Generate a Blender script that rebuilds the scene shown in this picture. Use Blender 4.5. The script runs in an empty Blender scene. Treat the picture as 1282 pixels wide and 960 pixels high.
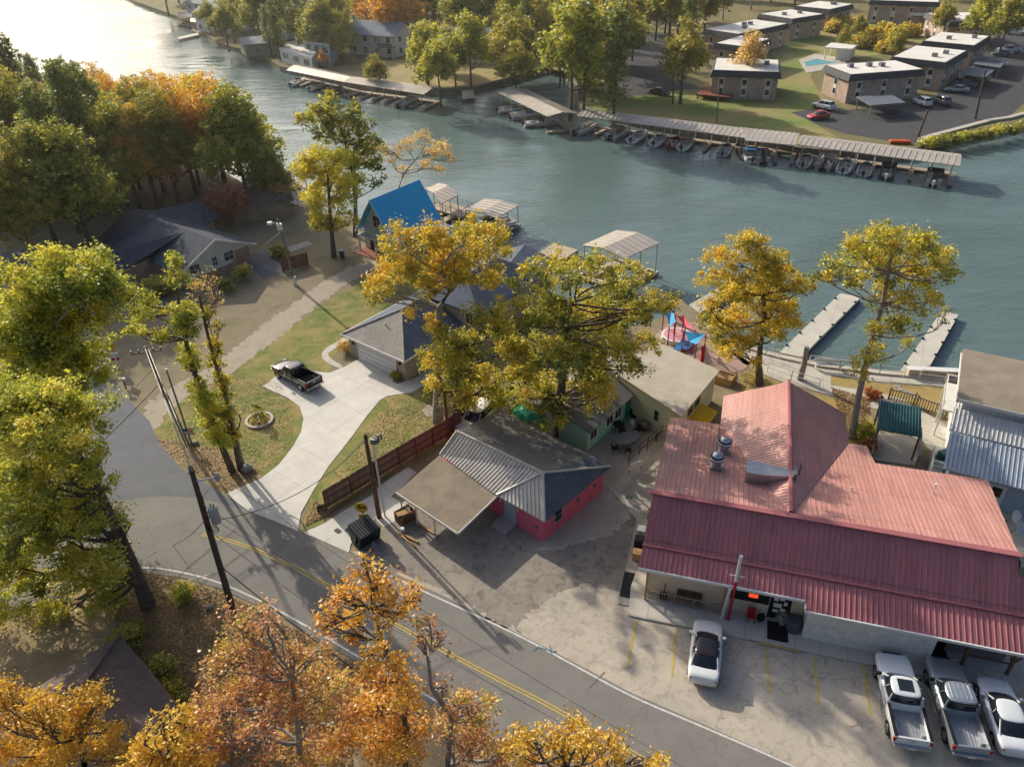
import bpy, math, random
import numpy as np
from mathutils import Vector, Matrix
random.seed(7); RNG = np.random.default_rng(11)
SC = bpy.context.scene
COL = SC.collection
R = math.radians
# ------------------------------------------------------------------ camera and survey of the site
F, H, TH, ROLL, CX, CY = 955.0, 39.8, R(33.8), R(1.5), 641, 480
c_, s_ = math.cos(TH), math.sin(TH); cr_, sr_ = math.cos(ROLL), math.sin(ROLL)
def ray(px, py):
    u = (px-CX)/F; v = -(py-CY)/F
    x = u*cr_+v*sr_; y = -u*sr_+v*cr_
    return (x, c_+y*s_, -s_+y*c_)
def G(px, py, z=0.0):
    """the spot of the site (at height z) surveyed on the photograph"""
    d = ray(px, py); t = (z-H)/d[2]
    return Vector((d[0]*t, d[1]*t, z))
def GP(px, py, y0):
    d = ray(px, py); t = y0/d[1]
    return Vector((d[0]*t, y0, H+d[2]*t)), t
WZ = -1.1   # water level
# ------------------------------------------------------------------ materials
MATS = {}
def newmat(name):
    m = bpy.data.materials.new(name); m.use_nodes = True
    nt = m.node_tree; b = nt.nodes.get('Principled BSDF')
    return m, nt, b
def nd(nt, t, **k):
    n = nt.nodes.new(t)
    for a, v in k.items(): setattr(n, a, v)
    return n
def noise(nt, vec, scale, detail=4, rough=.55, dist=0):
    n = nd(nt, 'ShaderNodeTexNoise'); n.inputs['Scale'].default_value = scale
    n.inputs['Detail'].default_value = detail; n.inputs['Roughness'].default_value = rough
    n.inputs['Distortion'].default_value = dist
    nt.links.new(vec, n.inputs['Vector']); return n.outputs['Fac']
def ramp(nt, fac, stops):
    r = nd(nt, 'ShaderNodeValToRGB'); e = r.color_ramp.elements
    while len(e) < len(stops): e.new(.5)
    for i, (p, c) in enumerate(stops):
        e[i].position = p; e[i].color = (c[0], c[1], c[2], 1) if hasattr(c, '__len__') else (c, c, c, 1)
    nt.links.new(fac, r.inputs['Fac']); return r.outputs['Color']
def mix(nt, fac, a, b, mode='MIX'):
    m = nd(nt, 'ShaderNodeMix', data_type='RGBA', blend_type=mode)
    for k, v in (('Factor', fac), ('A', a), ('B', b)):
        s = [i for i in m.inputs if i.name == k and (i.type == 'RGBA' or k == 'Factor')][0]
        if isinstance(v, (int, float)): s.default_value = v if k == 'Factor' else (v, v, v, 1)
        elif isinstance(v, (tuple, list)): s.default_value = (*v[:3], 1)
        else: nt.links.new(v, s)
    return [o for o in m.outputs if o.type == 'RGBA'][0]
def mth(nt, op, a, b=0.0):
    m = nd(nt, 'ShaderNodeMath', operation=op)
    for i, v in enumerate((a, b)):
        if isinstance(v, (int, float)): m.inputs[i].default_value = v
        else: nt.links.new(v, m.inputs[i])
    return m.outputs[0]
def bump(nt, b, h, strength, dist=.02):
    n = nd(nt, 'ShaderNodeBump'); n.inputs['Strength'].default_value = strength; n.inputs['Distance'].default_value = dist
    nt.links.new(h, n.inputs['Height']); nt.links.new(n.outputs[0], b.inputs['Normal'])
def pos(nt): return nd(nt, 'ShaderNodeNewGeometry').outputs['Position']
def ocoord(nt): return nd(nt, 'ShaderNodeTexCoord').outputs['Object']
def M(name, col, col2=None, rough=.8, metal=0.0, scale=1.5, fine=25, famt=.25, bmp=.0, bsc=30, spec=.3, obj=False, coat=0, lo=.35, hi=.65):
    if name in MATS: return MATS[name]
    m, nt, b = newmat(name)
    v = ocoord(nt) if obj else pos(nt)
    if col2 is None: col2 = tuple(c*.78 for c in col)
    base = mix(nt, ramp(nt, noise(nt, v, scale, 6, .6, .3), [(lo, 0), (hi, 1)]), col, col2)
    f = ramp(nt, noise(nt, v, fine, 3, .7), [(.3, 1-famt), (.7, 1+famt*.0+.0)])
    base = mix(nt, 1.0, base, f, 'MULTIPLY')
    nt.links.new(base, b.inputs['Base Color'])
    b.inputs['Roughness'].default_value = rough; b.inputs['Metallic'].default_value = metal
    b.inputs['Specular IOR Level'].default_value = spec
    if coat: b.inputs['Coat Weight'].default_value = coat; b.inputs['Coat Roughness'].default_value = .08
    if bmp: bump(nt, b, noise(nt, v, bsc, 4), bmp)
    MATS[name] = m; return m
def paint(name, col, rough=.35, metal=0, coat=.6): return M(name, col, tuple(c*.93 for c in col), rough, metal, 1.2, 8, .06, obj=True, coat=coat, spec=.5)
def glassmat(name, col=(.015, .02, .025)):
    if name in MATS: return MATS[name]
    m, nt, b = newmat(name); b.inputs['Base Color'].default_value = (*col, 1); b.inputs['Roughness'].default_value = .06
    b.inputs['Specular IOR Level'].default_value = .7
    MATS[name] = m; return m
def emis(name, col, s):
    m, nt, b = newmat(name); b.inputs['Base Color'].default_value = (*col, 1)
    b.inputs['Emission Color'].default_value = (*col, 1); b.inputs['Emission Strength'].default_value = s; return m
def leafmat(name, cols, trans=.45):
    if name in MATS: return MATS[name]
    m = bpy.data.materials.new(name); m.use_nodes = True; nt = m.node_tree; nt.nodes.clear()
    a = nd(nt, 'ShaderNodeAttribute', attribute_name='tint')
    n = len(cols); col = ramp(nt, a.outputs['Fac'], [((i+.5)/n, cols[i]) for i in range(n)])
    d = nd(nt, 'ShaderNodeBsdfDiffuse'); t = nd(nt, 'ShaderNodeBsdfTranslucent'); g = nd(nt, 'ShaderNodeBsdfGlossy'); g.inputs['Roughness'].default_value = .45
    g.inputs['Color'].default_value = (.8, .85, .9, 1)
    tc = mix(nt, 1.0, col, (1.0, .95, .55), 'MULTIPLY')
    nt.links.new(col, d.inputs[0]); nt.links.new(tc, t.inputs[0])
    mx = nd(nt, 'ShaderNodeMixShader'); mx.inputs[0].default_value = trans; nt.links.new(d.outputs[0], mx.inputs[1]); nt.links.new(t.outputs[0], mx.inputs[2])
    m2 = nd(nt, 'ShaderNodeMixShader'); m2.inputs[0].default_value = .035; nt.links.new(mx.outputs[0], m2.inputs[1]); nt.links.new(g.outputs[0], m2.inputs[2])
    o = nd(nt, 'ShaderNodeOutputMaterial'); nt.links.new(m2.outputs[0], o.inputs[0])
    MATS[name] = m; return m
# ------------------------------------------------------------------ mesh builder
class Fr:
    def __init__(s, x=0, y=0, deg=0, z=0): s.o = Vector((x, y, z)); a = R(deg); s.u = Vector((math.cos(a), math.sin(a), 0)); s.v = Vector((-s.u.y, s.u.x, 0)); s.deg = deg
    def p(s, u, v, z=0): return s.o+s.u*u+s.v*v+Vector((0, 0, z))
    def inv(s, w): d = w-s.o; return d.dot(s.u), d.dot(s.v), d.z
ID = Fr()
class MB:
    def __init__(s, fr=ID): s.v = []; s.f = []; s.m = []; s.fr = fr; s.mi = 0
    def V(s, p): s.v.append(tuple(s.fr.p(*p)) if not isinstance(p, Vector) or s.fr is ID else tuple(s.fr.p(p[0], p[1], p[2]))); return len(s.v)-1
    def face(s, pts): s.f.append([s.V(p) for p in pts]); s.m.append(s.mi)
    def box(s, u0, u1, v0, v1, z0, z1):
        i = [s.V(p) for p in ((u0, v0, z0), (u1, v0, z0), (u1, v1, z0), (u0, v1, z0), (u0, v0, z1), (u1, v0, z1), (u1, v1, z1), (u0, v1, z1))]
        for q in ((3, 2, 1, 0), (4, 5, 6, 7), (0, 1, 5, 4), (1, 2, 6, 5), (2, 3, 7, 6), (3, 0, 4, 7)):
            s.f.append([i[k] for k in q]); s.m.append(s.mi)
        return s
    def cbox(s, c, sz, rot=0, tilt=0):
        """box centred on c, turned about z and pitched about its own u axis"""
        m = Matrix.Translation(Vector(c)) @ Matrix.Rotation(rot, 4, 'Z') @ Matrix.Rotation(tilt, 4, 'X')
        x, y, z = (k/2 for k in sz)
        i = [s.V(tuple(m @ Vector(p))) for p in ((-x, -y, -z), (x, -y, -z), (x, y, -z), (-x, y, -z), (-x, -y, z), (x, -y, z), (x, y, z), (-x, y, z))]
        for q in ((3, 2, 1, 0), (4, 5, 6, 7), (0, 1, 5, 4), (1, 2, 6, 5), (2, 3, 7, 6), (3, 0, 4, 7)):
            s.f.append([i[k] for k in q]); s.m.append(s.mi)
        return s
    def prism(s, pts, z0, z1):
        n = len(pts); a = [s.V((p[0], p[1], z0)) for p in pts]; b = [s.V((p[0], p[1], z1)) for p in pts]
        s.f.append(b); s.m.append(s.mi); s.f.append(a[::-1]); s.m.append(s.mi)
        for k in range(n): s.f.append([a[k], a[(k+1) % n], b[(k+1) % n], b[k]]); s.m.append(s.mi)
        return s
    def slab(s, pts, t):
        """any flat polygon given a thickness downwards"""
        n = len(pts); a = [s.V((p[0], p[1], p[2])) for p in pts]; b = [s.V((p[0], p[1], p[2]-t)) for p in pts]
        s.f.append(a); s.m.append(s.mi); s.f.append(b[::-1]); s.m.append(s.mi)
        for k in range(n): s.f.append([b[k], b[(k+1) % n], a[(k+1) % n], a[k]]); s.m.append(s.mi)
        return s
    def tube(s, pts, rad, n=8, cap=True):
        pts = [Vector(p) for p in pts]
        if isinstance(rad, (int, float)): rad = [rad]*len(pts)
        rings = []
        for i, p in enumerate(pts):
            d = (pts[min(i+1, len(pts)-1)]-pts[max(i-1, 0)]).normalized()
            a = Vector((0, 0, 1)) if abs(d.z) < .9 else Vector((1, 0, 0))
            e = d.cross(a).normalized(); g = d.cross(e).normalized()
            rings.append([s.V(tuple(p+(e*math.cos(2*math.pi*k/n)+g*math.sin(2*math.pi*k/n))*rad[i])) for k in range(n)])
        for a, b in zip(rings, rings[1:]):
            for k in range(n): s.f.append([a[k], b[k], b[(k+1) % n], a[(k+1) % n]]); s.m.append(s.mi)
        if cap: s.f.append(rings[0]); s.f.append(rings[-1][::-1]); s.m += [s.mi]*2
        return s
    def cyl(s, c, r, z0, z1, n=16, r1=None): return s.tube([(c[0], c[1], z0), (c[0], c[1], z1)], [r, r if r1 is None else r1], n)
    def lathe(s, c, prof, n=20): return s.tube([(c[0], c[1], z+i*1e-5) for i, (r, z) in enumerate(prof)], [r for r, z in prof], n)
    def loft(s, rings, close=True, caps=True):
        idx = [[s.V(tuple(p)) for p in r] for r in rings]; n = len(rings[0])
        for a, b in zip(idx, idx[1:]):
            for k in range(n if close else n-1): s.f.append([a[k], a[(k+1) % n], b[(k+1) % n], b[k]]); s.m.append(s.mi)
        if caps: s.f.append(idx[0][::-1]); s.f.append(idx[-1]); s.m += [s.mi]*2
        return s
    def sphere(s, c, r, n=12, m=8, sz=1):
        rings = []
        for i in range(m+1):
            t = math.pi*i/m; rr = max(r*math.sin(t), 1e-3)
            rings.append([(c[0]+rr*math.cos(2*math.pi*k/n), c[1]+rr*math.sin(2*math.pi*k/n), c[2]-r*sz*math.cos(t)) for k in range(n)])
        return s.loft(rings)
    def seams(s, pts, spacing, w=.045, h=.04, along=None, inset=.03):
        """raised standing seams down a sloped flat panel"""
        P = [Vector(p) for p in pts]; n = Vector((0, 0, 0))
        for i in range(1, len(P)-1): n += (P[i]-P[0]).cross(P[i+1]-P[0])
        n.normalize()
        if n.z < 0: n = -n
        if along is None:
            d = Vector((0, 0, -1)); d = (d-n*d.dot(n)).normalized()
        else: d = Vector(along); d = (d-n*d.dot(n)).normalized()
        a = n.cross(d).normalized(); q = [((p-P[0]).dot(a), (p-P[0]).dot(d)) for p in P]
        lo, hi = min(x for x, y in q), max(x for x, y in q)
        k = lo+spacing*.5
        while k < hi:
            ys = []
            for i in range(len(q)):
                (x0, y0), (x1, y1) = q[i], q[(i+1) % len(q)]
                if (x0 <= k) != (x1 <= k): ys.append(y0+(y1-y0)*(k-x0)/(x1-x0))
            ys.sort()
            for y0, y1 in zip(ys[::2], ys[1::2]):
                if y1-y0 < .15: continue
                y0 += inset; y1 -= inset
                A = P[0]+a*k+d*y0; B = P[0]+a*k+d*y1
                r = [[A+a*(-w)+n*.001, A-a*w*.45+n*h, A+a*w*.45+n*h, A+a*w+n*.001], [B+a*(-w)+n*.001, B-a*w*.45+n*h, B+a*w*.45+n*h, B+a*w+n*.001]]
                s.loft(r, close=False, caps=True)
            k += spacing
        return s
    def build(s, name, mat, parent=None, smooth=False, label=None, kind=None, bevel=0, sub=0):
        me = bpy.data.meshes.new(name); me.from_pydata(s.v, [], s.f); 
        for m in (mat if isinstance(mat, (list, tuple)) else [mat]): me.materials.append(m)
        if any(s.m): me.polygons.foreach_set('material_index', s.m)
        if smooth: me.polygons.foreach_set('use_smooth', [True]*len(me.polygons))
        me.update()
        o = bpy.data.objects.new(name, me); COL.objects.link(o)
        if sub:
            me.polygons.foreach_set('use_smooth', [True]*len(me.polygons)); md = o.modifiers.new('s', 'SUBSURF'); md.levels = md.render_levels = sub
        if smooth:
            try:
                md = o.modifiers.new('n', 'EDGE_SPLIT'); md.split_angle = R(40)
            except Exception: pass
        if bevel:
            md = o.modifiers.new('b', 'BEVEL'); md.width = bevel; md.segments = 2; md.limit_method = 'ANGLE'
        if parent is not None:
            o.parent = parent; w = Vector((0, 0, 0)); q = parent
            while q is not None: w += q.location; q = q.parent
            o.location = -w
        if label: o['label'] = label
        if kind: o['kind'] = kind
        return o
def root(name, label, cat, loc=(0, 0, 0), group=None):
    o = bpy.data.objects.new(name, None); COL.objects.link(o); o.location = loc; o.empty_display_size = .5
    o['label'] = label; o['category'] = cat
    if group: o['group'] = group
    return o
def tag(o, label, cat, group=None):
    o['label'] = label; o['category'] = cat
    if group: o['group'] = group
    return o
KIDS = {}
def kids(o):
    return [c for c in bpy.data.objects if c.parent is o]
def copy_tree(o, parent=None, ch=None):
    c = o.copy(); COL.objects.link(c); c.parent = parent
    key = o.name
    if key not in KIDS: KIDS[key] = kids(o)
    for k in KIDS[key]: copy_tree(k, c)
    return c
def place(o, loc, rz=0, sc=1, label=None):
    o.location = loc; o.rotation_euler = (0, 0, rz); o.scale = (sc, sc, sc) if isinstance(sc, (int, float)) else sc
    if label: o['label'] = label
    return o
def smoothpoly(pts, it=2):
    for _ in range(it):
        q = []
        for i in range(len(pts)):
            a, b = pts[i], pts[(i+1) % len(pts)]
            q += [a*.75+b*.25, a*.25+b*.75]
        pts = q
    return pts
def rough_edge(pts, step, amp):
    q = []
    for i in range(len(pts)):
        a, b = pts[i], pts[(i+1) % len(pts)]; L = (b-a).length; n = max(1, int(L/step))
        for k in range(n):
            p = a.lerp(b, k/n); q.append(Vector((p.x+random.gauss(0, amp), p.y+random.gauss(0, amp), p.z)))
    return q
def sheet(name, px, mat, level=1, smooth=0, rough=None, world=None, skirt=0, parent=None):
    P = [G(*p) for p in px] if world is None else [Vector((p[0], p[1], 0)) for p in world]
    if smooth: P = smoothpoly(P, smooth)
    if rough: P = rough_edge(P, *rough)
    z = .006*level
    import mathutils.geometry as mg
    P = [Vector((p.x, p.y, z)) for p in P]
    tri = mg.tessellate_polygon([P])
    b = MB()
    for p in P: b.V((p.x, p.y, z))
    for t in tri:
        a, c, d = (P[i] for i in t)
        nz = (c-a).cross(d-a).z
        b.f.append(list(t) if nz > 0 else list(t)[::-1]); b.m.append(0)
    if skirt:
        n = len(P)
        for i in range(n):
            a, c = P[i], P[(i+1) % n]; b.face([a, c, Vector((c.x, c.y, z-skirt)), Vector((a.x, a.y, z-skirt))])
    return b.build(name, mat, parent, kind='structure')
# ------------------------------------------------------------------ material library
def asphalt(name, c1, c2, stain=.35, crack=.5):
    m, nt, b = newmat(name); v = pos(nt)
    base = mix(nt, ramp(nt, noise(nt, v, .35, 6, .6, .5), [(.3, 0), (.7, 1)]), c1, c2)
    base = mix(nt, 1, base, ramp(nt, noise(nt, v, 40, 3, .8), [(.25, .72), (.75, 1.15)]), 'MULTIPLY')
    base = mix(nt, 1, base, ramp(nt, noise(nt, v, 1.3, 7, .75, 1.0), [(.30, 1-stain), (.52, 1)]), 'MULTIPLY')
    vo = nd(nt, 'ShaderNodeTexVoronoi', feature='DISTANCE_TO_EDGE'); vo.inputs['Scale'].default_value = .33
    dv = nd(nt, 'ShaderNodeVectorMath', operation='ADD'); nz = nd(nt, 'ShaderNodeTexNoise'); nz.inputs['Scale'].default_value = 1.2; nz.inputs['Detail'].default_value = 6
    nt.links.new(v, nz.inputs['Vector']); nt.links.new(v, dv.inputs[0]); nt.links.new(nz.outputs['Color'], dv.inputs[1]); nt.links.new(dv.outputs[0], vo.inputs['Vector'])
    cm = mth(nt, 'MULTIPLY', ramp(nt, vo.outputs['Distance'], [(.0, 1), (.014, 0)]), ramp(nt, noise(nt, v, .16, 2), [(.48, 0), (.6, 1)]))
    base = mix(nt, mth(nt, 'MULTIPLY', cm, crack), base, (.03, .028, .026))
    nt.links.new(base, b.inputs['Base Color']); b.inputs['Roughness'].default_value = .9; b.inputs['Specular IOR Level'].default_value = .25
    bump(nt, b, noise(nt, v, 60, 3), .35, .01)
    return m
def concrete(name, c1, joint=3.0, deg=0):
    m, nt, b = newmat(name); v = pos(nt)
    base = mix(nt, ramp(nt, noise(nt, v, .6, 6, .65, .4), [(.3, 0), (.7, 1)]), c1, tuple(k*.8 for k in c1))
    base = mix(nt, 1, base, ramp(nt, noise(nt, v, 30, 3, .7), [(.3, .88), (.7, 1.05)]), 'MULTIPLY')
    if joint:
        mp = nd(nt, 'ShaderNodeMapping'); mp.inputs['Rotation'].default_value = (0, 0, R(-deg)); nt.links.new(v, mp.inputs[0])
        br = nd(nt, 'ShaderNodeTexBrick', offset=0.0); br.inputs['Scale'].default_value = 1; br.inputs['Brick Width'].default_value = joint; br.inputs['Row Height'].default_value = joint
        br.inputs['Mortar Size'].default_value = .018; br.inputs['Mortar Smooth'].default_value = .3; br.inputs['Color1'].default_value = (1, 1, 1, 1); br.inputs['Color2'].default_value = (.93, .93, .93, 1); br.inputs['Mortar'].default_value = (.55, .53, .5, 1)
        nt.links.new(mp.outputs[0], br.inputs['Vector']); base = mix(nt, 1, base, br.outputs['Color'], 'MULTIPLY')
    nt.links.new(base, b.inputs['Base Color']); b.inputs['Roughness'].default_value = .85
    bump(nt, b, noise(nt, v, 25, 4), .15, .01)
    return m
def groundmat(name, cols, sc=.25, litter=None, lscale=5, ldens=.5, thr=.18):
    m, nt, b = newmat(name); v = pos(nt); n = len(cols)
    base = ramp(nt, noise(nt, v, sc, 8, .68, .6), [(.25+.5*i/(max(n-1, 1)), cols[i]) for i in range(n)])
    base = mix(nt, 1, base, ramp(nt, noise(nt, v, 9, 5, .8), [(.25, .6), (.72, 1.2)]), 'MULTIPLY')
    if litter:
        vo = nd(nt, 'ShaderNodeTexVoronoi'); vo.inputs['Scale'].default_value = lscale; nt.links.new(v, vo.inputs['Vector'])
        sel = mth(nt, 'MULTIPLY', ramp(nt, vo.outputs['Distance'], [(thr, 1), (thr+.1, 0)]), ramp(nt, noise(nt, v, .5, 4, .7), [(.5-ldens*.25, 0), (.62, 1)]))
        lc = ramp(nt, vo.outputs['Color'], [(.2, litter[0]), (.5, litter[1]), (.8, litter[2])])
        base = mix(nt, sel, base, lc)
    nt.links.new(base, b.inputs['Base Color']); b.inputs['Roughness'].default_value = .95; b.inputs['Specular IOR Level'].default_value = .1
    bump(nt, b, noise(nt, v, 14, 6, .75), .6, .06)
    return m
def shingle(name, c1, c2, deg=0, row=.16):
    m, nt, b = newmat(name); v = pos(nt)
    mp = nd(nt, 'ShaderNodeMapping'); mp.inputs['Rotation'].default_value = (0, 0, R(-deg)); nt.links.new(v, mp.inputs[0])
    br = nd(nt, 'ShaderNodeTexBrick'); br.inputs['Scale'].default_value = 1; br.inputs['Brick Width'].default_value = .35; br.inputs['Row Height'].default_value = row
    br.inputs['Mortar Size'].default_value = .012; br.inputs['Color1'].default_value = (*c1, 1); br.inputs['Color2'].default_value = (*c2, 1); br.inputs['Mortar'].default_value = tuple(k*.45 for k in c1)+(1,)
    nt.links.new(mp.outputs[0], br.inputs['Vector'])
    base = mix(nt, 1, br.outputs['Color'], ramp(nt, noise(nt, v, .7, 6, .7, .5), [(.3, .72), (.7, 1.12)]), 'MULTIPLY')
    base = mix(nt, 1, base, ramp(nt, noise(nt, v, 22, 3, .8), [(.3, .75), (.7, 1.15)]), 'MULTIPLY')
    nt.links.new(base, b.inputs['Base Color']); b.inputs['Roughness'].default_value = .9; b.inputs['Specular IOR Level'].default_value = .2
    bump(nt, b, noise(nt, v, 20, 3), .3, .02)
    return m
def brickmat(name, c1, c2, mort=(.35, .32, .28), sc=1):
    m, nt, b = newmat(name); v = pos(nt)
    sx = nd(nt, 'ShaderNodeSeparateXYZ'); nt.links.new(v, sx.inputs[0])
    cb = nd(nt, 'ShaderNodeCombineXYZ'); nt.links.new(mth(nt, 'ADD', sx.outputs[0], sx.outputs[1]), cb.inputs[0]); nt.links.new(sx.outputs[2], cb.inputs[1])
    br = nd(nt, 'ShaderNodeTexBrick'); br.inputs['Scale'].default_value = sc; br.inputs['Brick Width'].default_value = .42; br.inputs['Row Height'].default_value = .14
    br.inputs['Mortar Size'].default_value = .015; br.inputs['Color1'].default_value = (*c1, 1); br.inputs['Color2'].default_value = (*c2, 1); br.inputs['Mortar'].default_value = (*mort, 1)
    nt.links.new(cb.outputs[0], br.inputs['Vector'])
    base = mix(nt, 1, br.outputs['Color'], ramp(nt, noise(nt, v, .8, 6, .7), [(.3, .7), (.7, 1.2)]), 'MULTIPLY')
    nt.links.new(base, b.inputs['Base Color']); b.inputs['Roughness'].default_value = .9
    return m
def planks(name, c1, c2, width, vertical=True, rough=.8, gap=.5):
    """boarded surface; boards follow the height (siding) or the horizontal run (fence)"""
    m, nt, b = newmat(name); v = pos(nt)
    sx = nd(nt, 'ShaderNodeSeparateXYZ'); nt.links.new(v, sx.inputs[0])
    k = mth(nt, 'MULTIPLY', sx.outputs[2] if not vertical else mth(nt, 'ADD', sx.outputs[0], mth(nt, 'MULTIPLY', sx.outputs[1], .83)), 1/width)
    fr = mth(nt, 'FRACT', k); fl = mth(nt, 'FLOOR', k)
    wn = nd(nt, 'ShaderNodeTexWhiteNoise', noise_dimensions='1D'); nt.links.new(fl, wn.inputs['W'])
    base = mix(nt, mth(nt, 'MULTIPLY', wn.outputs['Value'], 1.0), c1, c2)
    base = mix(nt, 1, base, ramp(nt, fr, [(.0, gap), (.08, 1), (.95, 1)]), 'MULTIPLY')
    base = mix(nt, 1, base, ramp(nt, noise(nt, v, 2.5, 6, .75, .8), [(.3, .7), (.7, 1.1)]), 'MULTIPLY')
    nt.links.new(base, b.inputs['Base Color']); b.inputs['Roughness'].default_value = rough
    return m
ASPH = asphalt('lot_asphalt', (.56, .485, .39), (.42, .375, .31), .4, .4)
ROAD = asphalt('road_asphalt', (.25, .232, .208), (.205, .195, .18), .15, .3)
ROADB = asphalt('side_road_asphalt', (.165, .17, .185), (.14, .145, .16), .15, .3)
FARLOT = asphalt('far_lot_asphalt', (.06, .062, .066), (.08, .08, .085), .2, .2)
CONC = concrete('driveway_concrete', (.68, .65, .59), 3.2, -38)
CONC2 = concrete('walk_concrete', (.56, .52, .45), 1.5, -17)
CONC3 = concrete('old_concrete', (.44, .40, .34), 0)
SEAW = concrete('seawall_concrete', (.55, .50, .42), 4, 0)
YPAINT = M('yellow_paint', (.75, .54, .08), (.58, .44, .14), .8, scale=6, fine=20, famt=.5)
WPAINT = M('white_line_paint', (.82, .80, .75), (.58, .56, .52), .8, scale=5, fine=18, famt=.4)
LOCP = M('faded_white_paint', (.36, .34, .31), (.2, .19, .17), .8, scale=9, fine=30, famt=.5)
BLUEP = M('blue_survey_paint', (.10, .28, .42), (.14, .2, .24), .8, scale=9)
SOIL = groundmat('leafy_soil', [(.20, .15, .09), (.34, .26, .155), (.44, .34, .19)], .35, [(.40, .24, .07), (.28, .15, .05), (.45, .34, .14)], 6, .6, .22)
DIRT = groundmat('dirt_track', [(.28, .22, .16), (.37, .30, .22), (.24, .185, .13)], .5)
BROWN = groundmat('brown_yard', [(.20, .175, .115), (.29, .24, .165), (.16, .165, .075)], .2, [(.3, .2, .07), (.25, .14, .05), (.36, .28, .12)], 5, .4)
LAWN = groundmat('lawn_grass', [(.10, .15, .04), (.18, .215, .065), (.33, .27, .11), (.40, .31, .15)], .42, [(.4, .3, .08), (.3, .2, .06), (.42, .36, .15)], 4, .2, .1)
FARLAWN = groundmat('far_lawn_grass', [(.13, .19, .05), (.2, .26, .07), (.36, .29, .13), (.18, .19, .07)], .06)
DRYLAWN = groundmat('dry_lawn_grass', [(.34, .25, .09), (.40, .30, .12), (.24, .19, .08)], .5, [(.4, .26, .08), (.3, .17, .06), (.42, .36, .15)], 5, .4)
def watermat():
    m, nt, b = newmat('lake_water'); v = pos(nt)
    base = mix(nt, ramp(nt, noise(nt, v, .018, 3, .6, .5), [(.35, 0), (.65, 1)]), (.098, .146, .132), (.126, .186, .188))
    nt.links.new(base, b.inputs['Base Color']); b.inputs['IOR'].default_value = 1.33
    b.inputs['Specular IOR Level'].default_value = .65
    mp = nd(nt, 'ShaderNodeMapping'); mp.inputs['Rotation'].default_value = (0, 0, R(25)); mp.inputs['Scale'].default_value = (.55, 1.3, 1); nt.links.new(v, mp.inputs[0])
    wind = ramp(nt, noise(nt, mp.outputs[0], .035, 4, .6, 1.2), [(.36, .12), (.62, 1)])
    nt.links.new(mth(nt, 'ADD', mth(nt, 'MULTIPLY', wind, .10), .05), b.inputs['Roughness'])
    h = mth(nt, 'ADD', mth(nt, 'MULTIPLY', noise(nt, mp.outputs[0], 1.3, 4, .62, .8), wind), mth(nt, 'MULTIPLY', noise(nt, mp.outputs[0], .25, 3, .5), 1.3))
    n = nd(nt, 'ShaderNodeBump'); n.inputs['Strength'].default_value = .6; n.inputs['Distance'].default_value = .27
    nt.links.new(h, n.inputs['Height']); nt.links.new(n.outputs[0], b.inputs['Normal'])
    return m
WATER = watermat()
def roofmetal(name, c1, c2, deg, panel=.93, lap=3.6, rough=.42):
    """coated roof sheets: slight tone changes from sheet to sheet, rain streaks down the slope, laps across it"""
    m, nt, b = newmat(name); v = pos(nt)
    mp = nd(nt, 'ShaderNodeMapping', vector_type='TEXTURE'); mp.inputs['Rotation'].default_value = (0, 0, R(deg)); nt.links.new(v, mp.inputs[0])
    sx = nd(nt, 'ShaderNodeSeparateXYZ'); nt.links.new(mp.outputs[0], sx.inputs[0])
    wn = nd(nt, 'ShaderNodeTexWhiteNoise', noise_dimensions='1D'); nt.links.new(mth(nt, 'FLOOR', mth(nt, 'DIVIDE', sx.outputs[0], panel)), wn.inputs['W'])
    base = mix(nt, ramp(nt, noise(nt, v, .25, 6, .65, .6), [(.3, 0), (.7, 1)]), c1, c2)
    base = mix(nt, 1, base, ramp(nt, wn.outputs['Value'], [(0, .90), (1, 1.04)]), 'MULTIPLY')
    st = nd(nt, 'ShaderNodeMapping'); st.inputs['Scale'].default_value = (5.5, .35, 1); nt.links.new(mp.outputs[0], st.inputs[0])
    base = mix(nt, 1, base, ramp(nt, noise(nt, st.outputs[0], 1, 5, .7), [(.28, .74), (.6, 1.03)]), 'MULTIPLY')
    base = mix(nt, 1, base, ramp(nt, mth(nt, 'FRACT', mth(nt, 'DIVIDE', sx.outputs[1], lap)), [(.0, .62), (.012, .62), (.02, 1)]), 'MULTIPLY')
    vo = nd(nt, 'ShaderNodeTexVoronoi'); vo.inputs['Scale'].default_value = 2.2; nt.links.new(v, vo.inputs['Vector'])
    base = mix(nt, mth(nt, 'MULTIPLY', ramp(nt, vo.outputs['Distance'], [(.045, 1), (.07, 0)]), ramp(nt, noise(nt, v, .4, 3), [(.52, 0), (.62, .8)])), base, (.30, .19, .08))
    nt.links.new(base, b.inputs['Base Color']); b.inputs['Roughness'].default_value = rough; b.inputs['Specular IOR Level'].default_value = .5
    return m
REDR = roofmetal('red_metal_roof', (.61, .30, .25), (.51, .245, .21), -17)
GALV = M('galvanised_roof', (.66, .61, .53), (.54, .50, .43), .5, .15, .8, 10, .25, spec=.5)
GALVD = M('dull_roof_metal', (.22, .215, .21), (.17, .17, .17), .6, .1, .8, 10, .2)
WHITEM = M('white_metal', (.70, .69, .66), (.60, .59, .56), .5, .1, 1, 14, .12)
BLUEM = M('blue_grey_metal_roof', (.42, .47, .53), (.36, .41, .47), .45, .2, 1, 12, .1)
TEALM = M('teal_metal_roof', (.035, .125, .135), (.03, .10, .11), .45, .1, 1, 12, .2)
CYAN = M('bright_blue_roof', (.05, .50, .82), (.045, .46, .78), .45, 0, .5, 8, .06)
TANF = M('tan_felt_roof', (.36, .30, .23), (.28, .235, .18), .9, 0, .8, 12, .25, bmp=.2)
BEIGEF = M('cream_flat_roof', (.56, .50, .41), (.47, .42, .34), .85, 0, .7, 12, .15)
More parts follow.
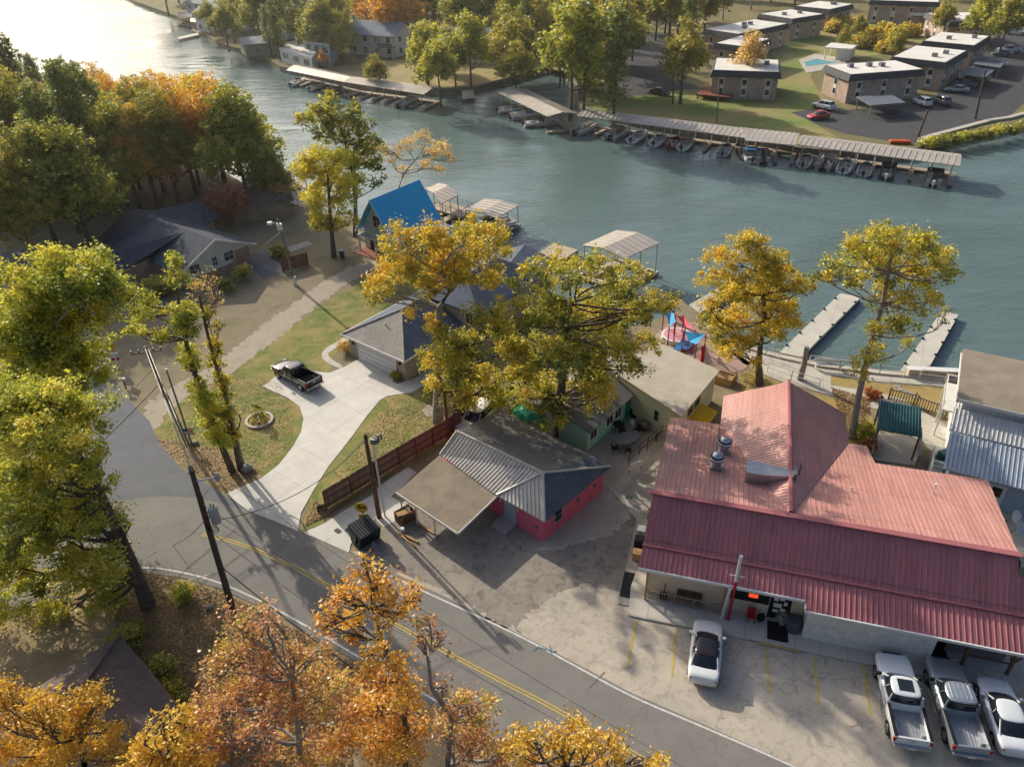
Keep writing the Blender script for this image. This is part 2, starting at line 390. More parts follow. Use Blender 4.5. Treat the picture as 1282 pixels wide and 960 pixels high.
CARPF = M('carport_felt', (.32, .26, .19), (.23, .19, .15), .95, 0, .7, 18, .3, bmp=.2)
DOCKR = M('dock_roof_metal', (.60, .53, .45), (.50, .44, .37), .5, .25, .5, 9, .18)
SH_T = shingle('tan_shingle', (.40, .37, .33), (.35, .32, .285), -38.6)
SH_B = shingle('slate_blue_shingle', (.13, .155, .205), (.16, .185, .23), -38.6)
SH_D = shingle('dark_shingle', (.075, .088, .118), (.095, .108, .135), -33)
SH_N = shingle('brown_shingle', (.17, .13, .11), (.21, .165, .14), 20)
SH_G = shingle('slate_grey_shingle', (.14, .165, .19), (.17, .19, .21), 46)
PINK = M('pink_wall', (.68, .15, .215), (.62, .13, .19), .75, 0, .8, 14, .1)
MINTW = M('mint_wall', (.36, .68, .46), (.31, .6, .40), .75, 0, .8, 14, .1)
CREAMW = M('cream_wall', (.62, .60, .40), (.55, .53, .36), .8, 0, .8, 14, .1)
TANW = M('tan_render_wall', (.74, .60, .42), (.66, .54, .38), .85, 0, .8, 14, .12)
LAPW = planks('lap_siding_wall', (.78, .74, .65), (.72, .68, .59), .22, False, .8, .7)
BEIGEW = planks('beige_siding', (.40, .345, .28), (.36, .31, .25), .18, False, .8, .7)
WHITEW = planks('white_siding', (.66, .66, .65), (.60, .60, .60), .2, False, .7, .75)
GREYSW = planks('pale_green_siding', (.66, .70, .64), (.60, .64, .59), .2, False, .7, .75)
BLUEW = M('pale_blue_wall', (.40, .46, .55), (.36, .42, .5), .75, 0, .8, 12, .08)
BRICK = brickmat('tan_brick', (.30, .19, .125), (.36, .24, .16))
BRICKD = brickmat('brown_brick', (.22, .15, .105), (.28, .19, .13))
FENCEM = planks('brown_fence_boards', (.22, .14, .10), (.31, .205, .15), .14, True, .85, .25)
DECKM = planks('deck_boards', (.44, .35, .26), (.52, .42, .32), .14, True, .85, .4)
WOOD = M('brown_wood', (.20, .12, .07), (.14, .085, .05), .8, 0, 3, 30, .35)
WOODL = M('honey_wood', (.50, .30, .12), (.40, .24, .10), .7, 0, 3, 30, .25)
POLEM = M('weathered_pole', (.15, .115, .085), (.10, .078, .06), .9, 0, 2, 20, .4, bmp=.3)
POLEG = M('grey_pole', (.30, .27, .23), (.2, .18, .155), .9, 0, 2, 20, .4)
BARK = M('grey_bark', (.20, .165, .13), (.11, .09, .07), .95, 0, 3, 22, .45, bmp=.5)
BARKL = M('pale_bark', (.40, .37, .33), (.25, .22, .19), .95, 0, 3, 22, .35)
BARKP = M('pine_bark', (.16, .105, .075), (.10, .07, .052), .95, 0, 3, 22, .4)
TRIM = M('white_trim', (.72, .71, .68), (.66, .65, .62), .6, 0, 2, 20, .06)
BLACK = M('black_plastic', (.012, .012, .013), (.02, .02, .02), .55, 0, 4, 20, .2)
RUBBER = M('tyre_rubber', (.015, .015, .015), (.02, .02, .02), .85, obj=True)
STEEL = M('brushed_steel', (.55, .56, .57), (.45, .46, .48), .32, .9, 2, 15, .12, spec=.6)
GREYM = M('grey_metal', (.28, .29, .30), (.22, .23, .24), .5, .5, 2, 12, .2)
DARKGR = M('dark_green_steel', (.018, .035, .026), (.012, .024, .02), .5, .1, 2, 10, .3)
GLASS = glassmat('window_glass'); GLASSB = glassmat('bluish_glass', (.05, .07, .08))
RED = M('red_paint', (.50, .03, .03), (.42, .025, .03), .5); BLUEC = M('blue_fabric', (.03, .22, .50), (.025, .19, .44), .7); YEL = M('yellow_panel', (.72, .48, .03), (.66, .42, .03), .6)
WIRE = M('wire_aluminium', (.30, .29, .28), (.25, .24, .23), .6, .2); WIREB = M('black_cable', (.03, .03, .03), (.04, .04, .04), .7)
STONE = M('pale_stone', (.42, .40, .36), (.28, .26, .23), .9, 0, 4, 18, .3, bmp=.4)
CLOTHB = M('dark_fabric', (.035, .035, .04), (.05, .05, .055), .9)
# ------------------------------------------------------------------ world, sun, camera
SUN_EL, SUN_AZ = 27.0, -52.0   # the light travels towards this heading
def setup():
    w = bpy.data.worlds.new('World'); SC.world = w; w.use_nodes = True; nt = w.node_tree
    bg = nt.nodes['Background']; sky = nd(nt, 'ShaderNodeTexSky', sky_type='NISHITA'); sky.sun_disc = False
    sky.sun_elevation = R(SUN_EL); a = R(SUN_AZ); src = Vector((-math.cos(a), -math.sin(a)))
    sky.sun_rotation = math.atan2(src.x, src.y); sky.altitude = 100; sky.air_density = 1.0; sky.dust_density = 7.5; sky.ozone_density = 3.6
    nt.links.new(sky.outputs[0], bg.inputs[0]); bg.inputs[1].default_value = .15
    l = bpy.data.lights.new('sun', 'SUN'); l.energy = 5.0; l.angle = R(.6); l.color = (1, .92, .75)
    o = bpy.data.objects.new('sun', l); COL.objects.link(o)
    d = Vector((math.cos(a)*math.cos(R(SUN_EL)), math.sin(a)*math.cos(R(SUN_EL)), -math.sin(R(SUN_EL))))
    o.rotation_euler = d.to_track_quat('-Z', 'Y').to_euler(); o.location = (-60, 60, 80)
    cd = bpy.data.cameras.new('camera'); cam = bpy.data.objects.new('camera', cd); COL.objects.link(cam)
    cd.sensor_width = 36; cd.lens = F/1282*36; cd.clip_start = .5; cd.clip_end = 6000
    cam.matrix_world = Matrix.Translation((0, 0, H)) @ Matrix.Rotation(math.pi/2-TH, 4, 'X') @ Matrix.Rotation(-ROLL, 4, 'Z')
    SC.camera = cam
    SC.view_settings.view_transform = 'Standard'; SC.view_settings.look = 'None'; SC.view_settings.exposure = 0
    SC.cycles.max_bounces = 5; SC.cycles.transparent_max_bounces = 6; SC.cycles.use_denoising = True
    SC.cycles.sample_clamp_indirect = 4
setup()
# ================================================================== SETTING
def plane(name, x0, x1, y0, y1, z, mat):
    b = MB(); b.face([Vector((x0, y0, z)), Vector((x1, y0, z)), Vector((x1, y1, z)), Vector((x0, y1, z))]); return b.build(name, mat, kind='structure')
plane('lake_bed', -3000, 3000, -500, 4000, WZ-2.5, SOIL)
plane('lake_water', -2500, 2500, -400, 3500, WZ, WATER)
# near land: shoreline followed left to right, then round behind the camera
near = [(-260, 12), (-60, 45), (60, 95), (150, 150), (235, 190), (310, 232), (330, 262), (372, 258), (405, 262), (440, 272), (500, 276), (556, 292), (610, 318), (650, 345), (700, 372), (745, 392),
        (790, 408), (835, 396), (850, 372), (880, 400), (905, 425), (960, 442), (979, 447), (1026, 457), (1100, 466), (1180, 473), (1260, 482), (1420, 505), (1800, 560)]
NW = [G(*p) for p in near]; NW = [(p.x, p.y) for p in NW] + [(160, -60), (-200, -60), (-330, 150)]
sheet('ground', None, BROWN, 0, world=NW, skirt=3.2)
far = [(-900, -28), (60, -22), (150, -8), (172, 3), (220, 20), (258, 42), (272, 53), (330, 70), (352, 84), (400, 94), (470, 110), (540, 113), (592, 110), (640, 97), (688, 84), (714, 90), (728, 104), (722, 126), (736, 138),
       (800, 152), (900, 168), (1000, 186), (1050, 190), (1130, 192), (1146, 186), (1168, 180), (1205, 170), (1240, 163), (1290, 150), (1400, 128), (1700, 90)]
FW = [G(*p) for p in far]; FW = [(p.x, p.y) for p in FW] + [(2400, 500), (2400, 3600), (-2400, 3600), (-2400, 900)]
sheet('far_shore', None, groundmat('far_shore_ground', [(.27, .21, .125), (.19, .175, .08), (.36, .27, .15)], .05), 0, world=FW, skirt=3)
sheet('far_lawn', [(728, 112), (730, 128), (745, 138), (800, 148), (900, 164), (1000, 182), (1048, 186), (1060, 178), (1010, 150), (985, 132), (940, 128), (880, 118), (850, 112), (800, 122), (760, 118)], FARLAWN, 2, 1)
sheet('courtyard_lawn', [(960, 60), (1020, 40), (1090, 25), (1160, 20), (1165, 50), (1130, 62), (1085, 72), (1060, 66), (1010, 88), (1030, 125), (1050, 140), (1000, 150), (940, 110), (985, 90)], FARLAWN, 1, 1)
sheet('condo_lawn', [(395, 88), (440, 80), (560, 70), (700, 55), (735, 62), (690, 82), (640, 95), (590, 108), (540, 110), (470, 106)], groundmat('condo_lawn_grass', [(.32, .25, .12), (.4, .32, .15), (.22, .22, .08)], .08), 2, 1)
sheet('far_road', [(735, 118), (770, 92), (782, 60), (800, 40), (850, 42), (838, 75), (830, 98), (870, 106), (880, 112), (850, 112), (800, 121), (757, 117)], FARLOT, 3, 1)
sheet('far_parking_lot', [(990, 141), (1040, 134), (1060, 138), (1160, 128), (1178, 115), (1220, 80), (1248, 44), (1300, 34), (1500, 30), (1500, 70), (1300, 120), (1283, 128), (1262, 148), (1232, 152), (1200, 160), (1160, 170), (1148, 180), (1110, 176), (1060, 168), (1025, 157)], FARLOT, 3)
b = MB(); P = [G(*p) for p in ((1152, 182), (1158, 174), (1180, 168), (1210, 160), (1240, 152), (1262, 149), (1288, 142))]
for a, c in zip(P, P[1:]):
    d = (c-a).normalized(); n = Vector((-d.y, d.x, 0)); b.loft([[a-n*.5, a+n*.5, a+n*.5+Vector((0, 0, .35)), a-n*.5+Vector((0, 0, .35))], [c-n*.5, c+n*.5, c+n*.5+Vector((0, 0, .35)), c-n*.5+Vector((0, 0, .35))]])
b.build('lot_kerb', SEAW, kind='structure')
# stone edging of the far shore
b = MB(); P = [G(*p) for p in ((352, 84), (400, 94), (470, 110), (540, 113), (592, 110), (640, 97), (688, 84), (714, 90), (728, 104), (722, 126), (736, 138), (800, 152), (900, 168), (1000, 186), (1050, 190), (1130, 192), (1146, 186))]
for a, c in zip(P, P[1:]):
    d = (c-a).normalized(); n = Vector((-d.y, d.x, 0)); b.loft([[a-n*.6-Vector((0, 0, 2)), a+n*.4-Vector((0, 0, 2)), a+n*.3+Vector((0, 0, .25)), a-n*.3+Vector((0, 0, .25))], [c-n*.6-Vector((0, 0, 2)), c+n*.4-Vector((0, 0, 2)), c+n*.3+Vector((0, 0, .25)), c-n*.3+Vector((0, 0, .25))]])
b.build('shore_retaining_wall', M('retaining_stone', (.30, .26, .21), (.19, .165, .13), .9, 0, .3, 3, .4), kind='structure')
# --- near ground zones
sheet('leaf_litter_ground', [(150, 720), (184, 714), (231, 721), (278, 734), (331, 758), (353, 770), (382, 785), (491, 851), (554, 884), (640, 934), (760, 1000), (760, 1500), (-200, 1500), (-300, 800), (0, 770), (100, 740)], SOIL, 1, 0, (.6, .1))
sheet('upper_yard', [(0, 300), (120, 300), (200, 330), (300, 345), (360, 330), (450, 330), (455, 345), (330, 430), (270, 470), (200, 490), (150, 460), (100, 430), (-50, 430), (-100, 330)], BROWN, 1, 0, (.8, .15))
sheet('front_lawn', [(186, 530), (205, 505), (240, 480), (282, 470), (330, 437), (400, 382), (430, 366), (480, 335), (540, 325), (640, 340), (640, 420), (470, 460), (452, 445), (425, 428), (418, 452), (411, 468), (386, 466), (350, 468), (325, 484), (372, 505), (382, 525), (370, 565), (330, 600), (290, 620), (262, 606), (215, 570)], LAWN, 2, 0, (.3, .07))
sheet('side_lawn', [(374, 668), (392, 612), (410, 584), (442, 543), (460, 518), (476, 500), (490, 492), (516, 488), (545, 478), (590, 470), (598, 512), (560, 552), (409, 642), (405, 656)], LAWN, 2, 0, (.6, .08))
sheet('dirt_track', [(176, 516), (200, 492), (243, 470), (281, 447), (330, 406), (400, 356), (440, 334), (478, 322), (474, 336), (455, 344), (411, 371), (370, 406), (330, 438), (284, 471), (240, 494), (205, 520), (190, 545)], groundmat('pale_track', [(.36, .295, .225), (.45, .38, .30), (.33, .27, .2)], .3), 3, 0, (.3, .2))
sheet('litter_strip', [(196, 548), (230, 560), (270, 560), (300, 575), (330, 598), (284, 618), (262, 606), (215, 572)], SOIL, 4, 0, (.4, .12))
sheet('west_lot', [(-200, 330), (0, 318), (60, 305), (95, 318), (80, 380), (-20, 440), (-200, 500)], ROADB, 3)
# roads
sheet('main_road', [(-260, 760), (-120, 700), (0, 662), (80, 640), (156, 626), (203, 621), (250, 624), (283, 632), (312, 640), (375, 666), (437, 692), (489, 715), (560, 748), (614, 775), (717, 828), (792, 868), (880, 906), (1010, 965), (1200, 1050), (1200, 1400), (900, 1150), (700, 984), (632, 938), (554, 889), (491, 855), (382, 790), (353, 774), (331, 762), (278, 738), (231, 724), (184, 717), (130, 722), (0, 780), (-200, 900)], ROAD, 6, 0)
sheet('side_road', [(98, 645), (104, 560), (100, 500), (96, 450), (92, 420), (70, 380), (100, 372), (125, 410), (118, 432), (137, 466), (160, 500), (187, 527), (200, 556), (225, 585), (260, 607), (314, 640), (280, 634), (250, 626), (203, 623), (156, 628)], ROADB, 5, 0)
sheet('parking_lot', [(437, 690), (462, 690), (470, 668), (500, 640), (520, 600), (600, 560), (700, 590), (765, 612), (800, 640), (830, 690), (900, 700), (1400, 790), (1500, 1100), (1010, 966), (880, 907), (792, 869), (717, 829), (614, 776), (560, 749), (489, 716)], ASPH, 5, 0)
sheet('shade_painted_asphalt', [(462, 694), (474, 668), (500, 640), (530, 612), (600, 620), (660, 660), (690, 690), (760, 672), (800, 640), (812, 700), (796, 745), (736, 729), (690, 745), (640, 790), (560, 744), (489, 712)], asphalt('shade_painted_lot_asphalt', (.25, .22, .19), (.36, .315, .26), .5, .5), 6, 0, (.22, .13))  # stained, cracked asphalt with the shade beside the pink house painted into its colour
sheet('driveway', [(283, 618), (327, 599), (350, 581), (367, 559), (377, 541), (380, 524), (375, 509), (360, 498), (329, 484), (346, 471), (372, 468), (386, 463), (400, 466), (412, 467), (431, 460), (441, 454), (450, 449), (498, 470), (492, 474), (492, 478), (498, 481), (506, 478), (512, 476), (520, 473), (541, 460), (552, 452), (556, 462), (527, 485), (515, 492), (498, 494), (485, 496), (475, 502), (460, 520), (442, 545), (410, 586), (392, 615), (377, 642), (373, 665), (345, 653), (312, 640), (298, 630)], CONC, 7, 0)
sheet('garage_footpath', [(450, 404), (428, 425), (404, 438), (402, 450), (424, 462), (432, 460), (412, 448), (411, 441), (436, 428), (456, 410)], CONC2, 6, 1)
sheet('second_driveway', [(380, 667), (407, 655), (430, 640), (466, 620), (477, 607), (511, 585), (522, 592), (490, 622), (520, 640), (480, 660), (470, 650), (450, 665), (439, 682), (437, 692)], CONC, 8)
sheet('pavement_apron', [(668, 690), (684, 681), (755, 610), (762, 606), (775, 640), (766, 650), (747, 671), (730, 673), (715, 667), (694, 689)], CONC3, 8, 0)
sheet('patio_walk', [(757, 624), (765, 628), (817, 572), (812, 562), (806, 562)], CONC2, 9)
sheet('patio', [(736, 566), (800, 508), (850, 525), (850, 600), (800, 650), (756, 610)], CONC3, 7)
sheet('plaza', [(840, 402), (880, 405), (905, 430), (940, 455), (925, 470), (905, 480), (890, 470), (850, 445), (820, 420)], M('pink_concrete', (.42, .29, .24), (.34, .24, .2), .85, 0, .8, 12, .15), 6)
sheet('lake_walk', [(905, 432), (960, 442), (979, 447), (1026, 457), (1100, 466), (1180, 473), (1182, 484), (1100, 478), (1040, 470), (1040, 482), (1100, 492), (1130, 500), (1180, 530), (1230, 560), (1200, 590), (1160, 560), (1130, 520), (1080, 508), (1030, 492), (985, 480), (960, 470), (930, 455)], CONC2, 6)
sheet('lakeside_lawn', [(1038, 471), (1100, 480), (1182, 487), (1186, 520), (1140, 510), (1100, 494), (1040, 481)], DRYLAWN, 5, 0, (.5, .06))
sheet('bank_lawn', [(985, 484), (1030, 496), (1080, 512), (1100, 530), (1098, 560), (1060, 560), (1010, 500), (930, 490), (920, 460), (960, 474)], DRYLAWN, 5, 0, (.4, .1))
sheet('gravel_strip', [(560, 553), (600, 512), (660, 480), (700, 440), (760, 400), (830, 440), (770, 480), (700, 520), (640, 515), (560, 600)], groundmat('mauve_gravel', [(.20, .145, .12), (.26, .19, .16), (.16, .12, .10)], .6), 4, 0, (.5, .08))
sheet('shed_slab', [(1092, 540), (1152, 548), (1150, 584), (1085, 575)], CONC3, 9)
sheet('service_yard', [(1180, 560), (1290, 590), (1330, 740), (1262, 700), (1230, 600)], CONC3, 6)
# seawall along the near shore
b = MB(); P = [G(*p) for p in ((905, 425), (960, 442), (979, 447), (1026, 457), (1100, 466), (1180, 473), (1260, 482), (1420, 505))]
for a, c in zip(P, P[1:]):
    d = (c-a).normalized(); n = Vector((-d.y, d.x, 0)); k = Vector((0, 0, 1))
    b.loft([[a-n*.5-k*2.2, a+n*.1-k*2.2, a+n*.1+k*.22, a-n*.5+k*.22], [c-n*.5-k*2.2, c+n*.1-k*2.2, c+n*.1+k*.22, c-n*.5+k*.22]])
b.build('seawall', SEAW, kind='structure')
# --- painted lines: strips along surveyed points
def strip(name, px, w, mat, level, dash=None, offs=0.0, pts=None):
    P = [G(*p) for p in px] if pts is None else pts; z = .006*level
    # resample
    Q = []
    for i in range(len(P)-1):
        p0, p1, p2, p3 = P[max(i-1, 0)], P[i], P[i+1], P[min(i+2, len(P)-1)]
        n = max(2, int((p2-p1).length/.5))
        for k in range(n):
            t = k/n; Q.append(.5*((2*p1)+(p2-p0)*t+(2*p0-5*p1+4*p2-p3)*t*t+(3*p1-p0-3*p2+p3)*t**3))
    Q.append(P[-1]); b = MB(); acc = 0
    for i in range(len(Q)-1):
        a, c = Q[i], Q[i+1]; d0 = (Q[min(i+1, len(Q)-1)]-Q[max(i-1, 0)]).normalized(); d1 = (Q[min(i+2, len(Q)-1)]-Q[i]).normalized()
        n0 = Vector((-d0.y, d0.x, 0)); n1 = Vector((-d1.y, d1.x, 0)); acc += (c-a).length
        if dash and (acc % (dash[0]+dash[1])) > dash[0]: continue
        f = [a+n0*(offs-w/2), a+n0*(offs+w/2), c+n1*(offs+w/2), c+n1*(offs-w/2)]; f = [Vector((p.x, p.y, z)) for p in f]
        if (f[1]-f[0]).cross(f[2]-f[0]).z < 0: f = f[::-1]
        b.face(f)
    return b.build(name, mat, kind='structure')
strip('road_edge_line', [(489, 721), (560, 754), (614, 779), (665, 804), (717, 832), (792, 872), (880, 910), (970, 949), (1080, 1000)], .13, WPAINT, 8)
strip('road_edge_line', [(130, 716), (184, 711), (231, 717.5), (278, 731), (331, 755), (382, 783), (430, 811), (491, 847), (554, 882), (632, 931), (740, 1000)], .13, WPAINT, 8)
strip('road_edge_line', [(100, 640), (130, 632), (156, 628), (203, 625), (250, 628), (309, 642), (345, 655), (410, 682), (489, 721)], .09, LOCP, 8, (.9, .5))
for o in (-.10, .10): strip('road_centre_line', [(253, 669), (300, 681), (344, 699), (400, 727), (450, 756), (499, 784), (560, 817), (617.5, 847.5), (685, 882), (749, 919), (802, 948), (880, 995)], .09, YPAINT, 8, None, o)
for i, (a, c) in enumerate([((797, 777), (785, 835)), ((847, 786), (841, 848)), ((904, 792), (899, 860)), ((959.5, 811), (963, 868)), ((1019, 822), (1025, 882)), ((1080, 832), (1090, 896)), ((1140, 842), (1156, 910)), ((1276, 868), (1300, 925))]):
    strip('parking_bay_line', None, .13, YPAINT, 7, pts=[G(*a), G(*c)])
# ================================================================== BUILDING HELPERS
def window_on(parent, fr, u, z, w, h, v=0.0, side='v-', trim=TRIM, glass=GLASS, t=.09, mull=1, name='window', muz=1):
    """window set on a wall plane; side says which way the wall faces in the frame of the building"""
    f = MB(fr); g = MB(fr); d = .05
    def bx(m, a0, a1, z0, z1, d0, d1):
        if side == 'v-': m.box(a0, a1, v-d1, v-d0, z0, z1)
        elif side == 'v+': m.box(a0, a1, v+d0, v+d1, z0, z1)
        elif side == 'u-': m.box(v-d1, v-d0, a0, a1, z0, z1)
        else: m.box(v+d0, v+d1, a0, a1, z0, z1)
    x0, x1, z0, z1 = u-w/2, u+w/2, z, z+h
    bx(f, x0-t, x0, z0-t, z1+t, .002, d); bx(f, x1, x1+t, z0-t, z1+t, .002, d); bx(f, x0, x1, z1, z1+t, .002, d); bx(f, x0, x1, z0-t, z0, .002, d+.03)
    for k in range(1, mull+1):
        x = x0+w*k/(mull+1); bx(f, x-.02, x+.02, z0, z1, .012, d-.01)
    for k in range(1, muz+1):
        q = z0+h*k/(muz+1)
        for j in range(mull+1):
            bx(f, x0+w*j/(mull+1)+.021, x0+w*(j+1)/(mull+1)-.021, q-.018, q+.018, .012, d-.012)
    bx(g, x0, x1, z0, z1, .003, .010)
    o = f.build(name, trim, parent); g.build('pane', glass, o); return o
def door_on(parent, fr, u, w, h, v=0.0, side='v-', mat=TRIM, z0=0.02, glass=None, trim=TRIM):
    f = MB(fr); t = .08
    def bx(m, a0, a1, q0, q1, d0, d1):
        if side == 'v-': m.box(a0, a1, v-d1, v-d0, q0, q1)
        elif side == 'v+': m.box(a0, a1, v+d0, v+d1, q0, q1)
        elif side == 'u-': m.box(v-d1, v-d0, a0, a1, q0, q1)
        else: m.box(v+d0, v+d1, a0, a1, q0, q1)
    bx(f, u-w/2-t, u-w/2, z0, z0+h+t, .002, .06); bx(f, u+w/2, u+w/2+t, z0, z0+h+t, .002, .06); bx(f, u-w/2, u+w/2, z0+h, z0+h+t, .002, .06)
    bx(f, u-w/2, u+w/2, z0, z0+h, .004, .03)
    o = f.build('door', mat, parent)
    k = MB(fr); bx(k, u+w/2-.14, u+w/2-.08, z0+.95, z0+1.05, .03, .09); k.build('handle', STEEL, o)
    if glass:
        g = MB(fr); bx(g, u-w/2+.15, u+w/2-.15, z0+h*.5, z0+h-.15, .031, .036); g.build('pane', glass, o)
    return o
def walls(parent, fr, pts, z0, z1, mat, name='wall'):
    b = MB(fr); b.prism(pts, z0, z1); return b.build(name, mat, parent)
# ================================================================== RESTAURANT UNDER THE RED ROOF
RF = Fr(9.02, 37.31, -17)
rb = root('restaurant', 'long tan restaurant under a big red standing seam metal roof with a covered front porch', 'restaurant', RF.p(0, 0))
ZR, ZE = 6.0, 3.45
def back(v): return ZR-(ZR-ZE)*v/12.1
def rectz(zf, pts): return [(u, v, zf(u, v)) for u, v in pts]
main = lambda u, v: back(v)
wl = lambda u, v: ZR+.12-(8.6-u)*(ZR-ZE)/4.7
wr = lambda u, v: ZR+.12-(u-8.6)*(ZR-ZE)/4.7
W0 = .45
P1 = rectz(main, [(0, 0), (8.6, 0), (3.9, 12.1), (0, 12.1)])
P1 = [(0, .0, ZR), (8.6, .0, ZR), (4.6, 12.1, ZE), (0, 12.1, ZE)]
P2 = [(8.6, .0, ZR), (21.3, .0, ZR), (22.1, 9.4, back(9.4)), (14.8, 9.4, back(9.4)), (14.6, 12.1, ZE), (12.6, 12.1, ZE)]
P3 = [(8.6, .1, ZR+.03), (8.6, 15.6, ZR+.03), (3.9, 16.1, ZE+.03), (3.9, 12.2, ZE+.03)]
P4 = [(8.6, .1, ZR+.03), (13.3, 12.2, ZE+.03), (13.3, 16.0, ZE+.03), (8.6, 15.6, ZR+.03)]
P5 = [(-.1, -2.55, 3.72), (22.6, -2.55, 3.72), (22.6, -1.0, ZR-1.0*(ZR-3.72)/2.55), (21.3, -.9, ZR-.9*(ZR-3.72)/2.55), (21.3, 0, ZR), (0, 0, ZR)]
P6 = [(-.2, -3.95, 3.1), (9.9, -3.95, 3.1), (9.9, -4.55, 2.86), (22.9, -4.55, 2.86), (22.6, -2.57, 3.70), (-.1, -2.57, 3.70)]
b = MB(RF)
b.slab(P1, .14); b.slab(P3, .14); b.slab(P4, .14); b.slab(P2, .14); b.build('roof', REDR, rb)
RED_SHADE = roofmetal('red_roof_painted_shade', (.48, .18, .18), (.41, .15, .155), -17)  # darker copy of the roof red: the front slope's shade is put into its colour
b = MB(RF); b.slab(P5, .14); b.slab(P6, .12); b.build('roof', RED_SHADE, rb, label='front slope over the porch with shade painted into its red')
s = MB(RF)
for P in (P1, P2): s.seams([RF.inv(RF.p(*p)) for p in P], .31, .03, .03)
for P in (P3, P4): s.seams(P, .31, .03, .03)
s.build('roof_seam', REDR, rb, kind='structure')
s = MB(RF); s.seams(P5, .31, .03, .028); s.seams(P6, .31, .035, .045); s.build('roof_seam', RED_SHADE, rb, kind='structure')
s = MB(RF); s.cbox((10.6, .0, ZR+.04), (21.7, .42, .07)); s.tube([(8.6, .3, ZR+.07), (8.6, 15.7, ZR+.07)], .14, 6); s.cbox((11.25, -2.56, 3.76), (22.8, .22, .07))
s.build('ridge_cap', M('red_ridge_cap', (.45, .16, .17), (.40, .14, .15), .45), rb)
b = MB(RF)   # fascia and gutters
b.box(-.22, 9.86, -4.06, -3.96, 2.9, 3.1); b.box(9.9, 22.9, -4.66, -4.56, 2.66, 2.86); b.box(9.86, 9.93, -4.55, -4.07, 2.7, 2.98)
b.build('fascia', TRIM, rb)
b = MB(RF)
b.prism([(.35, -3.2), (10.1, -3.2), (10.1, -2.9), (.35, -2.9)], .1, 3.3)
b.prism([(.35, -2.89), (.6, -2.89), (.6, 11.6), (.35, 11.6)], .0, 3.3)
b.prism([(4.4, 11.5), (13.0, 11.5), (13.0, 15.4), (4.4, 15.4)], .0, 3.2)
b.prism([(14.0, 8.6), (21.8, 8.6), (21.8, 9.0), (14.0, 9.0)], .0, 3.2)
b.prism([(.6, 11.3), (4.4, 11.3), (4.4, 11.6), (.6, 11.6)], 0, 3.2)
b.prism([(21.3, -2.69), (21.6, -2.69), (21.6, 8.6), (21.3, 8.6)], .0, 3.2)
b.face([(8.6, 15.38, 5.9), (4.2, 15.38, 3.5), (13.1, 15.38, 3.5)]); b.face([(21.45, -.3, 5.7), (21.6, 8.8, 3.9), (21.6, 8.8, 3.2), (21.6, -.3, 3.2)])
b.face([(.4, 0, 5.8), (.4, 11.8, 3.35), (.4, 11.8, 3.2), (.4, -2.4, 3.2), (.4, -2.4, 3.7)])
b.build('wall', TANW, rb)
b = MB(RF); b.prism([(10.15, -4.3), (17.3, -4.3), (17.3, -.9), (10.15, -.9)], .1, 2.72); b.build('front_annex', LAPW, rb)
b = MB(RF); b.prism([(17.31, -3.0), (21.6, -3.0), (21.6, -2.7), (17.31, -2.7)], .1, 3.1); b.build('wall', M('mauve_wall', (.28, .22, .2), (.24, .19, .18)), rb)
b = MB(RF); b.box(17.7, 18.35, -3.08, -3.01, .15, 2.2); b.build('door', BLACK, rb); b = MB(RF); b.box(17.65, 18.6, -3.12, -3.09, 1.75, 2.35); b.build('door_banner', YEL, rb)
# front sign, neon and papered door
b = MB(RF); b.box(5.6, 8.0, -3.32, -3.21, 1.3, 2.3); o = b.build('window', BLACK, rb)
b = MB(RF); b.box(6.75, 7.3, -3.36, -3.33, 1.75, 2.05); b.build('neon_sign', emis('neon_red', (1, .09, .03), .9), o)
o = door_on(rb, RF, 8.7, 1.1, 2.1, -3.2, 'v-', BLACK, .14)
b = MB(RF)
for (x, z, w, h) in [(8.4, 1.9, .25, .3), (8.75, 1.95, .3, .2), (9.0, 1.6, .2, .3), (8.55, 1.35, .5, .35), (8.9, 1.0, .3, .3), (8.5, .85, .35, .25)]: b.box(x-w/2, x+w/2, -3.245, -3.235, z-h/2, z+h/2)
b.build('paper_notice', TRIM, o)
for u in (.45, 5.3): b = MB(RF); b.box(u-.07, u+.07, -3.9, -3.76, .14, 3.0); b.build('porch_post', WOODL, rb)
for u in (19.2, 21.6): b = MB(RF); b.box(u-.08, u+.08, -3.95, -3.79, .14, 2.9); b.build('porch_post', WOOD, rb)
b = MB(RF)
b.box(19.3, 21.5, -3.9, -3.84, 1.0, 1.1); b.tube([(21.6, -3.85, 1.0), (21.0, -3.85, 2.8)], .05, 6); b.tube([(21.6, -3.85, 1.0), (22.4, -3.85, 2.8)], .05, 6)
b.build('porch_brace', WOOD, rb)
b = MB(RF)   # railing
for z in (.32, .98): b.box(.55, 5.2, -3.86, -3.80, z, z+.07)
for i in range(27): b.box(.62+i*.173, .66+i*.173, -3.85, -3.81, .4, .98)
for z in (.98,): b.box(.41, .47, -3.7, -3.25, z, z+.07)
b.build('porch_railing', M('weathered_rail', (.36, .29, .22), (.28, .22, .17)), rb)
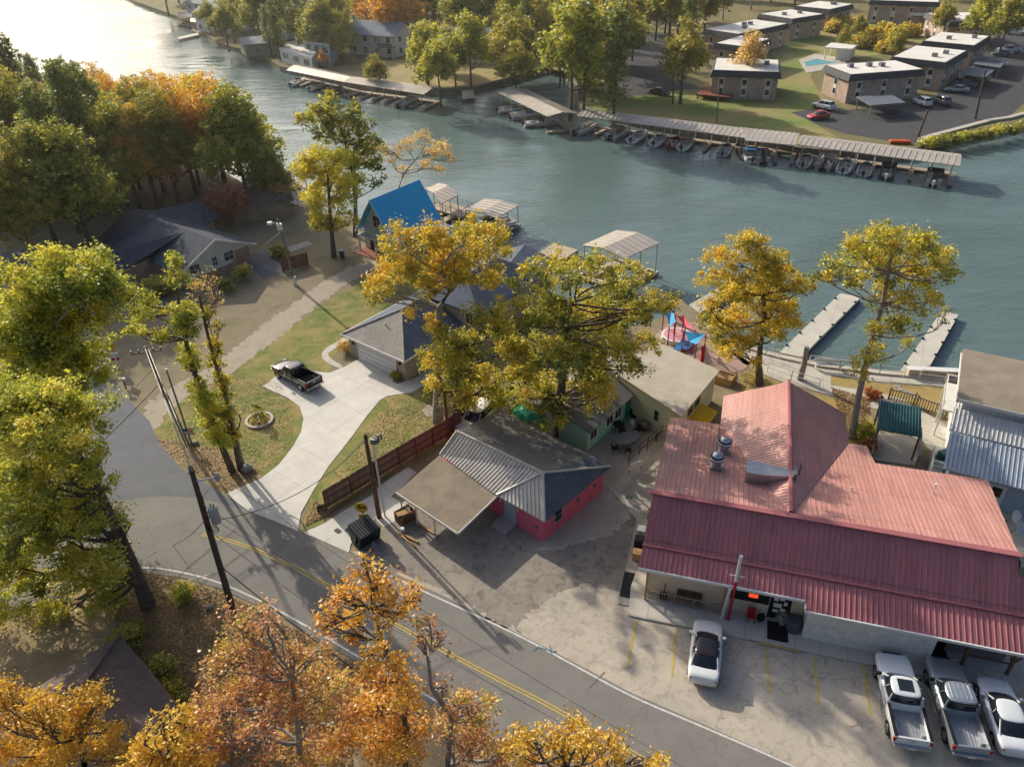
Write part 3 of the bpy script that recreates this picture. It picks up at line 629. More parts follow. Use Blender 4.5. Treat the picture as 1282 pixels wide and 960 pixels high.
# rooftop equipment
def roof_fan(u, v, z0, big):
    b = MB(RF); b.box(u-.42, u+.42, v-.42, v+.42, z0-.2, z0+.35); o = b.build('exhaust_fan', STEEL, rb)
    b = MB(RF); b.lathe((u, v), [(.34, z0+.36), (.36, z0+.75), (.52, z0+.8), (.55, z0+1.0), (.50, z0+1.08)], 20); b.build('fan_drum', STEEL, o, True)
    b = MB(RF); b.lathe((u, v), [(.47, z0+1.085), (.47, z0+1.12)], 20); b.build('fan_throat', BLACK, o)
    b = MB(RF); b.lathe((u, v), [(.40, z0+1.16), (.36, z0+1.26), (.22, z0+1.36), (.05, z0+1.39)], 20); b.build('fan_cap', STEEL, o, True)
roof_fan(4.25, 7.3, back(7.3), 1); roof_fan(3.8, 4.7, back(4.7), 1)
b = MB(RF); z0 = back(3.9); b.box(5.75, 7.1, 3.4, 4.75, z0-.25, z0+.95); b.loft([[(7.1, 3.5, z0+.1), (7.1, 4.65, z0+.1), (7.1, 4.65, z0+.93), (7.1, 3.5, z0+.93)], [(8.9, 3.7, z0+.55), (8.9, 4.3, z0+.55), (8.9, 4.3, z0+1.0), (8.9, 3.7, z0+1.0)]])
b.build('duct', STEEL, rb)
b = MB(RF); b.box(8.75, 8.95, 3.6, 4.4, z0+.1, z0+1.3); b.tube([(9.2, 4.6, z0+.1), (9.2, 4.6, z0+1.5)], .07, 8); b.build('duct_support', GREYM, rb)
b = MB(RF); b.tube([(17.9, 6.1, back(6.1)-.05), (17.9, 6.1, back(6.1)+.75)], .045, 8); b.cyl((17.9, 6.1), .09, back(6.1)+.75, back(6.1)+.85); b.build('vent_pipe', TRIM, rb)
b = MB(RF); b.tube([(12.6, 4.6, back(4.6)-.05), (12.6, 4.6, back(4.6)+.35)], .06, 8); b.build('vent_pipe', TRIM, rb)
b = MB(RF); b.tube([(3.75, 11.5, back(11.5)+.1), (3.9, 8.2, back(8.2)+.12)], .05, 6); b.tube([(3.75, 5.5, back(5.5)+.12), (3.75, 11, back(11)+.12)], .04, 6); b.build('gas_pipe', GREYM, rb)
# the raised walk in front
b = MB(RF); b.prism([(-.4, -5.4), (21.6, -5.2), (21.6, -1.0), (.36, -1.0), (-.4, -1.0), (-.6, -3.0)], 0.0, .14)
b.build('sidewalk', CONC2, kind='structure')
b = MB(RF); b.box(-1.2, -.45, -4.6, 4.5, 0, .10); b.build('side_path', CONC3, kind='structure')
b = MB(RF); b.box(7.6, 10.1, -5.46, -5.36, .146, .152); b.build('kerb_paint_line', YPAINT, kind='structure')
# ------------------------------------------------------------------ PINK HOUSE
pf = Fr(2.03, 38.75, 137); pz = 2.35
ph = root('pink_house', 'bright pink house with ribbed metal roof and a flat carport at its side', 'house', (2.03, 38.75, 0))
# u runs along the road side to the far corner, v would point away from the house, so depth is negative v
A = G(551, 569, 2.35); Bq = G(572, 540, 3.9); C = G(680, 592, 4.0); D = G(622, 620, 2.38); E_ = G(682, 653, 2.3); Fq = G(764, 584, 2.3); N = G(625, 513, 2.5)
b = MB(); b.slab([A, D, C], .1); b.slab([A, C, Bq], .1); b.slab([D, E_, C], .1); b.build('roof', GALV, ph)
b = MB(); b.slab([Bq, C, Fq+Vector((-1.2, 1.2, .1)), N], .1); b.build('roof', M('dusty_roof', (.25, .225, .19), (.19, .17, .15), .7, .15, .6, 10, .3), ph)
b = MB(); b.slab([C, E_, Fq], .1); b.slab([C, Fq, Fq+Vector((-1.2, 1.2, .1))], .1); b.build('roof', SH_G, ph)
b = MB(); b.seams([A, D, C], .3, .07, .07, along=(A-Bq), inset=0); b.seams([A, C, Bq], .3, .07, .07, along=(A-Bq), inset=0); b.seams([D, E_, C], .3, .07, .07, along=(E_-C)); b.build('roof_rib', GALV, ph)
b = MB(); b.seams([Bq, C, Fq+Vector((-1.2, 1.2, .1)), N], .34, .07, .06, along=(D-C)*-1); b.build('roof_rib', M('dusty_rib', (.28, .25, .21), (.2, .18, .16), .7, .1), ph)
b = MB()
for p, q in ((Bq, C), (C, E_), (D, C), (Bq, A), (C, Fq)): b.tube([p+Vector((0, 0, .05)), q+Vector((0, 0, .05))], .09, 6)
b.build('ridge_cap', GALV, ph)
PW = [Vector(p) for p in (G(682, 681), G(757, 607), G(630, 537), G(556, 590))]
P0 = Vector((1.9, 38.95, 0)); du = Vector((-.731, .682, 0)); dv = Vector((.682, .731, 0))
b = MB(); b.prism([P0, P0+dv*7.1, P0+dv*7.1+du*10.2, P0+du*10.2], 0, 2.33); b.build('wall', PINK, ph)
PFR = Fr(P0.x, P0.y, math.degrees(math.atan2(dv.y, dv.x)))   # u along the right hand wall; v = along du
door_on(ph, PFR, 3.1, .95, 1.95, 0, 'u-', M('pale_blue_door', (.45, .55, .60)), .1)
window_on(ph, PFR, 1.7, .95, .75, .95, 0, 'v-', M('buff_trim', (.45, .42, .35)), GLASS, .07, 0)
b = MB(PFR); b.box(3.9, 4.15, -.14, -.01, 1.2, 1.5); b.build('electric_meter', GREYM, ph); b = MB(PFR); b.box(5.9, 6.1, -.1, -.01, 1.3, 1.6); b.build('electric_meter', GREYM, ph)
for v_ in (2.3, 4.0): b = MB(PFR); b.cyl((-.09, v_), .06, 1.6, 1.85); b.build('wall_lamp', TRIM, ph)
b = MB(PFR); b.box(-.1, -.01, .45, .65, 1.1, 1.35); b.build('outlet_box', GREYM, ph)
b = MB(PFR); b.box(-.9, -.02, 2.5, 3.9, 0.0, .3); b.box(-1.3, -.9, 2.5, 3.9, 0.0, .15); b.build('step', CONC3, ph)
cq = [G(496, 616, 2.15), G(573, 667, 2.1), G(622, 620, 2.27), G(551, 569, 2.3)]
b = MB(); b.slab(cq, .1); o = b.build('carport_roof', CARPF, ph)
b = MB()
for p, q in ((cq[0], cq[1]), (cq[1], cq[2])):
    d = (q-p).normalized(); n = Vector((d.y, -d.x, 0)); b.loft([[p+n*.01+Vector((0, 0, .03)), p+n*.07+Vector((0, 0, .03)), p+n*.07-Vector((0, 0, .15)), p+n*.01-Vector((0, 0, .15))], [q+n*.01+Vector((0, 0, .03)), q+n*.07+Vector((0, 0, .03)), q+n*.07-Vector((0, 0, .15)), q+n*.01-Vector((0, 0, .15))]])
b.build('fascia', TRIM, o)
for p in (cq[0].lerp(cq[1], .06), cq[0].lerp(cq[1], .32), cq[0].lerp(cq[1], .62), cq[0].lerp(cq[3], .5)):
    b = MB(); b.box(p.x-.05, p.x+.05, p.y+.1, p.y+.2, 0, 2.02); b.build('carport_post', TRIM, ph)
# ------------------------------------------------------------------ MINT HOUSE
m0 = Fr(6.0, 49.0, 50)
mh = root('mint_house', 'mint green house with a low grey metal roof beside the patio', 'house', m0.p(0, 0))
b = MB(m0); b.prism([(0, 0), (7.2, 0), (7.2, 6.0), (0, 6.0)], 0, 2.45); b.build('wall', MINTW, mh)
b = MB(m0); P = [(-.4, -.5, 2.45), (7.6, -.5, 2.45), (7.6, 3, 3.4), (-.4, 3, 3.4)]; Q = [(-.4, 3, 3.4), (7.6, 3, 3.4), (7.6, 6.5, 2.45), (-.4, 6.5, 2.45)]; b.slab(P, .1); b.slab(Q, .1); b.build('roof', GALVD, mh)
b = MB(m0); b.seams(P, .3); b.seams(Q, .3); b.build('roof_seam', GALVD, mh)
for u in (.9, 3.3, 4.6): window_on(mh, m0, u, .9, .9, 1.1, 0, 'v-', TRIM, GLASS, .08, 1, muz=0)
b = MB(m0); b.box(5.8, 6.7, -.06, -.01, .05, 2.1); b.build('door', M('green_door', (.05, .3, .18)), mh)
# ------------------------------------------------------------------ CREAM HALL
c0 = Fr(13.54, 49.5, 127)   # u runs up the patio side, v points away
cz = 3.4
ch = root('cream_hall', 'cream hall with a flat beige roof and a yellow lean-to end by the patio', 'building', c0.o)
E1 = G(762, 461, 3.7); E2 = G(853, 521, 3.2); E3 = G(901, 464, 3.2); E4 = G(825, 428, 3.7)
b = MB(); b.slab([E1, E2, E3, E4], .16); b.build('roof', BEIGEF, ch)
ce = (E1+E2+E3+E4)/4
I = [p.lerp(ce, .06) for p in (E1, E2, E3, E4)]
b = MB(); b.prism([(p.x, p.y) for p in I], 0, 3.12); b.build('wall', CREAMW, ch)
fce = Fr(I[1].x, I[1].y, math.degrees(math.atan2(I[2].y-I[1].y, I[2].x-I[1].x)))
for u in (2.2, 3.6): window_on(ch, fce, u, 1.9, 1.0, .6, 0, 'v-', GREYM, GLASS, .06, 0, muz=0)
b = MB(fce); b.slab([(.6, -1.6, 1.25), (4.6, -1.6, 1.25), (4.6, -.02, 1.5), (.6, -.02, 1.5)], .08); b.build('awning', YEL, ch)
b = MB(fce); b.box(.7, 4.5, -1.5, -.3, 0.01, 1.1); b.build('serving_counter', M('grey_counter', (.2, .19, .18)), ch)
fcf = Fr(I[0].x, I[0].y, math.degrees(math.atan2(I[1].y-I[0].y, I[1].x-I[0].x)))
window_on(ch, fcf, 5.4, 1.2, .35, .9, 0, 'v-', M('green_trim', (.1, .3, .2)), GLASS, .05, 0)
# ------------------------------------------------------------------ GARAGE HOUSE
g0 = Fr(-9.95, 60.35, 51.4)    # corner nearest the driveway end; u runs back along the side wall, +v towards the garage door
gh = root('garage_house', 'beige house with a tan and slate hip roof and a white double garage door', 'house', g0.o)
b = MB(g0); b.prism([(0, 0), (16, 0), (16, 7.7), (0, 7.7)], 0, 2.55); b.build('wall', BEIGEW, gh)
ze, za = 2.6, 4.75; e = .45
P = [(-e, -e, ze), (-e, 7.7+e, ze), (3.9, 3.85, za)]
b = MB(g0); b.slab(P[::-1], .12); b.build('roof', SH_T, gh)
b = MB(g0); b.slab([(-e, -e, ze), (3.9, 3.85, za), (16.5, 3.85, za), (16.5, -e, ze)][::-1], .12); b.slab([(-e, 7.7+e, ze), (16.5, 7.7+e, ze), (16.5, 3.85, za), (3.9, 3.85, za)][::-1], .12); b.build('roof', SH_B, gh)
b = MB(g0)
for p, q in (((-e, -e, ze), (3.9, 3.85, za)), ((-e, 8.1, ze), (3.9, 3.85, za)), ((3.9, 3.85, za), (16.5, 3.85, za))): b.tube([(p[0], p[1], p[2]+.03), (q[0], q[1], q[2]+.03)], .07, 6)
b.build('ridge_cap', SH_T, gh)
b = MB(g0); b.box(-e-.09, -e-.01, -e-.09, 8.2, ze-.19, ze+.0); b.box(-e, 16.5, -e-.09, -e-.01, ze-.19, ze); b.box(-e, 16.5, 8.16, 8.24, ze-.19, ze); b.build('fascia', TRIM, gh)
b = MB(g0); b.box(-.05, -.01, 1.3, 6.3, .03, 2.2); o = b.build('garage_door', M('garage_door_white', (.74, .75, .76), (.7, .71, .72)), gh)
b = MB(g0)
for k in range(1, 4): b.box(-.065, -.05, 1.35, 6.25, .03+k*.54-.012, .03+k*.54+.012)
b.build('door_panel_line', GREYM, o)
b = MB(g0); b.box(-.09, -.01, 1.15, 1.29, .02, 2.3); b.box(-.09, -.01, 6.31, 6.45, .02, 2.3); b.box(-.09, -.01, 1.29, 6.31, 2.21, 2.32); b.build('door_trim', TRIM, gh)
for v_ in (.55, 6.95): b = MB(g0); b.box(-.14, -.01, v_, v_+.2, 1.6, 1.9); b.build('wall_lamp', BLACK, gh)
b = MB(g0); b.tube([(1.9, 4.2, 3.4), (1.9, 4.2, 4.1)], .06, 8); b.build('vent_pipe', TRIM, gh)
# taller main wing behind the trees
b = MB(g0); b.prism([(8, -2.5), (18, -2.5), (18, 5), (8, 5)], 0, 4.6); b.build('wall', BEIGEW, gh)
b = MB(g0)
for P in ([(7.5, -3, 4.6), (18.5, -3, 4.6), (15.5, 1.2, 6.6), (10.5, 1.2, 6.6)], [(7.5, 5.5, 4.6), (10.5, 1.2, 6.6), (15.5, 1.2, 6.6), (18.5, 5.5, 4.6)], [(7.5, -3, 4.6), (10.5, 1.2, 6.6), (7.5, 5.5, 4.6)], [(18.5, -3, 4.6), (18.5, 5.5, 4.6), (15.5, 1.2, 6.6)]): b.slab(P, .12)
b.build('roof', SH_B, gh)
for u in (-1.2, 2.6): window_on(gh, g0, u, 2.9, .9, 1.2, 8, 'u-', TRIM, GLASS)
for u in (10, 13.5): window_on(gh, g0, u, 2.9, .9, 1.2, -2.5, 'v-', TRIM, GLASS)
# slate lakeside house between the garage house and the boat docks
l0 = Fr(2.3, 72.7, 70)
lh = root('lakeside_house', 'low slate roofed lakeside house seen between the tree crowns by the docks', 'house', l0.o)
b = MB(l0); b.prism([(0, 0), (8, 0), (8, 7), (0, 7)], 0, 2.7); b.build('wall', BEIGEW, lh)
b = MB(l0)
P = [(-.4, -.4, 2.7), (8.4, -.4, 2.7), (8.4, 3.5, 4.2), (-.4, 3.5, 4.2)]; b.slab(P, .12); b.slab([(-.4, 3.5, 4.2), (8.4, 3.5, 4.2), (8.4, 7.4, 2.7), (-.4, 7.4, 2.7)], .12); b.build('roof', SH_B, lh)
b = MB(l0); b.face([(0, .1, 2.7), (0, 6.9, 2.7), (0, 3.5, 4.1)]); b.build('gable', TRIM, lh)
for u in (2, 5.5): window_on(lh, l0, u, 1.0, 1.1, 1.2, 0, 'v-', TRIM, GLASS)
for u in (2.0, 5.0): window_on(lh, l0, u, 1.0, 1.1, 1.2, 0, 'u-', TRIM, GLASS)
# ------------------------------------------------------------------ BLUE A-FRAME
b0 = Fr(-18.9, 91.1, 52)   # u = ridge direction (away to the lake), origin = left front corner, v to the left
bh = root('blue_roofed_house', 'white A-frame house with a steep bright blue metal roof at the water', 'house', b0.o)
WB = 6.0; LB = 8.4; ZB, ZT = 3.0, 7.3
bw = [(0, 0), (LB, 0), (LB, -WB), (0, -WB)]
b = MB(b0); b.prism([(.9, 0), (LB, 0), (LB, -WB), (.9, -WB)], 0, ZB); b.build('wall', WHITEW, bh)
b = MB(b0); b.face([(.9, .0, ZB), (.9, -WB, ZB), (.9, -WB/2, ZT-.15)]); b.build('gable', WHITEW, bh); b = MB(b0); b.face([(LB, -.0, ZB), (LB, -WB/2, ZT-.15), (LB, -WB, ZB)]); b.build('gable', WHITEW, bh)
P = [(-.2, -WB-.35, ZB-.35), (LB+.3, -WB-.35, ZB-.35), (LB+.3, -WB/2, ZT), (-.2, -WB/2, ZT)]; Q = [(-.2, -WB/2, ZT), (LB+.3, -WB/2, ZT), (LB+.3, .35, ZB-.35), (-.2, .35, ZB-.35)]
b = MB(b0); b.slab(P, .12); b.slab(Q, .12); b.build('roof', CYAN, bh)
b = MB(b0); b.tube([(-.25, -WB/2, ZT-.1), (-.25, .35, ZB-.45)], .09, 4); b.tube([(-.25, -WB/2, ZT-.1), (-.25, -WB-.35, ZB-.45)], .09, 4); b.build('barge_board', TRIM, bh)
b = MB(b0); b.box(-.3, .89, -WB, 0, 2.1, 2.25)
o = b.build('balcony', TRIM, bh)
b = MB(b0); b.box(-.32, -.24, -WB, 0, 3.0, 3.08)
for i in range(19): b.box(-.3, -.26, -WB+.1+i*.28, -WB+.14+i*.28, 2.25, 3.0)
b.build('balcony_railing', TRIM, o)
for v in (-.15, -WB/2, -WB+.15): b = MB(b0); b.box(-.28, -.12, v-.08, v+.08, 0, 2.1); b.build('balcony_post', TRIM, bh)
door_on(bh, b0, -1.5, .9, 1.95, .9, 'u-', BLACK, .05); window_on(bh, b0, -3.6, .8, 1.1, 1.1, .9, 'u-', TRIM, GLASS); window_on(bh, b0, -2.6, 3.4, 1.2, 1.4, .9, 'u-', TRIM, GLASS)
for u in (2.5, 4.6, 6.8): window_on(bh, b0, u, 1.1, .9, 1.1, -WB, 'v-', TRIM, GLASS)
b = MB(b0); b.box(-1.2, 1.0, -WB-.2, .2, .0, .1); b.build('porch_slab', M('red_brick_floor', (.32, .10, .06), (.24, .08, .05)), bh)
# small lower roof and balcony towards the lake
b = MB(b0); P = [(5, -WB-2.4, 2.3), (LB, -WB-2.4, 2.3), (LB, -WB-.37, 2.55), (5, -WB-.37, 2.55)]; b.slab(P, .1); b.build('porch_roof', WHITEM, bh)
for u in (5.2, LB-.2): b = MB(b0); b.box(u-.06, u+.06, -WB-2.3, -WB-2.18, 0, 2.2); b.build('porch_roof_post', TRIM, bh)
# ------------------------------------------------------------------ DARK ROOF HOUSE
d0 = Fr(-37.9, 81.2, 52)   # origin: front corner of the pale gable end; u runs along the gable end towards the lake, v to the left along the house
dh = root('dark_roofed_house', 'brick and pale sided house under a wide dark shingle roof among the trees', 'house', d0.o)
b = MB(d0); b.prism([(0, 0), (9.2, 0), (9.2, 17), (0, 17)], 0, 2.55); b.build('wall', BRICK, dh)
b = MB(d0); b.box(-.01, 6.6, -.06, -.005, .9, 2.6); b.face([(-.01, -.03, 2.6), (9.2, -.03, 2.6), (4.6, -.03, 4.5)]); b.box(6.6, 9.2, -.06, -.005, 2.2, 2.6); b.build('gable_siding', GREYSW, dh)
ze, za = 2.62, 4.7
b = MB(d0)
b.slab([(-.7, -.7, ze-.3), (4.6, -.7, za), (4.6, 17.5, za), (-.7, 17.5, ze-.3)], .14); b.slab([(4.6, -.7, za), (9.9, -.7, ze-.3), (9.9, 17.5, ze-.3), (4.6, 17.5, za)], .14)
b.slab([(4.6, 12.0, za-.1), (4.6, 5.0, za-.1), (-4.6, 5.6, ze-.3), (-4.6, 8.5, 3.9)], .14); b.slab([(4.6, 12.0, za-.1), (-4.6, 8.5, 3.9), (-4.6, 11.4, ze-.3), (-.7, 12.6, ze-.2)], .14)
b.slab([(4.6, 14.5, za+.05), (12.6, 14.5, 3.95), (12.6, 11.0, ze-.3), (9.0, 9.0, ze)], .14); b.slab([(4.6, 14.5, za+.05), (9.0, 18.5, ze), (12.6, 18.0, ze-.3), (12.6, 14.5, 3.95)], .14)
b.build('roof', SH_D, dh)
b = MB(d0); b.prism([(-4.1, 5.9), (0, 5.9), (0, 11), (-4.1, 11)], 0, 2.45); b.prism([(9.2, 11.6), (12.2, 11.6), (12.2, 17.4), (9.2, 17.4)], 0, 2.5); b.build('wall', BRICK, dh)
b = MB(d0)
for p, q in (((-.75, -.76, ze-.3), (4.6, -.76, za)), ((4.6, -.76, za), (9.95, -.76, ze-.3))): b.loft([[(p[0], p[1], p[2]-.18), (p[0], p[1]-.05, p[2]-.18), (p[0], p[1]-.05, p[2]+.05), (p[0], p[1], p[2]+.05)], [(q[0], q[1], q[2]-.18), (q[0], q[1]-.05, q[2]-.18), (q[0], q[1]-.05, q[2]+.05), (q[0], q[1], q[2]+.05)]])
b.build('barge_board', TRIM, dh)
for u, w in ((1.6, 1.3), (4.3, .6), (6.3, 1.3)): window_on(dh, d0, u, 1.35, w, 1.1, -.06, 'v-', TRIM, GLASSB)
window_on(dh, d0, 8.4, .9, 1.3, 1.2, -4.1, 'u-', TRIM, GLASSB)
# small tan shingle roof behind it
t0 = Fr(-38, 101, 20); th = root('shingled_cottage', 'small brown shingled cottage in the shade behind the dark roofed house', 'cottage', t0.o)
b = MB(t0); b.prism([(0, 0), (8, 0), (8, 6), (0, 6)], 0, 2.4); b.build('wall', BRICKD, th)
b = MB(t0); b.slab([(-.5, -.5, 2.4), (8.5, -.5, 2.4), (6, 3, 4), (2, 3, 4)], .1); b.slab([(-.5, 6.5, 2.4), (2, 3, 4), (6, 3, 4), (8.5, 6.5, 2.4)], .1); b.slab([(-.5, -.5, 2.4), (2, 3, 4), (-.5, 6.5, 2.4)], .1); b.slab([(8.5, -.5, 2.4), (8.5, 6.5, 2.4), (6, 3, 4)], .1); b.build('roof', SH_N, th)
# ------------------------------------------------------------------ BROWN ROOF HOUSE (lower left)
n0 = G(150, 794, 2.6); nA = G(-80, 892, 2.6); nB = G(330, 1010, 2.6)
nh = root('brown_roofed_house', 'house under a low brown shingle hip roof in tree shade near the big oak', 'house', (n0.x, n0.y, 0))
du = (nB-n0).normalized(); dn = Vector((du.y, -du.x, 0)); 
if dn.x > 0: dn = -dn
Wn = 11.0; Ln = 15
b = MB(); a1, a2, a3, a4 = n0, n0+du*Ln, n0+du*Ln+dn*Wn, n0+dn*Wn; up = Vector((0, 0, 1.7)); r1 = n0+du*5.2+dn*5.5+up; r2 = n0+du*(Ln-5.2)+dn*5.5+up
for P in ([a1, a2, r2, r1], [a1, r1, a4], [a4, r1, r2, a3], [a2, a3, r2]): b.slab(P, .14)
b.build('roof', SH_N, nh)
b = MB(); c = (a1+a3)/2; b.prism([(p.lerp(c, .08).x, p.lerp(c, .08).y) for p in (a1, a2, a3, a4)], 0, 2.5); b.build('wall', BRICKD, nh)
b = MB(); b.tube([a1+Vector((0, 0, .04)), r1+Vector((0, 0, .04)), a4+Vector((0, 0, .04))], .08, 6); b.tube([r1+Vector((0, 0, .04)), r2+Vector((0, 0, .04))], .08, 6); b.build('ridge_cap', SH_N, nh)
b = MB(); p = r1-up*.7+du*3.2-dn*2.4; b.cyl((p.x, p.y), .06, p.z-.3, p.z+.4, 8); b.build('vent_pipe', TRIM, nh)
# ------------------------------------------------------------------ TEAL SHED
s0 = [G(1101, 501, 2.8), G(1153, 510, 2.9), G(1154, 547, 2.5), G(1098, 537, 2.5)]
ts = root('teal_roofed_shelter', 'small open shelter with a dark teal corrugated roof over a concrete slab', 'shelter', (s0[3].x, s0[3].y, 0))
b = MB(); b.slab([s0[3], s0[2], s0[1], s0[0]], .06); b.build('roof', TEALM, ts)
b = MB(); b.seams([s0[3], s0[2], s0[1], s0[0]], .22, .05, .05, along=(s0[3]-s0[0])); b.build('roof_rib', TEALM, ts)
cc = sum(s0, Vector())/4
for p in s0:
    q = p.lerp(cc, .08); b = MB(); b.box(q.x-.06, q.x+.06, q.y-.06, q.y+.06, 0, 2.5); b.build('post', WOOD, ts)
b = MB(); p, q = G(1094, 548), G(1088, 578); d = (q-p).normalized(); n = Vector((-d.y, d.x, 0)); b.prism([p, q, q+n*.12, p+n*.12], 0, 1.0); b.build('side_wall', GREYM, ts)
b = MB(); p, q = G(1148, 556), G(1146, 584); b.prism([p, q, q+n*.12, p+n*.12], 0, 1.2); b.build('side_wall', GREYM, ts)
# ------------------------------------------------------------------ WHITE LAKE HOUSE (right edge)
w0 = Fr(34.24, 47.64, -29.2)     # u to the right, v towards the lake
wh = root('white_lake_house', 'white two storey lake house with a tan flat roof over white metal porch roofs', 'house', w0.o)
b = MB(w0); b.prism([(.5, .4), (12, .4), (12, 7.0), (.5, 7.0)], 0, 5.2); b.build('wall', WHITEW, wh)
b = MB(w0); b.slab([(0, 0, 5.4), (12.5, 0, 5.4), (12.5, 7.6, 5.8), (0, 7.6, 5.8)], .2); b.build('roof', TANF, wh)
b = MB(w0); b.box(-.06, -.005, -.02, 7.62, 5.2, 5.44); b.box(-.06, 12.5, -.06, -.01, 5.15, 5.42); b.build('fascia', TRIM, wh)
P = [(0, -1.9, 3.7), (12.5, -1.9, 3.7), (12.5, -.02, 4.6), (0, -.02, 4.6)]
b = MB(w0); b.slab(P, .1); b.build('porch_roof', WHITEM, wh); b = MB(w0); b.seams(P, .3); b.build('roof_seam', WHITEM, wh)
P = [(.1, -5.4, 2.55), (12.5, -5.4, 2.55), (12.5, -1.95, 3.6), (.1, -1.95, 3.6)]
b = MB(w0); b.slab(P, .1); b.build('porch_roof', BLUEM, wh); b = MB(w0); b.seams(P, .3); b.build('roof_seam', BLUEM, wh)
b = MB(w0); b.prism([(.6, -5.0), (12, -5.0), (12, .35), (.6, .35)], 0, 2.5); b.build('wall', BLUEW, wh)
door_on(wh, w0, 3.85, .95, 2.0, -5.0, 'v-', TRIM, .05, GLASS)
b = MB(w0); b.box(-.5, .45, 2.4, 6.8, 2.6, 2.75); b.box(-.5, -.44, 2.4, 6.8, 3.5, 3.6); b.box(-.5, .45, 6.74, 6.8, 3.5, 3.6)
for i in range(18): b.box(-.49, -.46, 2.42+i*.25, 2.45+i*.25, 2.75, 3.5)
b.build('balcony', TRIM, wh)
for v in (2.5, 4.6, 6.7): b = MB(w0); b.box(-.5, -.38, v-.06, v+.06, 0, 2.6); b.build('balcony_post', TRIM, wh)
window_on(wh, w0, 3.6, 3.0, 1.1, 1.3, .5, 'u-', TRIM, GLASS); window_on(wh, w0, 5.8, 3.0, 1.1, 1.3, .5, 'u-', TRIM, GLASS); window_on(wh, w0, 1.4, 3.0, .8, 1.3, .5, 'u-', TRIM, GLASS)
b = MB(w0)
for i in range(5): b.box(-.4, .4, -2.6-i*.3, -2.3-i*.3, 0, 1.0-i*.2)
b.box(-.5, -.4, -4.2, -1.2, 0, 1.5); b.build('stair', TRIM, wh)
# ================================================================== VEHICLES
def ring(x, w, zb, zt, rnd=.12, shoulder=.0, ws=None):
    """one cross section of a body: half width w, from zb to zt, with rounded top edges; ws = half width at the top"""
    ws = w if ws is None else ws
    return [(x, -w*.93, zb), (x, -w, zb+(zt-zb)*.25), (x, -w, zb+(zt-zb)*.62), (x, -ws*.985, zt-rnd*.45), (x, -ws+rnd, zt), (x, 0, zt+.015), (x, ws-rnd, zt), (x, ws*.985, zt-rnd*.45), (x, w, zb+(zt-zb)*.62), (x, w, zb+(zt-zb)*.25), (x, w*.93, zb)]
def wheels(t, xs, w, r, wd=.24, rimmat=None):
    for x in xs:
        for sgn in (1, -1):
            y = sgn*(w-wd*.5-.005)
            b = MB(); a = y-wd/2; c = y+wd/2
            b.tube([(x, a, r), (x, a+.03, r), (x, c-.03, r), (x, c, r)], [r*.9, r, r, r*.9], 20); o = b.build('wheel', RUBBER, t, True)
            yo = c+.006 if sgn > 0 else a-.006
            b = MB(); b.tube([(x, yo-sgn*.03, r), (x, yo, r)], [r*.66, r*.6], 14); rr = b.build('rim', rimmat or STEEL, o)
            b = MB()
            for k in range(5):
                an = k*2*math.pi/5+.3; q = Vector((math.cos(an), 0, math.sin(an))); q2 = Vector((math.cos(an+.38), 0, math.sin(an+.38)))
                b.face([Vector((x, yo+sgn*.004, r))+q*r*.2, Vector((x, yo+sgn*.004, r))+q*r*.54, Vector((x, yo+sgn*.004, r))+q2*r*.54, Vector((x, yo+sgn*.004, r))+q2*r*.2])
            b.build('rim_gap', BLACK, o)
def arches(t, xs, w, r):
    b = MB()
    for x in xs:
        for sgn in (1, -1):
            y = sgn*(w+.004); n = 14
            b.face([(x+math.cos(math.pi*k/n)*(r+.07), y, r*.85+math.sin(math.pi*k/n)*(r+.08)) for k in range(n+1)][::sgn])
    b.build('wheel_arch', BLACK, t)
def quads(name, t, lst, mat):
    b = MB()
    for q in lst: b.face(q)
    return b.build(name, mat, t)
def lerp3(a, b, k): return tuple(a[i]+(b[i]-a[i])*k for i in range(3))
def cabin(t, base, top, body, rooflen_glass=None, split=None, zpad=.004, roofmat=None):
    """rounded dark glasshouse with body coloured roof shell and pillars; base and top = (x_rear, x_front, halfw, z)"""
    (bx0, bx1, bw, bz), (tx0, tx1, tw, tz) = base, top
    def rng(k, grow=0.0, n=5):
        x0 = bx0+(tx0-bx0)*k-grow; x1 = bx1+(tx1-bx1)*k+grow; w = bw+(tw-bw)*k+grow; z = bz+(tz-bz)*k
        return [(x0, -w*.72, z), (x0+.10, -w*.97, z), ((x0+x1)/2, -w, z), (x1-.16, -w*.93, z), (x1, -w*.66, z), (x1+.05, 0, z), (x1, w*.66, z), (x1-.16, w*.93, z), ((x0+x1)/2, w, z), (x0+.10, w*.97, z), (x0, w*.72, z), (x0-.04, 0, z)]
    b = MB(); b.loft([rng(-.12), rng(.0), rng(.5), rng(.93), rng(1.0, -.06)]); b.build('glasshouse', GLASS, t, sub=1)
    k0 = rng(.90, .012); k1 = rng(1.0, -.01); k2 = [(x, y*.86, z+.035) for x, y, z in rng(1.0, -.10)]; k3 = [((x-(tx0+tx1)/2)*.5+(tx0+tx1)/2, y*.45, tz+.062) for x, y, z in rng(1.0)]
    b = MB(); b.loft([k0, k1, k2, k3]); b.build('roof', roofmat or body, t, sub=1)
    p0 = rng(-.02, .012); p1 = rng(.93, .012)
    for i in (1, 2, 3, 7, 8, 9): b = MB(); b.tube([p0[i], tuple((Vector(p0[i])+Vector(p1[i]))/2*1.0), p1[i]], [.055, .045, .04] if i not in (2, 8) else .028, 6); b.build('pillar', body, t)
def lampbox(t, name, x, ys, z, sx, sy, sz, mat):
    for y in ys:
        b = MB(); b.box(x-sx/2, x+sx/2, y-sy/2, y+sy/2, z-sz/2, z+sz/2); b.build(name, mat, t, bevel=.012)
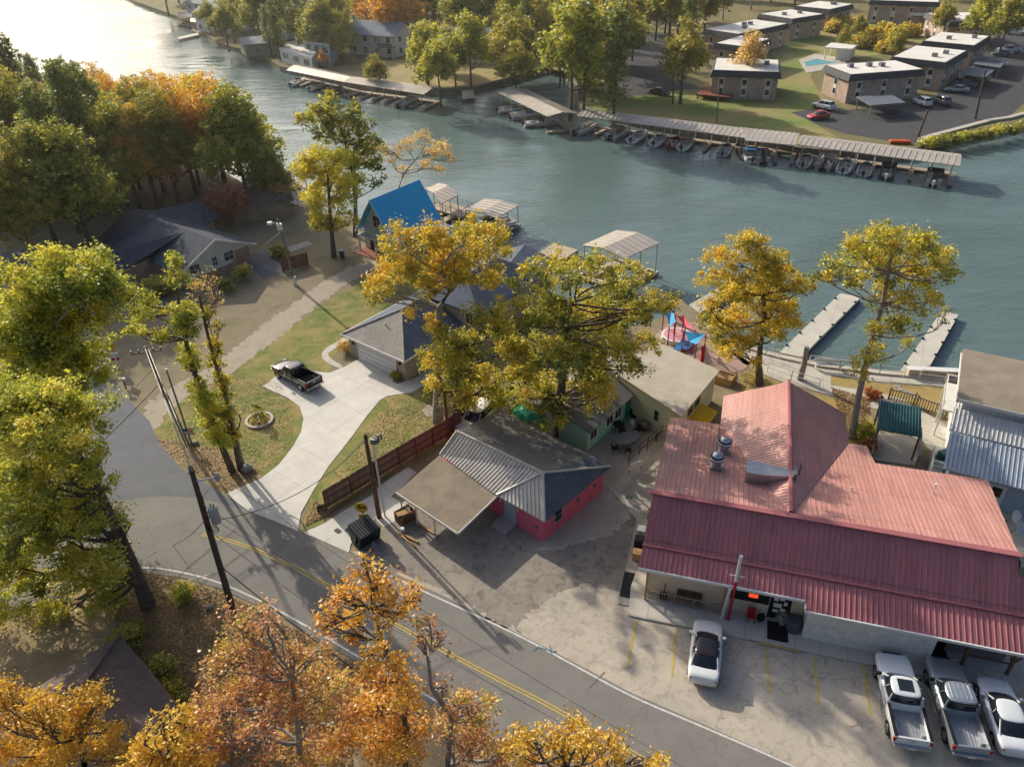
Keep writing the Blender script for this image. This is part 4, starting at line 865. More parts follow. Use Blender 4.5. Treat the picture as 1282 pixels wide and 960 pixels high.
TAIL = M('tail_lamp_red', (.45, .02, .015), (.4, .015, .012), .25); HEADL = M('head_lamp', (.6, .62, .62), (.5, .52, .52), .15, .3)
def sedan(name, label, body, L=4.75, W=.925, far=False, glassroof=False, suv=False, group=None):
    t = root(name, label, 'car', (0, 0, 0), group); h = 1.45; k = L/4.75
    S = [(-2.36, .66, .42, .78), (-2.30, .80, .30, .93), (-2.1, .87, .24, 1.02), (-1.7, .915, .22, 1.03), (-.9, .925, .2, .98), (.3, .925, .2, .95), (.95, .915, .2, .93), (1.45, .90, .22, .86), (1.95, .86, .24, .76), (2.22, .76, .28, .66), (2.36, .58, .36, .55)]
    if suv: S = [(x, w, zb+.06, zt+(.18 if x < 1.1 else .16)) for x, w, zb, zt in S]; h = 1.72
    b = MB(); b.loft([ring(x*k, w*W/.925, zb, zt, .13) for x, w, zb, zt in S]); b.build('body', body, t, sub=2)
    if suv: cabin(t, (-2.18*k, 1.05*k, .84, 1.05), (-1.85*k, .35*k, .70, h), body)
    else: cabin(t, (-1.75*k, 1.12*k, .80, .93), ((-.95 if not glassroof else -1.05)*k, .36*k, .67, h-.03), body, None, roofmat=glassmat('dark_roof_glass', (.02, .014, .012)) if glassroof else None)
    xs = (-1.42*k, 1.42*k); r = .34 if not suv else .37
    arches(t, xs, W, r); wheels(t, xs, W+.01, r)
    lampbox(t, 'tail_lamp', -2.26*k, (-.62, .62), .80 if not suv else 1.0, .12, .32, .12, TAIL); lampbox(t, 'headlight', 2.12*k, (-.62, .62), .68 if not suv else .85, .26, .28, .08, HEADL)
    if not far:
        for sy in (-1, 1): b = MB(); b.box(.72, .9, sy*(W+.0)-.0 if sy < 0 else W, sy*(W+.16) if sy > 0 else -W, .93, 1.06) if False else b.box(.72, .9, min(sy*(W-.03), sy*(W+.16)), max(sy*(W-.03), sy*(W+.16)), .95, 1.08); b.build('mirror', body, t, bevel=.03)
        b = MB(); b.box(-2.365*k, -2.33*k, -.26, .26, .56, .69); b.build('number_plate', TRIM, t)
        for sy in (-1, 1):
            for x in (-.78, .36): b = MB(); b.box(x*k-.006, x*k+.006, min(sy*W*.985, sy*(W*1.003)), max(sy*W*.985, sy*W*1.003), .32, .86); b.build('door_gap', BLACK, t)
            for x in (-.60, .52): b = MB(); b.box(x-.09, x+.09, min(sy*W, sy*(W+.02)), max(sy*W, sy*(W+.02)), .76, .79); b.build('door_handle', STEEL, t)
    return t
def pickup(name, label, body, L=5.85, W=1.0, far=False, sunroof=False, bedmat=None, group=None, dark_rear=True):
    t = root(name, label, 'pickup truck', (0, 0, 0), group); k = L/5.85
    front = [(.85, .99, .42, 1.20), (1.35, .99, .42, 1.19), (1.9, .98, .44, 1.16), (2.4, .95, .46, 1.11), (2.72, .90, .5, 1.04), (2.9, .80, .55, .92)]
    mid = [(-.75, .98, .42, 1.22), (.85, .99, .42, 1.20)]
    b = MB(); b.loft([ring(x*k, w*W, zb, zt, .14) for x, w, zb, zt in mid[:1]+[(-.70, .98, .42, 1.22)]+mid[1:]+front[1:]]); b.build('body', body, t, sub=2)
    # load bed: two sides, tailgate, floor
    b = MB(); x0, x1 = -2.82*k, -.76*k
    for sy in (-1, 1):
        ya, yb = sy*W*.97, sy*W*.80
        b.loft([[(x, ya*.95, .5), (x, ya, .75), (x, ya, 1.12), (x, ya*.985, 1.22), (x, yb, 1.22), (x, yb, .78)] for x in (x0, x0*.6+x1*.4, x1)])
    b.box(x0-.02, x0+.07, -W*.955, W*.955, .62, 1.22); b.box(x0-.01, x1, -W*.9, W*.9, .5, .68); b.box(x1-.01, x1+.05, -W*.82, W*.82, .6, 1.25)
    b.build('load_bed', body, t)
    bm = bedmat or M('bed_liner_grey', (.42, .43, .45), (.32, .33, .35), .5, .4, 3, 14, .2)
    b = MB(); b.box(x0+.07, x1-.01, -W*.8, W*.8, .682, .70)
    for i in range(9): b.box(x0+.1, x1-.03, -W*.75+i*W*.185-.025, -W*.75+i*W*.185+.025, .70, .725)
    for sy in (-1, 1): b.box(x0+.5, x0+1.2, min(sy*W*.8, sy*W*.6), max(sy*W*.8, sy*W*.6), .7, .93)
    b.build('bed_floor', bm, t)
    for sy in (-1, 1): b = MB(); b.box(x0+.02, x1-.02, min(sy*W*.975, sy*W*.80), max(sy*W*.975, sy*W*.80), 1.222, 1.245); b.build('bed_rail_cap', BLACK, t)
    cabin(t, (-.74*k, 1.32*k, .90*W, 1.16), (-.66*k, .66*k, .80*W, 1.80), body)
    if sunroof: quads('sunroof', t, [[(-.35, -.40, 1.868), (.42, -.40, 1.868), (.42, .40, 1.868), (-.35, .40, 1.868)]], GLASS)
    else:
        b = MB()
        for i in range(5): b.box(-.4*k, .5*k, -.5+i*.25-.03, -.5+i*.25+.03, 1.80, 1.868)
        b.build('roof_rib', body, t)
    b = MB(); b.box(-.66*k, -.58*k, -.16, .16, 1.76, 1.80); b.build('brake_lamp', TAIL, t)
    xs = (-1.82*k, 1.78*k); r = .41; arches(t, xs, W*.985, r); wheels(t, xs, W*1.0, r, .28)
    lampbox(t, 'tail_lamp', x0+.04, (-W*.9, W*.9), 1.0, .14, .15, .34, TAIL); lampbox(t, 'headlight', 2.74*k, (-.70, .70), .92, .2, .34, .16, HEADL)
    b = MB(); b.box(x0-.2, x0-.03, -W*.93, W*.93, .5, .68); b.build('bumper', STEEL, t, bevel=.03)
    b = MB(); b.box(2.8*k, 2.97*k, -W*.86, W*.86, .46, .66); b.build('bumper', STEEL, t, bevel=.03)
    b = MB(); b.box(2.86*k, 2.935*k, -.5, .5, .68, .96); b.build('grille', BLACK, t)
    if not far:
        for sy in (-1, 1): b = MB(); b.box(.95, 1.1, min(sy*W*.95, sy*(W+.2)), max(sy*W*.95, sy*(W+.2)), 1.2, 1.42); b.build('mirror', BLACK, t, bevel=.03)
        b = MB(); b.box(x0-.215, x0-.2, -.2, .2, .53, .65); b.build('number_plate', TRIM, t)
        b = MB(); b.box(x0-.03, x0-.02, -.13, .13, .98, 1.06); b.build('tailgate_badge', STEEL, t)
        for sy in (-1, 1):
            b = MB(); b.box(-.9, 1.0, min(sy*W, sy*(W+.1)), max(sy*W, sy*(W+.1)), .40, .45); b.build('side_step', GREYM, t)
            for x in (-.68, .22, 1.02): b = MB(); b.box(x*k-.006, x*k+.006, min(sy*W*.99, sy*W*1.003), max(sy*W*.99, sy*W*1.003), .5, 1.14); b.build('door_gap', BLACK, t)
            for x in (-.5, .4): b = MB(); b.box(x-.1, x+.1, min(sy*W*.99, sy*(W+.02)), max(sy*W*.99, sy*(W+.02)), 1.0, 1.04); b.build('door_handle', STEEL, t)
    return t
def park(t, ctr, head_from, head_to, sc=1):
    a, c = G(*head_from), G(*head_to); ang = math.atan2(c.y-a.y, c.x-a.x); t.location = (ctr.x, ctr.y, .05); t.rotation_euler = (0, 0, ang); t.scale = (sc, sc, sc); return t
def park_left(t, pf, pr, xf, xr, w):
    """set down by its left hand wheels as surveyed on the ground"""
    a, c = G(*pr), G(*pf); d = (c-a).normalized(); l = Vector((-d.y, d.x, 0)); mid = (a+c)/2
    o = mid-l*(w-.1)-d*((xf+xr)/2); t.location = (o.x, o.y, .05); t.rotation_euler = (0, 0, math.atan2(d.y, d.x)); return t
PWHITE = paint('pearl_white_paint', (.74, .74, .73), .3); PSILV = paint('silver_paint', (.42, .46, .50), .28, .55); PBLK = paint('black_paint', (.012, .012, .014), .2); PWHITE2 = paint('white_paint', (.70, .72, .74), .3)
PRED = paint('red_car_paint', (.55, .02, .03)); PGREY = paint('grey_car_paint', (.12, .13, .15)); PBLUE = paint('blue_grey_car_paint', (.10, .13, .18)); PTAN = paint('champagne_paint', (.40, .36, .30))
tes = sedan('electric_car', 'white electric car with a long dark glass roof parked nose to the porch', PWHITE, 4.7, .93, glassroof=True)
a, c = G(880, 852), G(886, 786); m = G(882, 822); park(tes, m, (880, 852), (886.5, 786))
t = pickup('pickup_truck', 'white pickup with a dark sunroof and silver load bed by the front annex', PWHITE2, 5.8, 1.0, sunroof=True); park_left(t, (1094.5, 846), (1110, 918), 1.78, -1.82, 1.0)
b = MB(); b.box(1.75, 2.05, -.55, -.35, 1.185, 1.2); b.box(1.75, 2.05, .35, .55, 1.185, 1.2); b.build('bonnet_vent', BLACK, t)
t = pickup('pickup_truck', 'silver pickup with a ribbed silver load bed between two white vehicles', PSILV, 5.95, 1.0, bedmat=M('ribbed_bed', (.5, .5, .52), (.42, .43, .45), .35, .6)); park_left(t, (1158, 853), (1181, 927), 1.81, -1.85, 1.0)
t = sedan('sedan', 'white saloon car parked last in the row, to the right of the silver pickup', PWHITE2, 4.9, .93); park_left(t, (1223, 873), (1240, 926), 1.46, -1.46, .93)
t = pickup('pickup_truck', 'black pickup truck parked on the concrete driveway near the lawn', PBLK, 5.7, .98, bedmat=M('black_liner', (.03, .03, .035), (.05, .05, .055), .7)); park_left(t, (350.5, 475), (376.4, 489.5), 1.73, -1.77, .98)
t = sedan('suv', 'white car behind the pink house, half hidden along the brown fence', PWHITE, 4.8, .95, suv=True); park(t, G(597, 533)+Vector((0, 0, 0)), (617, 514), (592, 538))
# far vehicles across the lake
def farcar(kind, label, mat, px, hd, **k):
    t = (pickup if kind == 'pickup_truck' else sedan)(kind, label, mat, far=True, **k); p = G(*px); park(t, p, px, (px[0]+hd[0], px[1]+hd[1])); return t
farcar('suv', 'white estate car parked on the grass edge next to the red car, brick flats behind', PWHITE, (1030, 137), (-20, -5), suv=True)
farcar('sports_car', 'low red car parked at the edge of the far lot', PRED, (1024, 149), (-15, 2), L=4.4)
farcar('suv', 'white car parked beside the flat carport in front of the flats', PWHITE2, (1153, 132), (-14, -6), suv=True)
farcar('suv', 'dark grey car parked to the right of the white one by the brick flats', PGREY, (1177, 131), (-14, -6), suv=True)
farcar('sedan', 'silver car nearest in the row along the long brick flats', PSILV, (1197, 116), (-16, -1))
farcar('sedan', 'grey green car second in the row along the long brick flats', PBLUE, (1206, 109), (-16, -2))
farcar('sedan', 'dark car third in the row, partly under the first carport', PGREY, (1211, 103), (-16, -2))
farcar('sedan', 'pale car parked under the first carport along the flats', PTAN, (1224, 101), (-16, -2))
farcar('sedan', 'white car parked under the second carport along the flats', PWHITE, (1246, 83), (-16, -2))
farcar('sedan', 'dark blue car just below the white pickup, far lot', PBLUE, (1254, 71), (-16, -1))
farcar('pickup_truck', 'white pickup at the far end of the car row', PWHITE2, (1262, 67), (-20, 0))
farcar('pickup_truck', 'white pickup by the last block of flats, topmost at the edge of the photo', PWHITE2, (1272, 44), (20, 2))
farcar('sedan', 'grey car behind the topmost white pickup', PSILV, (1258, 37), (20, 4))
farcar('sedan', 'dark car parked at the end of the shaded far road', PBLK, (826, 119), (16, 3))
# ================================================================== MARINAS AND BOATS
def covered_dock(label, px, zr, posts, group=None, seams=True, ridge=.55, fingers=True, name='covered_dock', lower=True, side=0):
    """px: four roof corners at height zr, going round; 0-1 and 2-3 are the long sides, 2-3 the side towards open water"""
    q = [G(x, y, zr) for x, y in px]; c = (q[0]+q[1]+q[2]+q[3])/4
    t = root(name, label, 'boat dock', (c.x, c.y, WZ), group)
    m0, m1 = q[0].lerp(q[3], .5)+Vector((0, 0, ridge)), q[1].lerp(q[2], .5)+Vector((0, 0, ridge))
    A, B = [q[0], m0, m1, q[1]], [m0, q[3], q[2], m1]
    b = MB(); b.slab(A[::-1], .12); b.slab(B[::-1], .12); b.build('roof', DOCKR, t)
    if seams: b = MB(); b.seams(A, .9, .05, .05); b.seams(B, .9, .05, .05); b.build('roof_seam', DOCKR, t)
    n = posts
    for i in range(n):
        k = .02+.96*i/(n-1)
        for e0, e1, s in ((q[0], q[1], .04), (q[3], q[2], .04)):
            p = e0.lerp(e1, k).lerp(c, s); b = MB(); b.box(p.x-.06, p.x+.06, p.y-.06, p.y+.06, WZ-.2, zr-.05); b.build('dock_post', M('dock_post_paint', (.5, .46, .4), (.42, .39, .34)), t)
    b = MB(); zt = WZ+.45
    def walk(p, r, w):
        p, r = Vector((p.x, p.y, zt)), Vector((r.x, r.y, zt)); d = (r-p).normalized(); nn = Vector((-d.y, d.x, 0))*w/2; b.slab([p-nn, r-nn, r+nn, p+nn], .3)
    walk(q[0].lerp(q[3], .12), q[1].lerp(q[2], .12), 1.3)
    if fingers:
        for i in range(n):
            k = .02+.96*i/(n-1); a0 = q[0].lerp(q[1], k); a1 = q[3].lerp(q[2], k); walk(a0.lerp(a1, .15), a0.lerp(a1, 1.0), .7)
    else: walk(q[3].lerp(q[0], .12), q[2].lerp(q[1], .12), 1.0); walk(q[0], q[3], .9); walk(q[1], q[2], .9)
    b.build('walkway', DECKM, t)
    return t, q
HULLS = [M('hull_white', (.84, .84, .82), (.76, .76, .74), .3), M('hull_blue', (.04, .14, .35), (.05, .16, .38), .3), M('hull_black', (.03, .03, .035), (.05, .05, .05), .35), M('hull_silver', (.62, .64, .66), (.52, .54, .56), .35, .2), M('hull_red', (.35, .04, .04), (.3, .03, .03), .35)]
def boat(kind, label, hull, px=None, at=None, heading=0, L=6.5, W=1.15, canopy=None, group=None):
    t = root('motor_boat' if kind != 'pontoon' else 'pontoon_boat', label, 'boat', (0, 0, 0), group)
    if kind == 'pontoon':
        for y in (-.85, .85): b = MB(); b.tube([(-L/2, y, .15), (L/2-.7, y, .15), (L/2, y, .42)], [.3, .3, .08], 10); b.build('float_tube', STEEL, t, True)
        b = MB(); b.box(-L/2, L/2-.4, -1.2, 1.2, .45, .55); b.build('deck', M('boat_carpet', (.3, .28, .26), (.25, .23, .21), .9), t)
        b = MB()
        for (a0, a1, c0, c1) in ((-L/2+.1, L/2-.5, -1.18, -1.14), (-L/2+.1, L/2-.5, 1.14, 1.18), (L/2-.54, L/2-.5, -1.14, 1.14)): b.box(a0, a1, c0, c1, .6, 1.15)
        b.build('rail_panel', hull, t)
        b = MB(); b.box(-L/2+.3, -L/2+1.6, -1.1, -.5, .55, 1.0); b.box(-L/2+.3, -L/2+1.6, .5, 1.1, .55, 1.0); b.box(.6, L/2-.7, -1.1, -.55, .55, .98); b.box(.6, L/2-.7, .55, 1.1, .55, .98); b.build('seat', M('boat_vinyl', (.55, .5, .42), (.48, .43, .36), .6), t)
        b = MB(); b.box(-.6, 0, .3, 1.05, .55, 1.35); b.build('console', TRIM, t)
    else:
        st = [(-L/2, .95, -.05, .75), (-L/4, 1.0, -.1, .78), (0, 1.0, -.1, .82), (L/4, .82, -.05, .9), (L*.40, .45, .1, .97), (L/2, .04, .5, 1.02)]
        b = MB(); b.loft([[(x, -w*W*.35, zb), (x, -w*W, zb+(zt-zb)*.55), (x, -w*W*.97, zt), (x, -w*W*.74, zt), (x, -w*W*.70, zt-.4 if x < L*.3 else zt-.02), (x, w*W*.70, zt-.4 if x < L*.3 else zt-.02), (x, w*W*.74, zt), (x, w*W*.97, zt), (x, w*W, zb+(zt-zb)*.55), (x, w*W*.35, zb)] for x, w, zb, zt in st]); b.build('hull', hull, t)
        b = MB(); b.box(-L*.42, -L*.3, -W*.6, W*.6, .42, .85); b.box(-L*.08, L*.02, -W*.6, -W*.15, .42, .95); b.box(-L*.08, L*.02, W*.15, W*.6, .42, .95); b.build('seat', M('boat_vinyl', (.55, .5, .42)), t)
        b = MB(); b.loft([[(L*.10, -W*.8, .82), (L*.18, -W*.3, .86), (L*.18, W*.3, .86), (L*.10, W*.8, .82)], [(L*.04, -W*.72, 1.2), (L*.10, -W*.27, 1.28), (L*.10, W*.27, 1.28), (L*.04, W*.72, 1.2)]], close=False, caps=False); b.build('windscreen', GLASSB, t)
    b = MB(); b.box(-L/2-.45, -L/2-.05, -.2, .2, .45, 1.15); b.box(-L/2-.3, -L/2-.12, -.07, .07, -.5, .45); b.build('outboard_motor', BLACK if hull is not HULLS[2] else TRIM, t, bevel=.05)
    if canopy:
        b = MB(); b.slab([(-L*.3, -W*.95, 1.95), (L*.05, -W*.95, 1.95), (L*.05, W*.95, 1.95), (-L*.3, W*.95, 1.95)][::1], .06)
        for x in (-L*.25, 0):
            for y in (-W*.9, W*.9): b.tube([(x*.6, y, .7), (x, y, 1.9)], .02, 5)
        b.build('sun_canopy', canopy, t)
    t.location = (at.x, at.y, WZ+.05); t.rotation_euler = (0, 0, heading); return t
def fill(q, slots, labels):
    """boats with the stern to open water, in the bays of a covered dock; q are the roof corners"""
    for (k, kind, hull, can, lab, L) in slots:
        a = q[0].lerp(q[1], k); c = q[3].lerp(q[2], k); d = (a-c).normalized(); p = c+d*(L/2-1.5)
        boat(kind, lab, hull, at=p, heading=math.atan2(d.y, d.x), L=L, canopy=can)
HW, HB, HK, HS, HR = HULLS; CVB = M('blue_canvas', (.03, .2, .42), (.03, .17, .38), .8); CVK = CLOTHB; CVT = M('tan_canvas', (.4, .33, .24), (.34, .28, .2), .8)
t, q6 = covered_dock('longest pale roofed covered dock ending in open water near the far lot', [(1006, 169), (1203, 193), (1202, 208), (998, 181)], 2.2, 9)
fill(q6, [(.07, 'boat', HS, None, 'silver boat in the first bay of the longest covered dock', 5.5), (.20, 'pontoon', HW, None, 'white boat with red trim in the second bay of the longest covered dock', 6.5), (.33, 'boat', HW, None, 'white runabout in the third bay of the longest covered dock', 6), (.46, 'boat', HS, None, 'silver outboard boat in the middle bay of the longest covered dock', 5.5), (.60, 'boat', HK, CVK, 'boat under a black cover in the longest covered dock', 6), (.88, 'pontoon', HK, CVK, 'pontoon boat with dark canopy in the end bay of the longest covered dock', 6.5)], None)
t, q5 = covered_dock('short covered dock section between two longer ones, blue boat under it', [(922, 159), (1001, 167), (996, 182), (934, 176)], 2.2, 4)
fill(q5, [(.15, 'boat', HW, CVB, 'white boat with a bright blue canvas top under the short dock section', 5.5), (.40, 'pontoon', HB, None, 'blue sided pontoon boat under the short dock section', 6)], None)
t, q4 = covered_dock('covered dock left of the short section, full of runabouts', [(829, 147.5), (940, 161.6), (934, 173), (815, 157)], 2.2, 6)
fill(q4, [(.08, 'boat', HW, None, 'white runabout at the shaded left bay of the runabout dock', 5.5), (.25, 'boat', HR, None, 'boat with a dark red stripe in the runabout dock', 5.5), (.38, 'boat', HW, CVT, 'white boat with a tan top in the runabout dock', 6), (.80, 'boat', HS, None, 'silver boat near the right end of the runabout dock', 5.5)], None)
t, q3 = covered_dock('covered dock near the grass bank with a pontoon boat at its corner', [(740.5, 138), (829, 147.5), (815, 157), (722, 145)], 2.2, 5)
fill(q3, [(.04, 'pontoon', HW, None, 'white pontoon boat at the open left corner of the grass bank dock', 7), (.52, 'pontoon', HW, CVT, 'pontoon boat with a tan top in the grass bank dock', 6.5), (.80, 'boat', HW, None, 'white boat with a pale cover in the grass bank dock', 6.5)], None)
t, q2 = covered_dock('grey roofed covered dock standing alone at the mouth of the inlet', [(660, 112), (724, 142.5), (685.5, 146), (623.5, 116)], 2.2, 5)
fill(q2, [(.15, 'boat', HW, None, 'white boat in the first bay of the inlet dock', 6), (.42, 'pontoon', HW, None, 'pontoon boat in the middle bay of the inlet dock', 6.5), (.70, 'boat', HS, None, 'silver boat near the end of the inlet dock', 6)], None)
t, q1 = covered_dock('far covered dock below the condominium lawn, its left half', [(377, 81), (449, 97), (431, 103), (358.5, 88)], 2.2, 6)
fill(q1, [(.1, 'boat', HW, None, 'white boat at the far end bay of the condominium dock', 6), (.45, 'boat', HS, None, 'silver boat in the middle of the condominium dock', 6), (.75, 'boat', HK, None, 'dark boat in the condominium dock', 6)], None)
t, q1b = covered_dock('far covered dock below the condominium lawn, its right half', [(449, 97), (551, 109), (531, 118.5), (432, 103)], 2.2, 7)
fill(q1b, [(.72, 'pontoon', HW, None, 'white pontoon boat near the right end of the condominium dock', 7)], None)
# near shore boat docks
t, qa = covered_dock('boat dock with a two tone metal roof standing over the water on dark posts', [(729, 307), (772, 288), (826, 304), (781, 324)], 3.2, 3, ridge=.5, fingers=False)
t, qb = covered_dock('boat dock with a flat pale roof and a boat moored under it', [(582, 263), (607, 248.5), (650, 257), (622, 273)], 2.2, 3, ridge=.2, fingers=False)
boat('pontoon', 'pontoon boat with a black canopy moored under the flat pale dock roof', HW, at=(qb[1]+qb[2])/2-Vector((1, 2.2, 0)), heading=R(30), canopy=CVK)
t, qc = covered_dock('boat dock with a ribbed grey gable roof behind the blue house', [(533, 236), (550, 229), (574, 244), (553, 255)], 2.2, 3, ridge=.5, fingers=False)
t, qd = covered_dock('boat dock at the left, partly behind the yellow tree', [(338, 217), (366, 207), (382, 215), (353, 224)], 2.2, 3, ridge=.2, fingers=False)
def deck(name, label, px, z, mat, legs=True, rail=False, cat='deck'):
    q = [G(x, y, z) for x, y in px]; c = sum(q, Vector())/len(q); t = root(name, label, cat, (c.x, c.y, WZ))
    b = MB(); b.slab(q, .25); b.build('deck_boards', mat, t)
    for p in q: p = p.lerp(c, .06); b = MB(); b.box(p.x-.1, p.x+.1, p.y-.1, p.y+.1, WZ-1, z-.25); b.build('deck_post', WOOD, t)
    if rail:
        b = MB()
        for p, r in zip(q, q[1:]+q[:1]): b.tube([p+Vector((0, 0, .95)), r+Vector((0, 0, .95))], .04, 5); n = int((r-p).length/1.2)+1; [b.tube([p.lerp(r, i/n), p.lerp(r, i/n)+Vector((0, 0, .95))], .03, 5) for i in range(n)]
        b.build('railing', GREYM, t)
    return t
deck('swim_platform', 'small worn timber platform on the water beside the two tone dock', [(672, 318), (694, 304), (724, 313), (702, 326)], -.4, DECKM)
deck('dock_terrace', 'timber landing between the grey gable dock and the flat dock', [(545, 262), (560, 252), (592, 262), (578, 272)], -.4, DECKM, rail=True)
deck('lower_landing', 'pale walkway leading from the garden out to the left dock', [(318, 236), (335, 228), (392, 252), (385, 262)], -.2, SEAW, rail=True)
deck('boat_ramp_deck', 'pale concrete landing at the water park edge', [(862, 382), (876, 392), (928, 356), (918, 350)], -.3, SEAW, rail=False, cat='landing')
deck('dock_approach', 'dark timber landing under the two tone dock roof', [(745, 375), (775, 392), (812, 372), (782, 356)], -.3, DECKM)
for lab, px in (('pale floating pier half hidden behind the leaning lakeside tree', [(976, 441), (1003, 447), (1078, 372), (1052, 367)]), ('pale floating pier beside the white lake house, fully in the open', [(1127, 464), (1158, 469), (1200, 394), (1179, 389)])):
    q = [G(x, y, WZ+.55) for x, y in px]; c = sum(q, Vector())/4; t = root('floating_pier', lab, 'pier', (c.x, c.y, WZ))
    b = MB(); b.slab(q, .35); b.build('pier_deck', concrete('pier_concrete', (.60, .56, .48), 3.0, 62), t)
    b = MB()
    for k in range(5):
        for e0, e1 in ((q[0], q[3]), (q[1], q[2])):
            p = e0.lerp(e1, .08+k*.21).lerp(c, .05); b.box(p.x-.12, p.x+.12, p.y-.06, p.y+.06, WZ+.56, WZ+.7)
    b.build('cleat', BLACK, t)
    b = MB()
    for e0, e1, s in ((q[0], q[3], -1), (q[1], q[2], 1)):
        d = (e1-e0).normalized(); n = Vector((d.y, -d.x, 0))*s*.0; b.loft([[e0+Vector((0, 0, -.36)), e0+Vector((0, 0, -.6))], [e1+Vector((0, 0, -.36)), e1+Vector((0, 0, -.6))]], close=False, caps=False)
    b.build('float_block', BLACK, t)
# ================================================================== FLATS ACROSS THE LAKE
DARKF = M('dark_mansard', (.07, .075, .08), (.05, .055, .06), .7); RWHITE = M('white_membrane_roof', (.84, .80, .73), (.74, .70, .63), .8, 0, .25, 3, .2)
FBRICK = brickmat('pink_tan_brick', (.48, .33, .25), (.54, .38, .29), sc=.6); FPALE = M('pale_panel', (.80, .78, .72), (.72, .70, .64), .8)
def block(label, px, zt=5.6, front=None, extra=None, balc=None):
    q = [G(x, y, zt) for x, y in px]; c = sum(q, Vector())/len(q)
    # square the plan up: keep the middle of the near side, its direction and the mean depth
    d = (q[1]-q[0]); L = d.length; d.normalize(); n = Vector((-d.y, d.x, 0)); dep = ((q[3]-q[0]).dot(n)+(q[2]-q[1]).dot(n))/2
    fr = Fr(q[0].x, q[0].y, math.degrees(math.atan2(d.y, d.x))); D = max(dep, 8)
    t = root('apartment_block', label, 'apartment block', (q[0].x, q[0].y, 0))
    b = MB(fr); b.prism([(.5, .5), (L-.5, .5), (L-.5, D-.5), (.5, D-.5)], 0, zt-.8); b.build('wall', FBRICK, t)
    b = MB(fr); b.loft([[(-.1, -.1, zt-1.1), (L+.1, -.1, zt-1.1), (L+.1, D+.1, zt-1.1), (-.1, D+.1, zt-1.1)], [(.35, .35, zt+.1), (L-.35, .35, zt+.1), (L-.35, D-.35, zt+.1), (.35, D-.35, zt+.1)]]); b.build('mansard', DARKF, t)
    b = MB(fr); b.box(.6, L-.6, .6, D-.6, zt+.02, zt+.13); b.build('roof', RWHITE, t)
    for k in range(3 if L > 14 else 2):
        u = L*(.2+.6*random.random()); v = D*(.3+.4*random.random()); b = MB(fr); b.box(u-.5, u+.5, v-.45, v+.45, zt+.13, zt+.85); b.build('roof_unit', GREYM, t)
    nb = max(2, int(L/4.6))
    for k in range(nb):
        u = L*(k+.5)/nb
        b = MB(fr); b.box(u-.6, u+.6, .43, .49, .5, zt-1.15); o = b.build('window_bay', FPALE, t)
        b = MB(fr); b.box(u-.4, u+.4, .40, .42, zt-2.6, zt-1.6); b.box(u-.4, u+.4, .40, .42, 1.0, 2.0); b.build('pane', GLASS, o)
    nb = max(1, int(D/5))
    for k in range(nb):
        for side in (0, 1):
            v = D*(k+.5)/nb; uu = (.43, .49) if side == 0 else (L-.49, L-.43)
            b = MB(fr); b.box(uu[0], uu[1], v-.55, v+.55, .8, zt-1.3); o = b.build('window_bay', FPALE, t)
            x = (.40, .42) if side == 0 else (L-.42, L-.40); b = MB(fr); b.box(x[0], x[1], v-.4, v+.4, zt-2.6, zt-1.6); b.box(x[0], x[1], v-.4, v+.4, 1.0, 2.0); b.build('pane', GLASS, o)
    if balc:
        b = MB(fr); b.box(balc[0], balc[1], -1.1, .43, 2.6, 2.75); o = b.build('balcony', DARKF, t)
        b = MB(fr); b.box(balc[0], balc[1], -1.1, -1.04, 2.75, 3.6); b.build('balcony_railing', TRIM, o)
    return t, fr, L, D
block('nearest brick block of flats beside the carport, four tall window bays facing the lake', [(1064, 95), (1160, 88), (1117, 76), (1018, 83)], 5.4)
block('second brick block of flats, directly behind the nearest one', [(1114, 72), (1186, 80), (1214, 65), (1156, 57.5)], 5.4)
block('third brick block of flats up the parking lot', [(1153, 52), (1222, 58.5), (1243, 46), (1186, 41)], 5.4)
block('cream ended block of flats at the top of the parking lot', [(1188, 28.5), (1250, 27.5), (1227, 17), (1164, 15.5)], 5.4, balc=(2, 8))
block('tall brick block of flats at the top edge with a balcony row', [(1088, 1), (1178, 4), (1185, -8), (1090, -12)], 6.2, balc=(12, 20))
block('brick block of flats behind the bare red tree by the lawn', [(890, 89), (979, 92), (1008, 82), (908, 68)], 5.4)
block('block with white roofs behind the golden tree left of the lawn', [(893, 55), (935, 60), (950, 48), (905, 42)], 5.4)
block('white roofed block beside the courtyard, lowest of the stepped row', [(925, 44), (989, 30.5), (952, 24), (895, 33)], 5.4)
block('white roofed block in the middle of the stepped courtyard row', [(992, 25), (1034, 18.5), (988, 11.5), (950, 19)], 5.4)
block('white roofed block at the top of the stepped courtyard row', [(1040, 13), (1070, 6), (1032, 1), (990, 8)], 5.4)
def carport(label, px, z=2.4):
    q = [G(x, y, z) for x, y in px]; c = sum(q, Vector())/4; t = root('carport', label, 'carport', (c.x, c.y, 0))
    b = MB(); b.slab(q, .2); b.build('roof', M('carport_grey', (.17, .19, .22), (.14, .155, .18), .6), t)
    for p in q: p = p.lerp(c, .1); b = MB(); b.box(p.x-.08, p.x+.08, p.y-.08, p.y+.08, 0, z-.2); b.build('post', GREYM, t)
carport('large flat carport in front of the nearest brick flats', [(1090, 132), (1134, 128.5), (1116, 118), (1072, 121)])
carport('first small flat carport along the long row of flats', [(1202, 93), (1233, 97), (1245, 88), (1214, 83)])
carport('second small flat carport along the long row of flats', [(1218, 80), (1252, 85), (1258, 79), (1225, 76)])
carport('third small flat carport along the long row of flats', [(1226, 74), (1256, 78), (1262, 73), (1232, 71)])
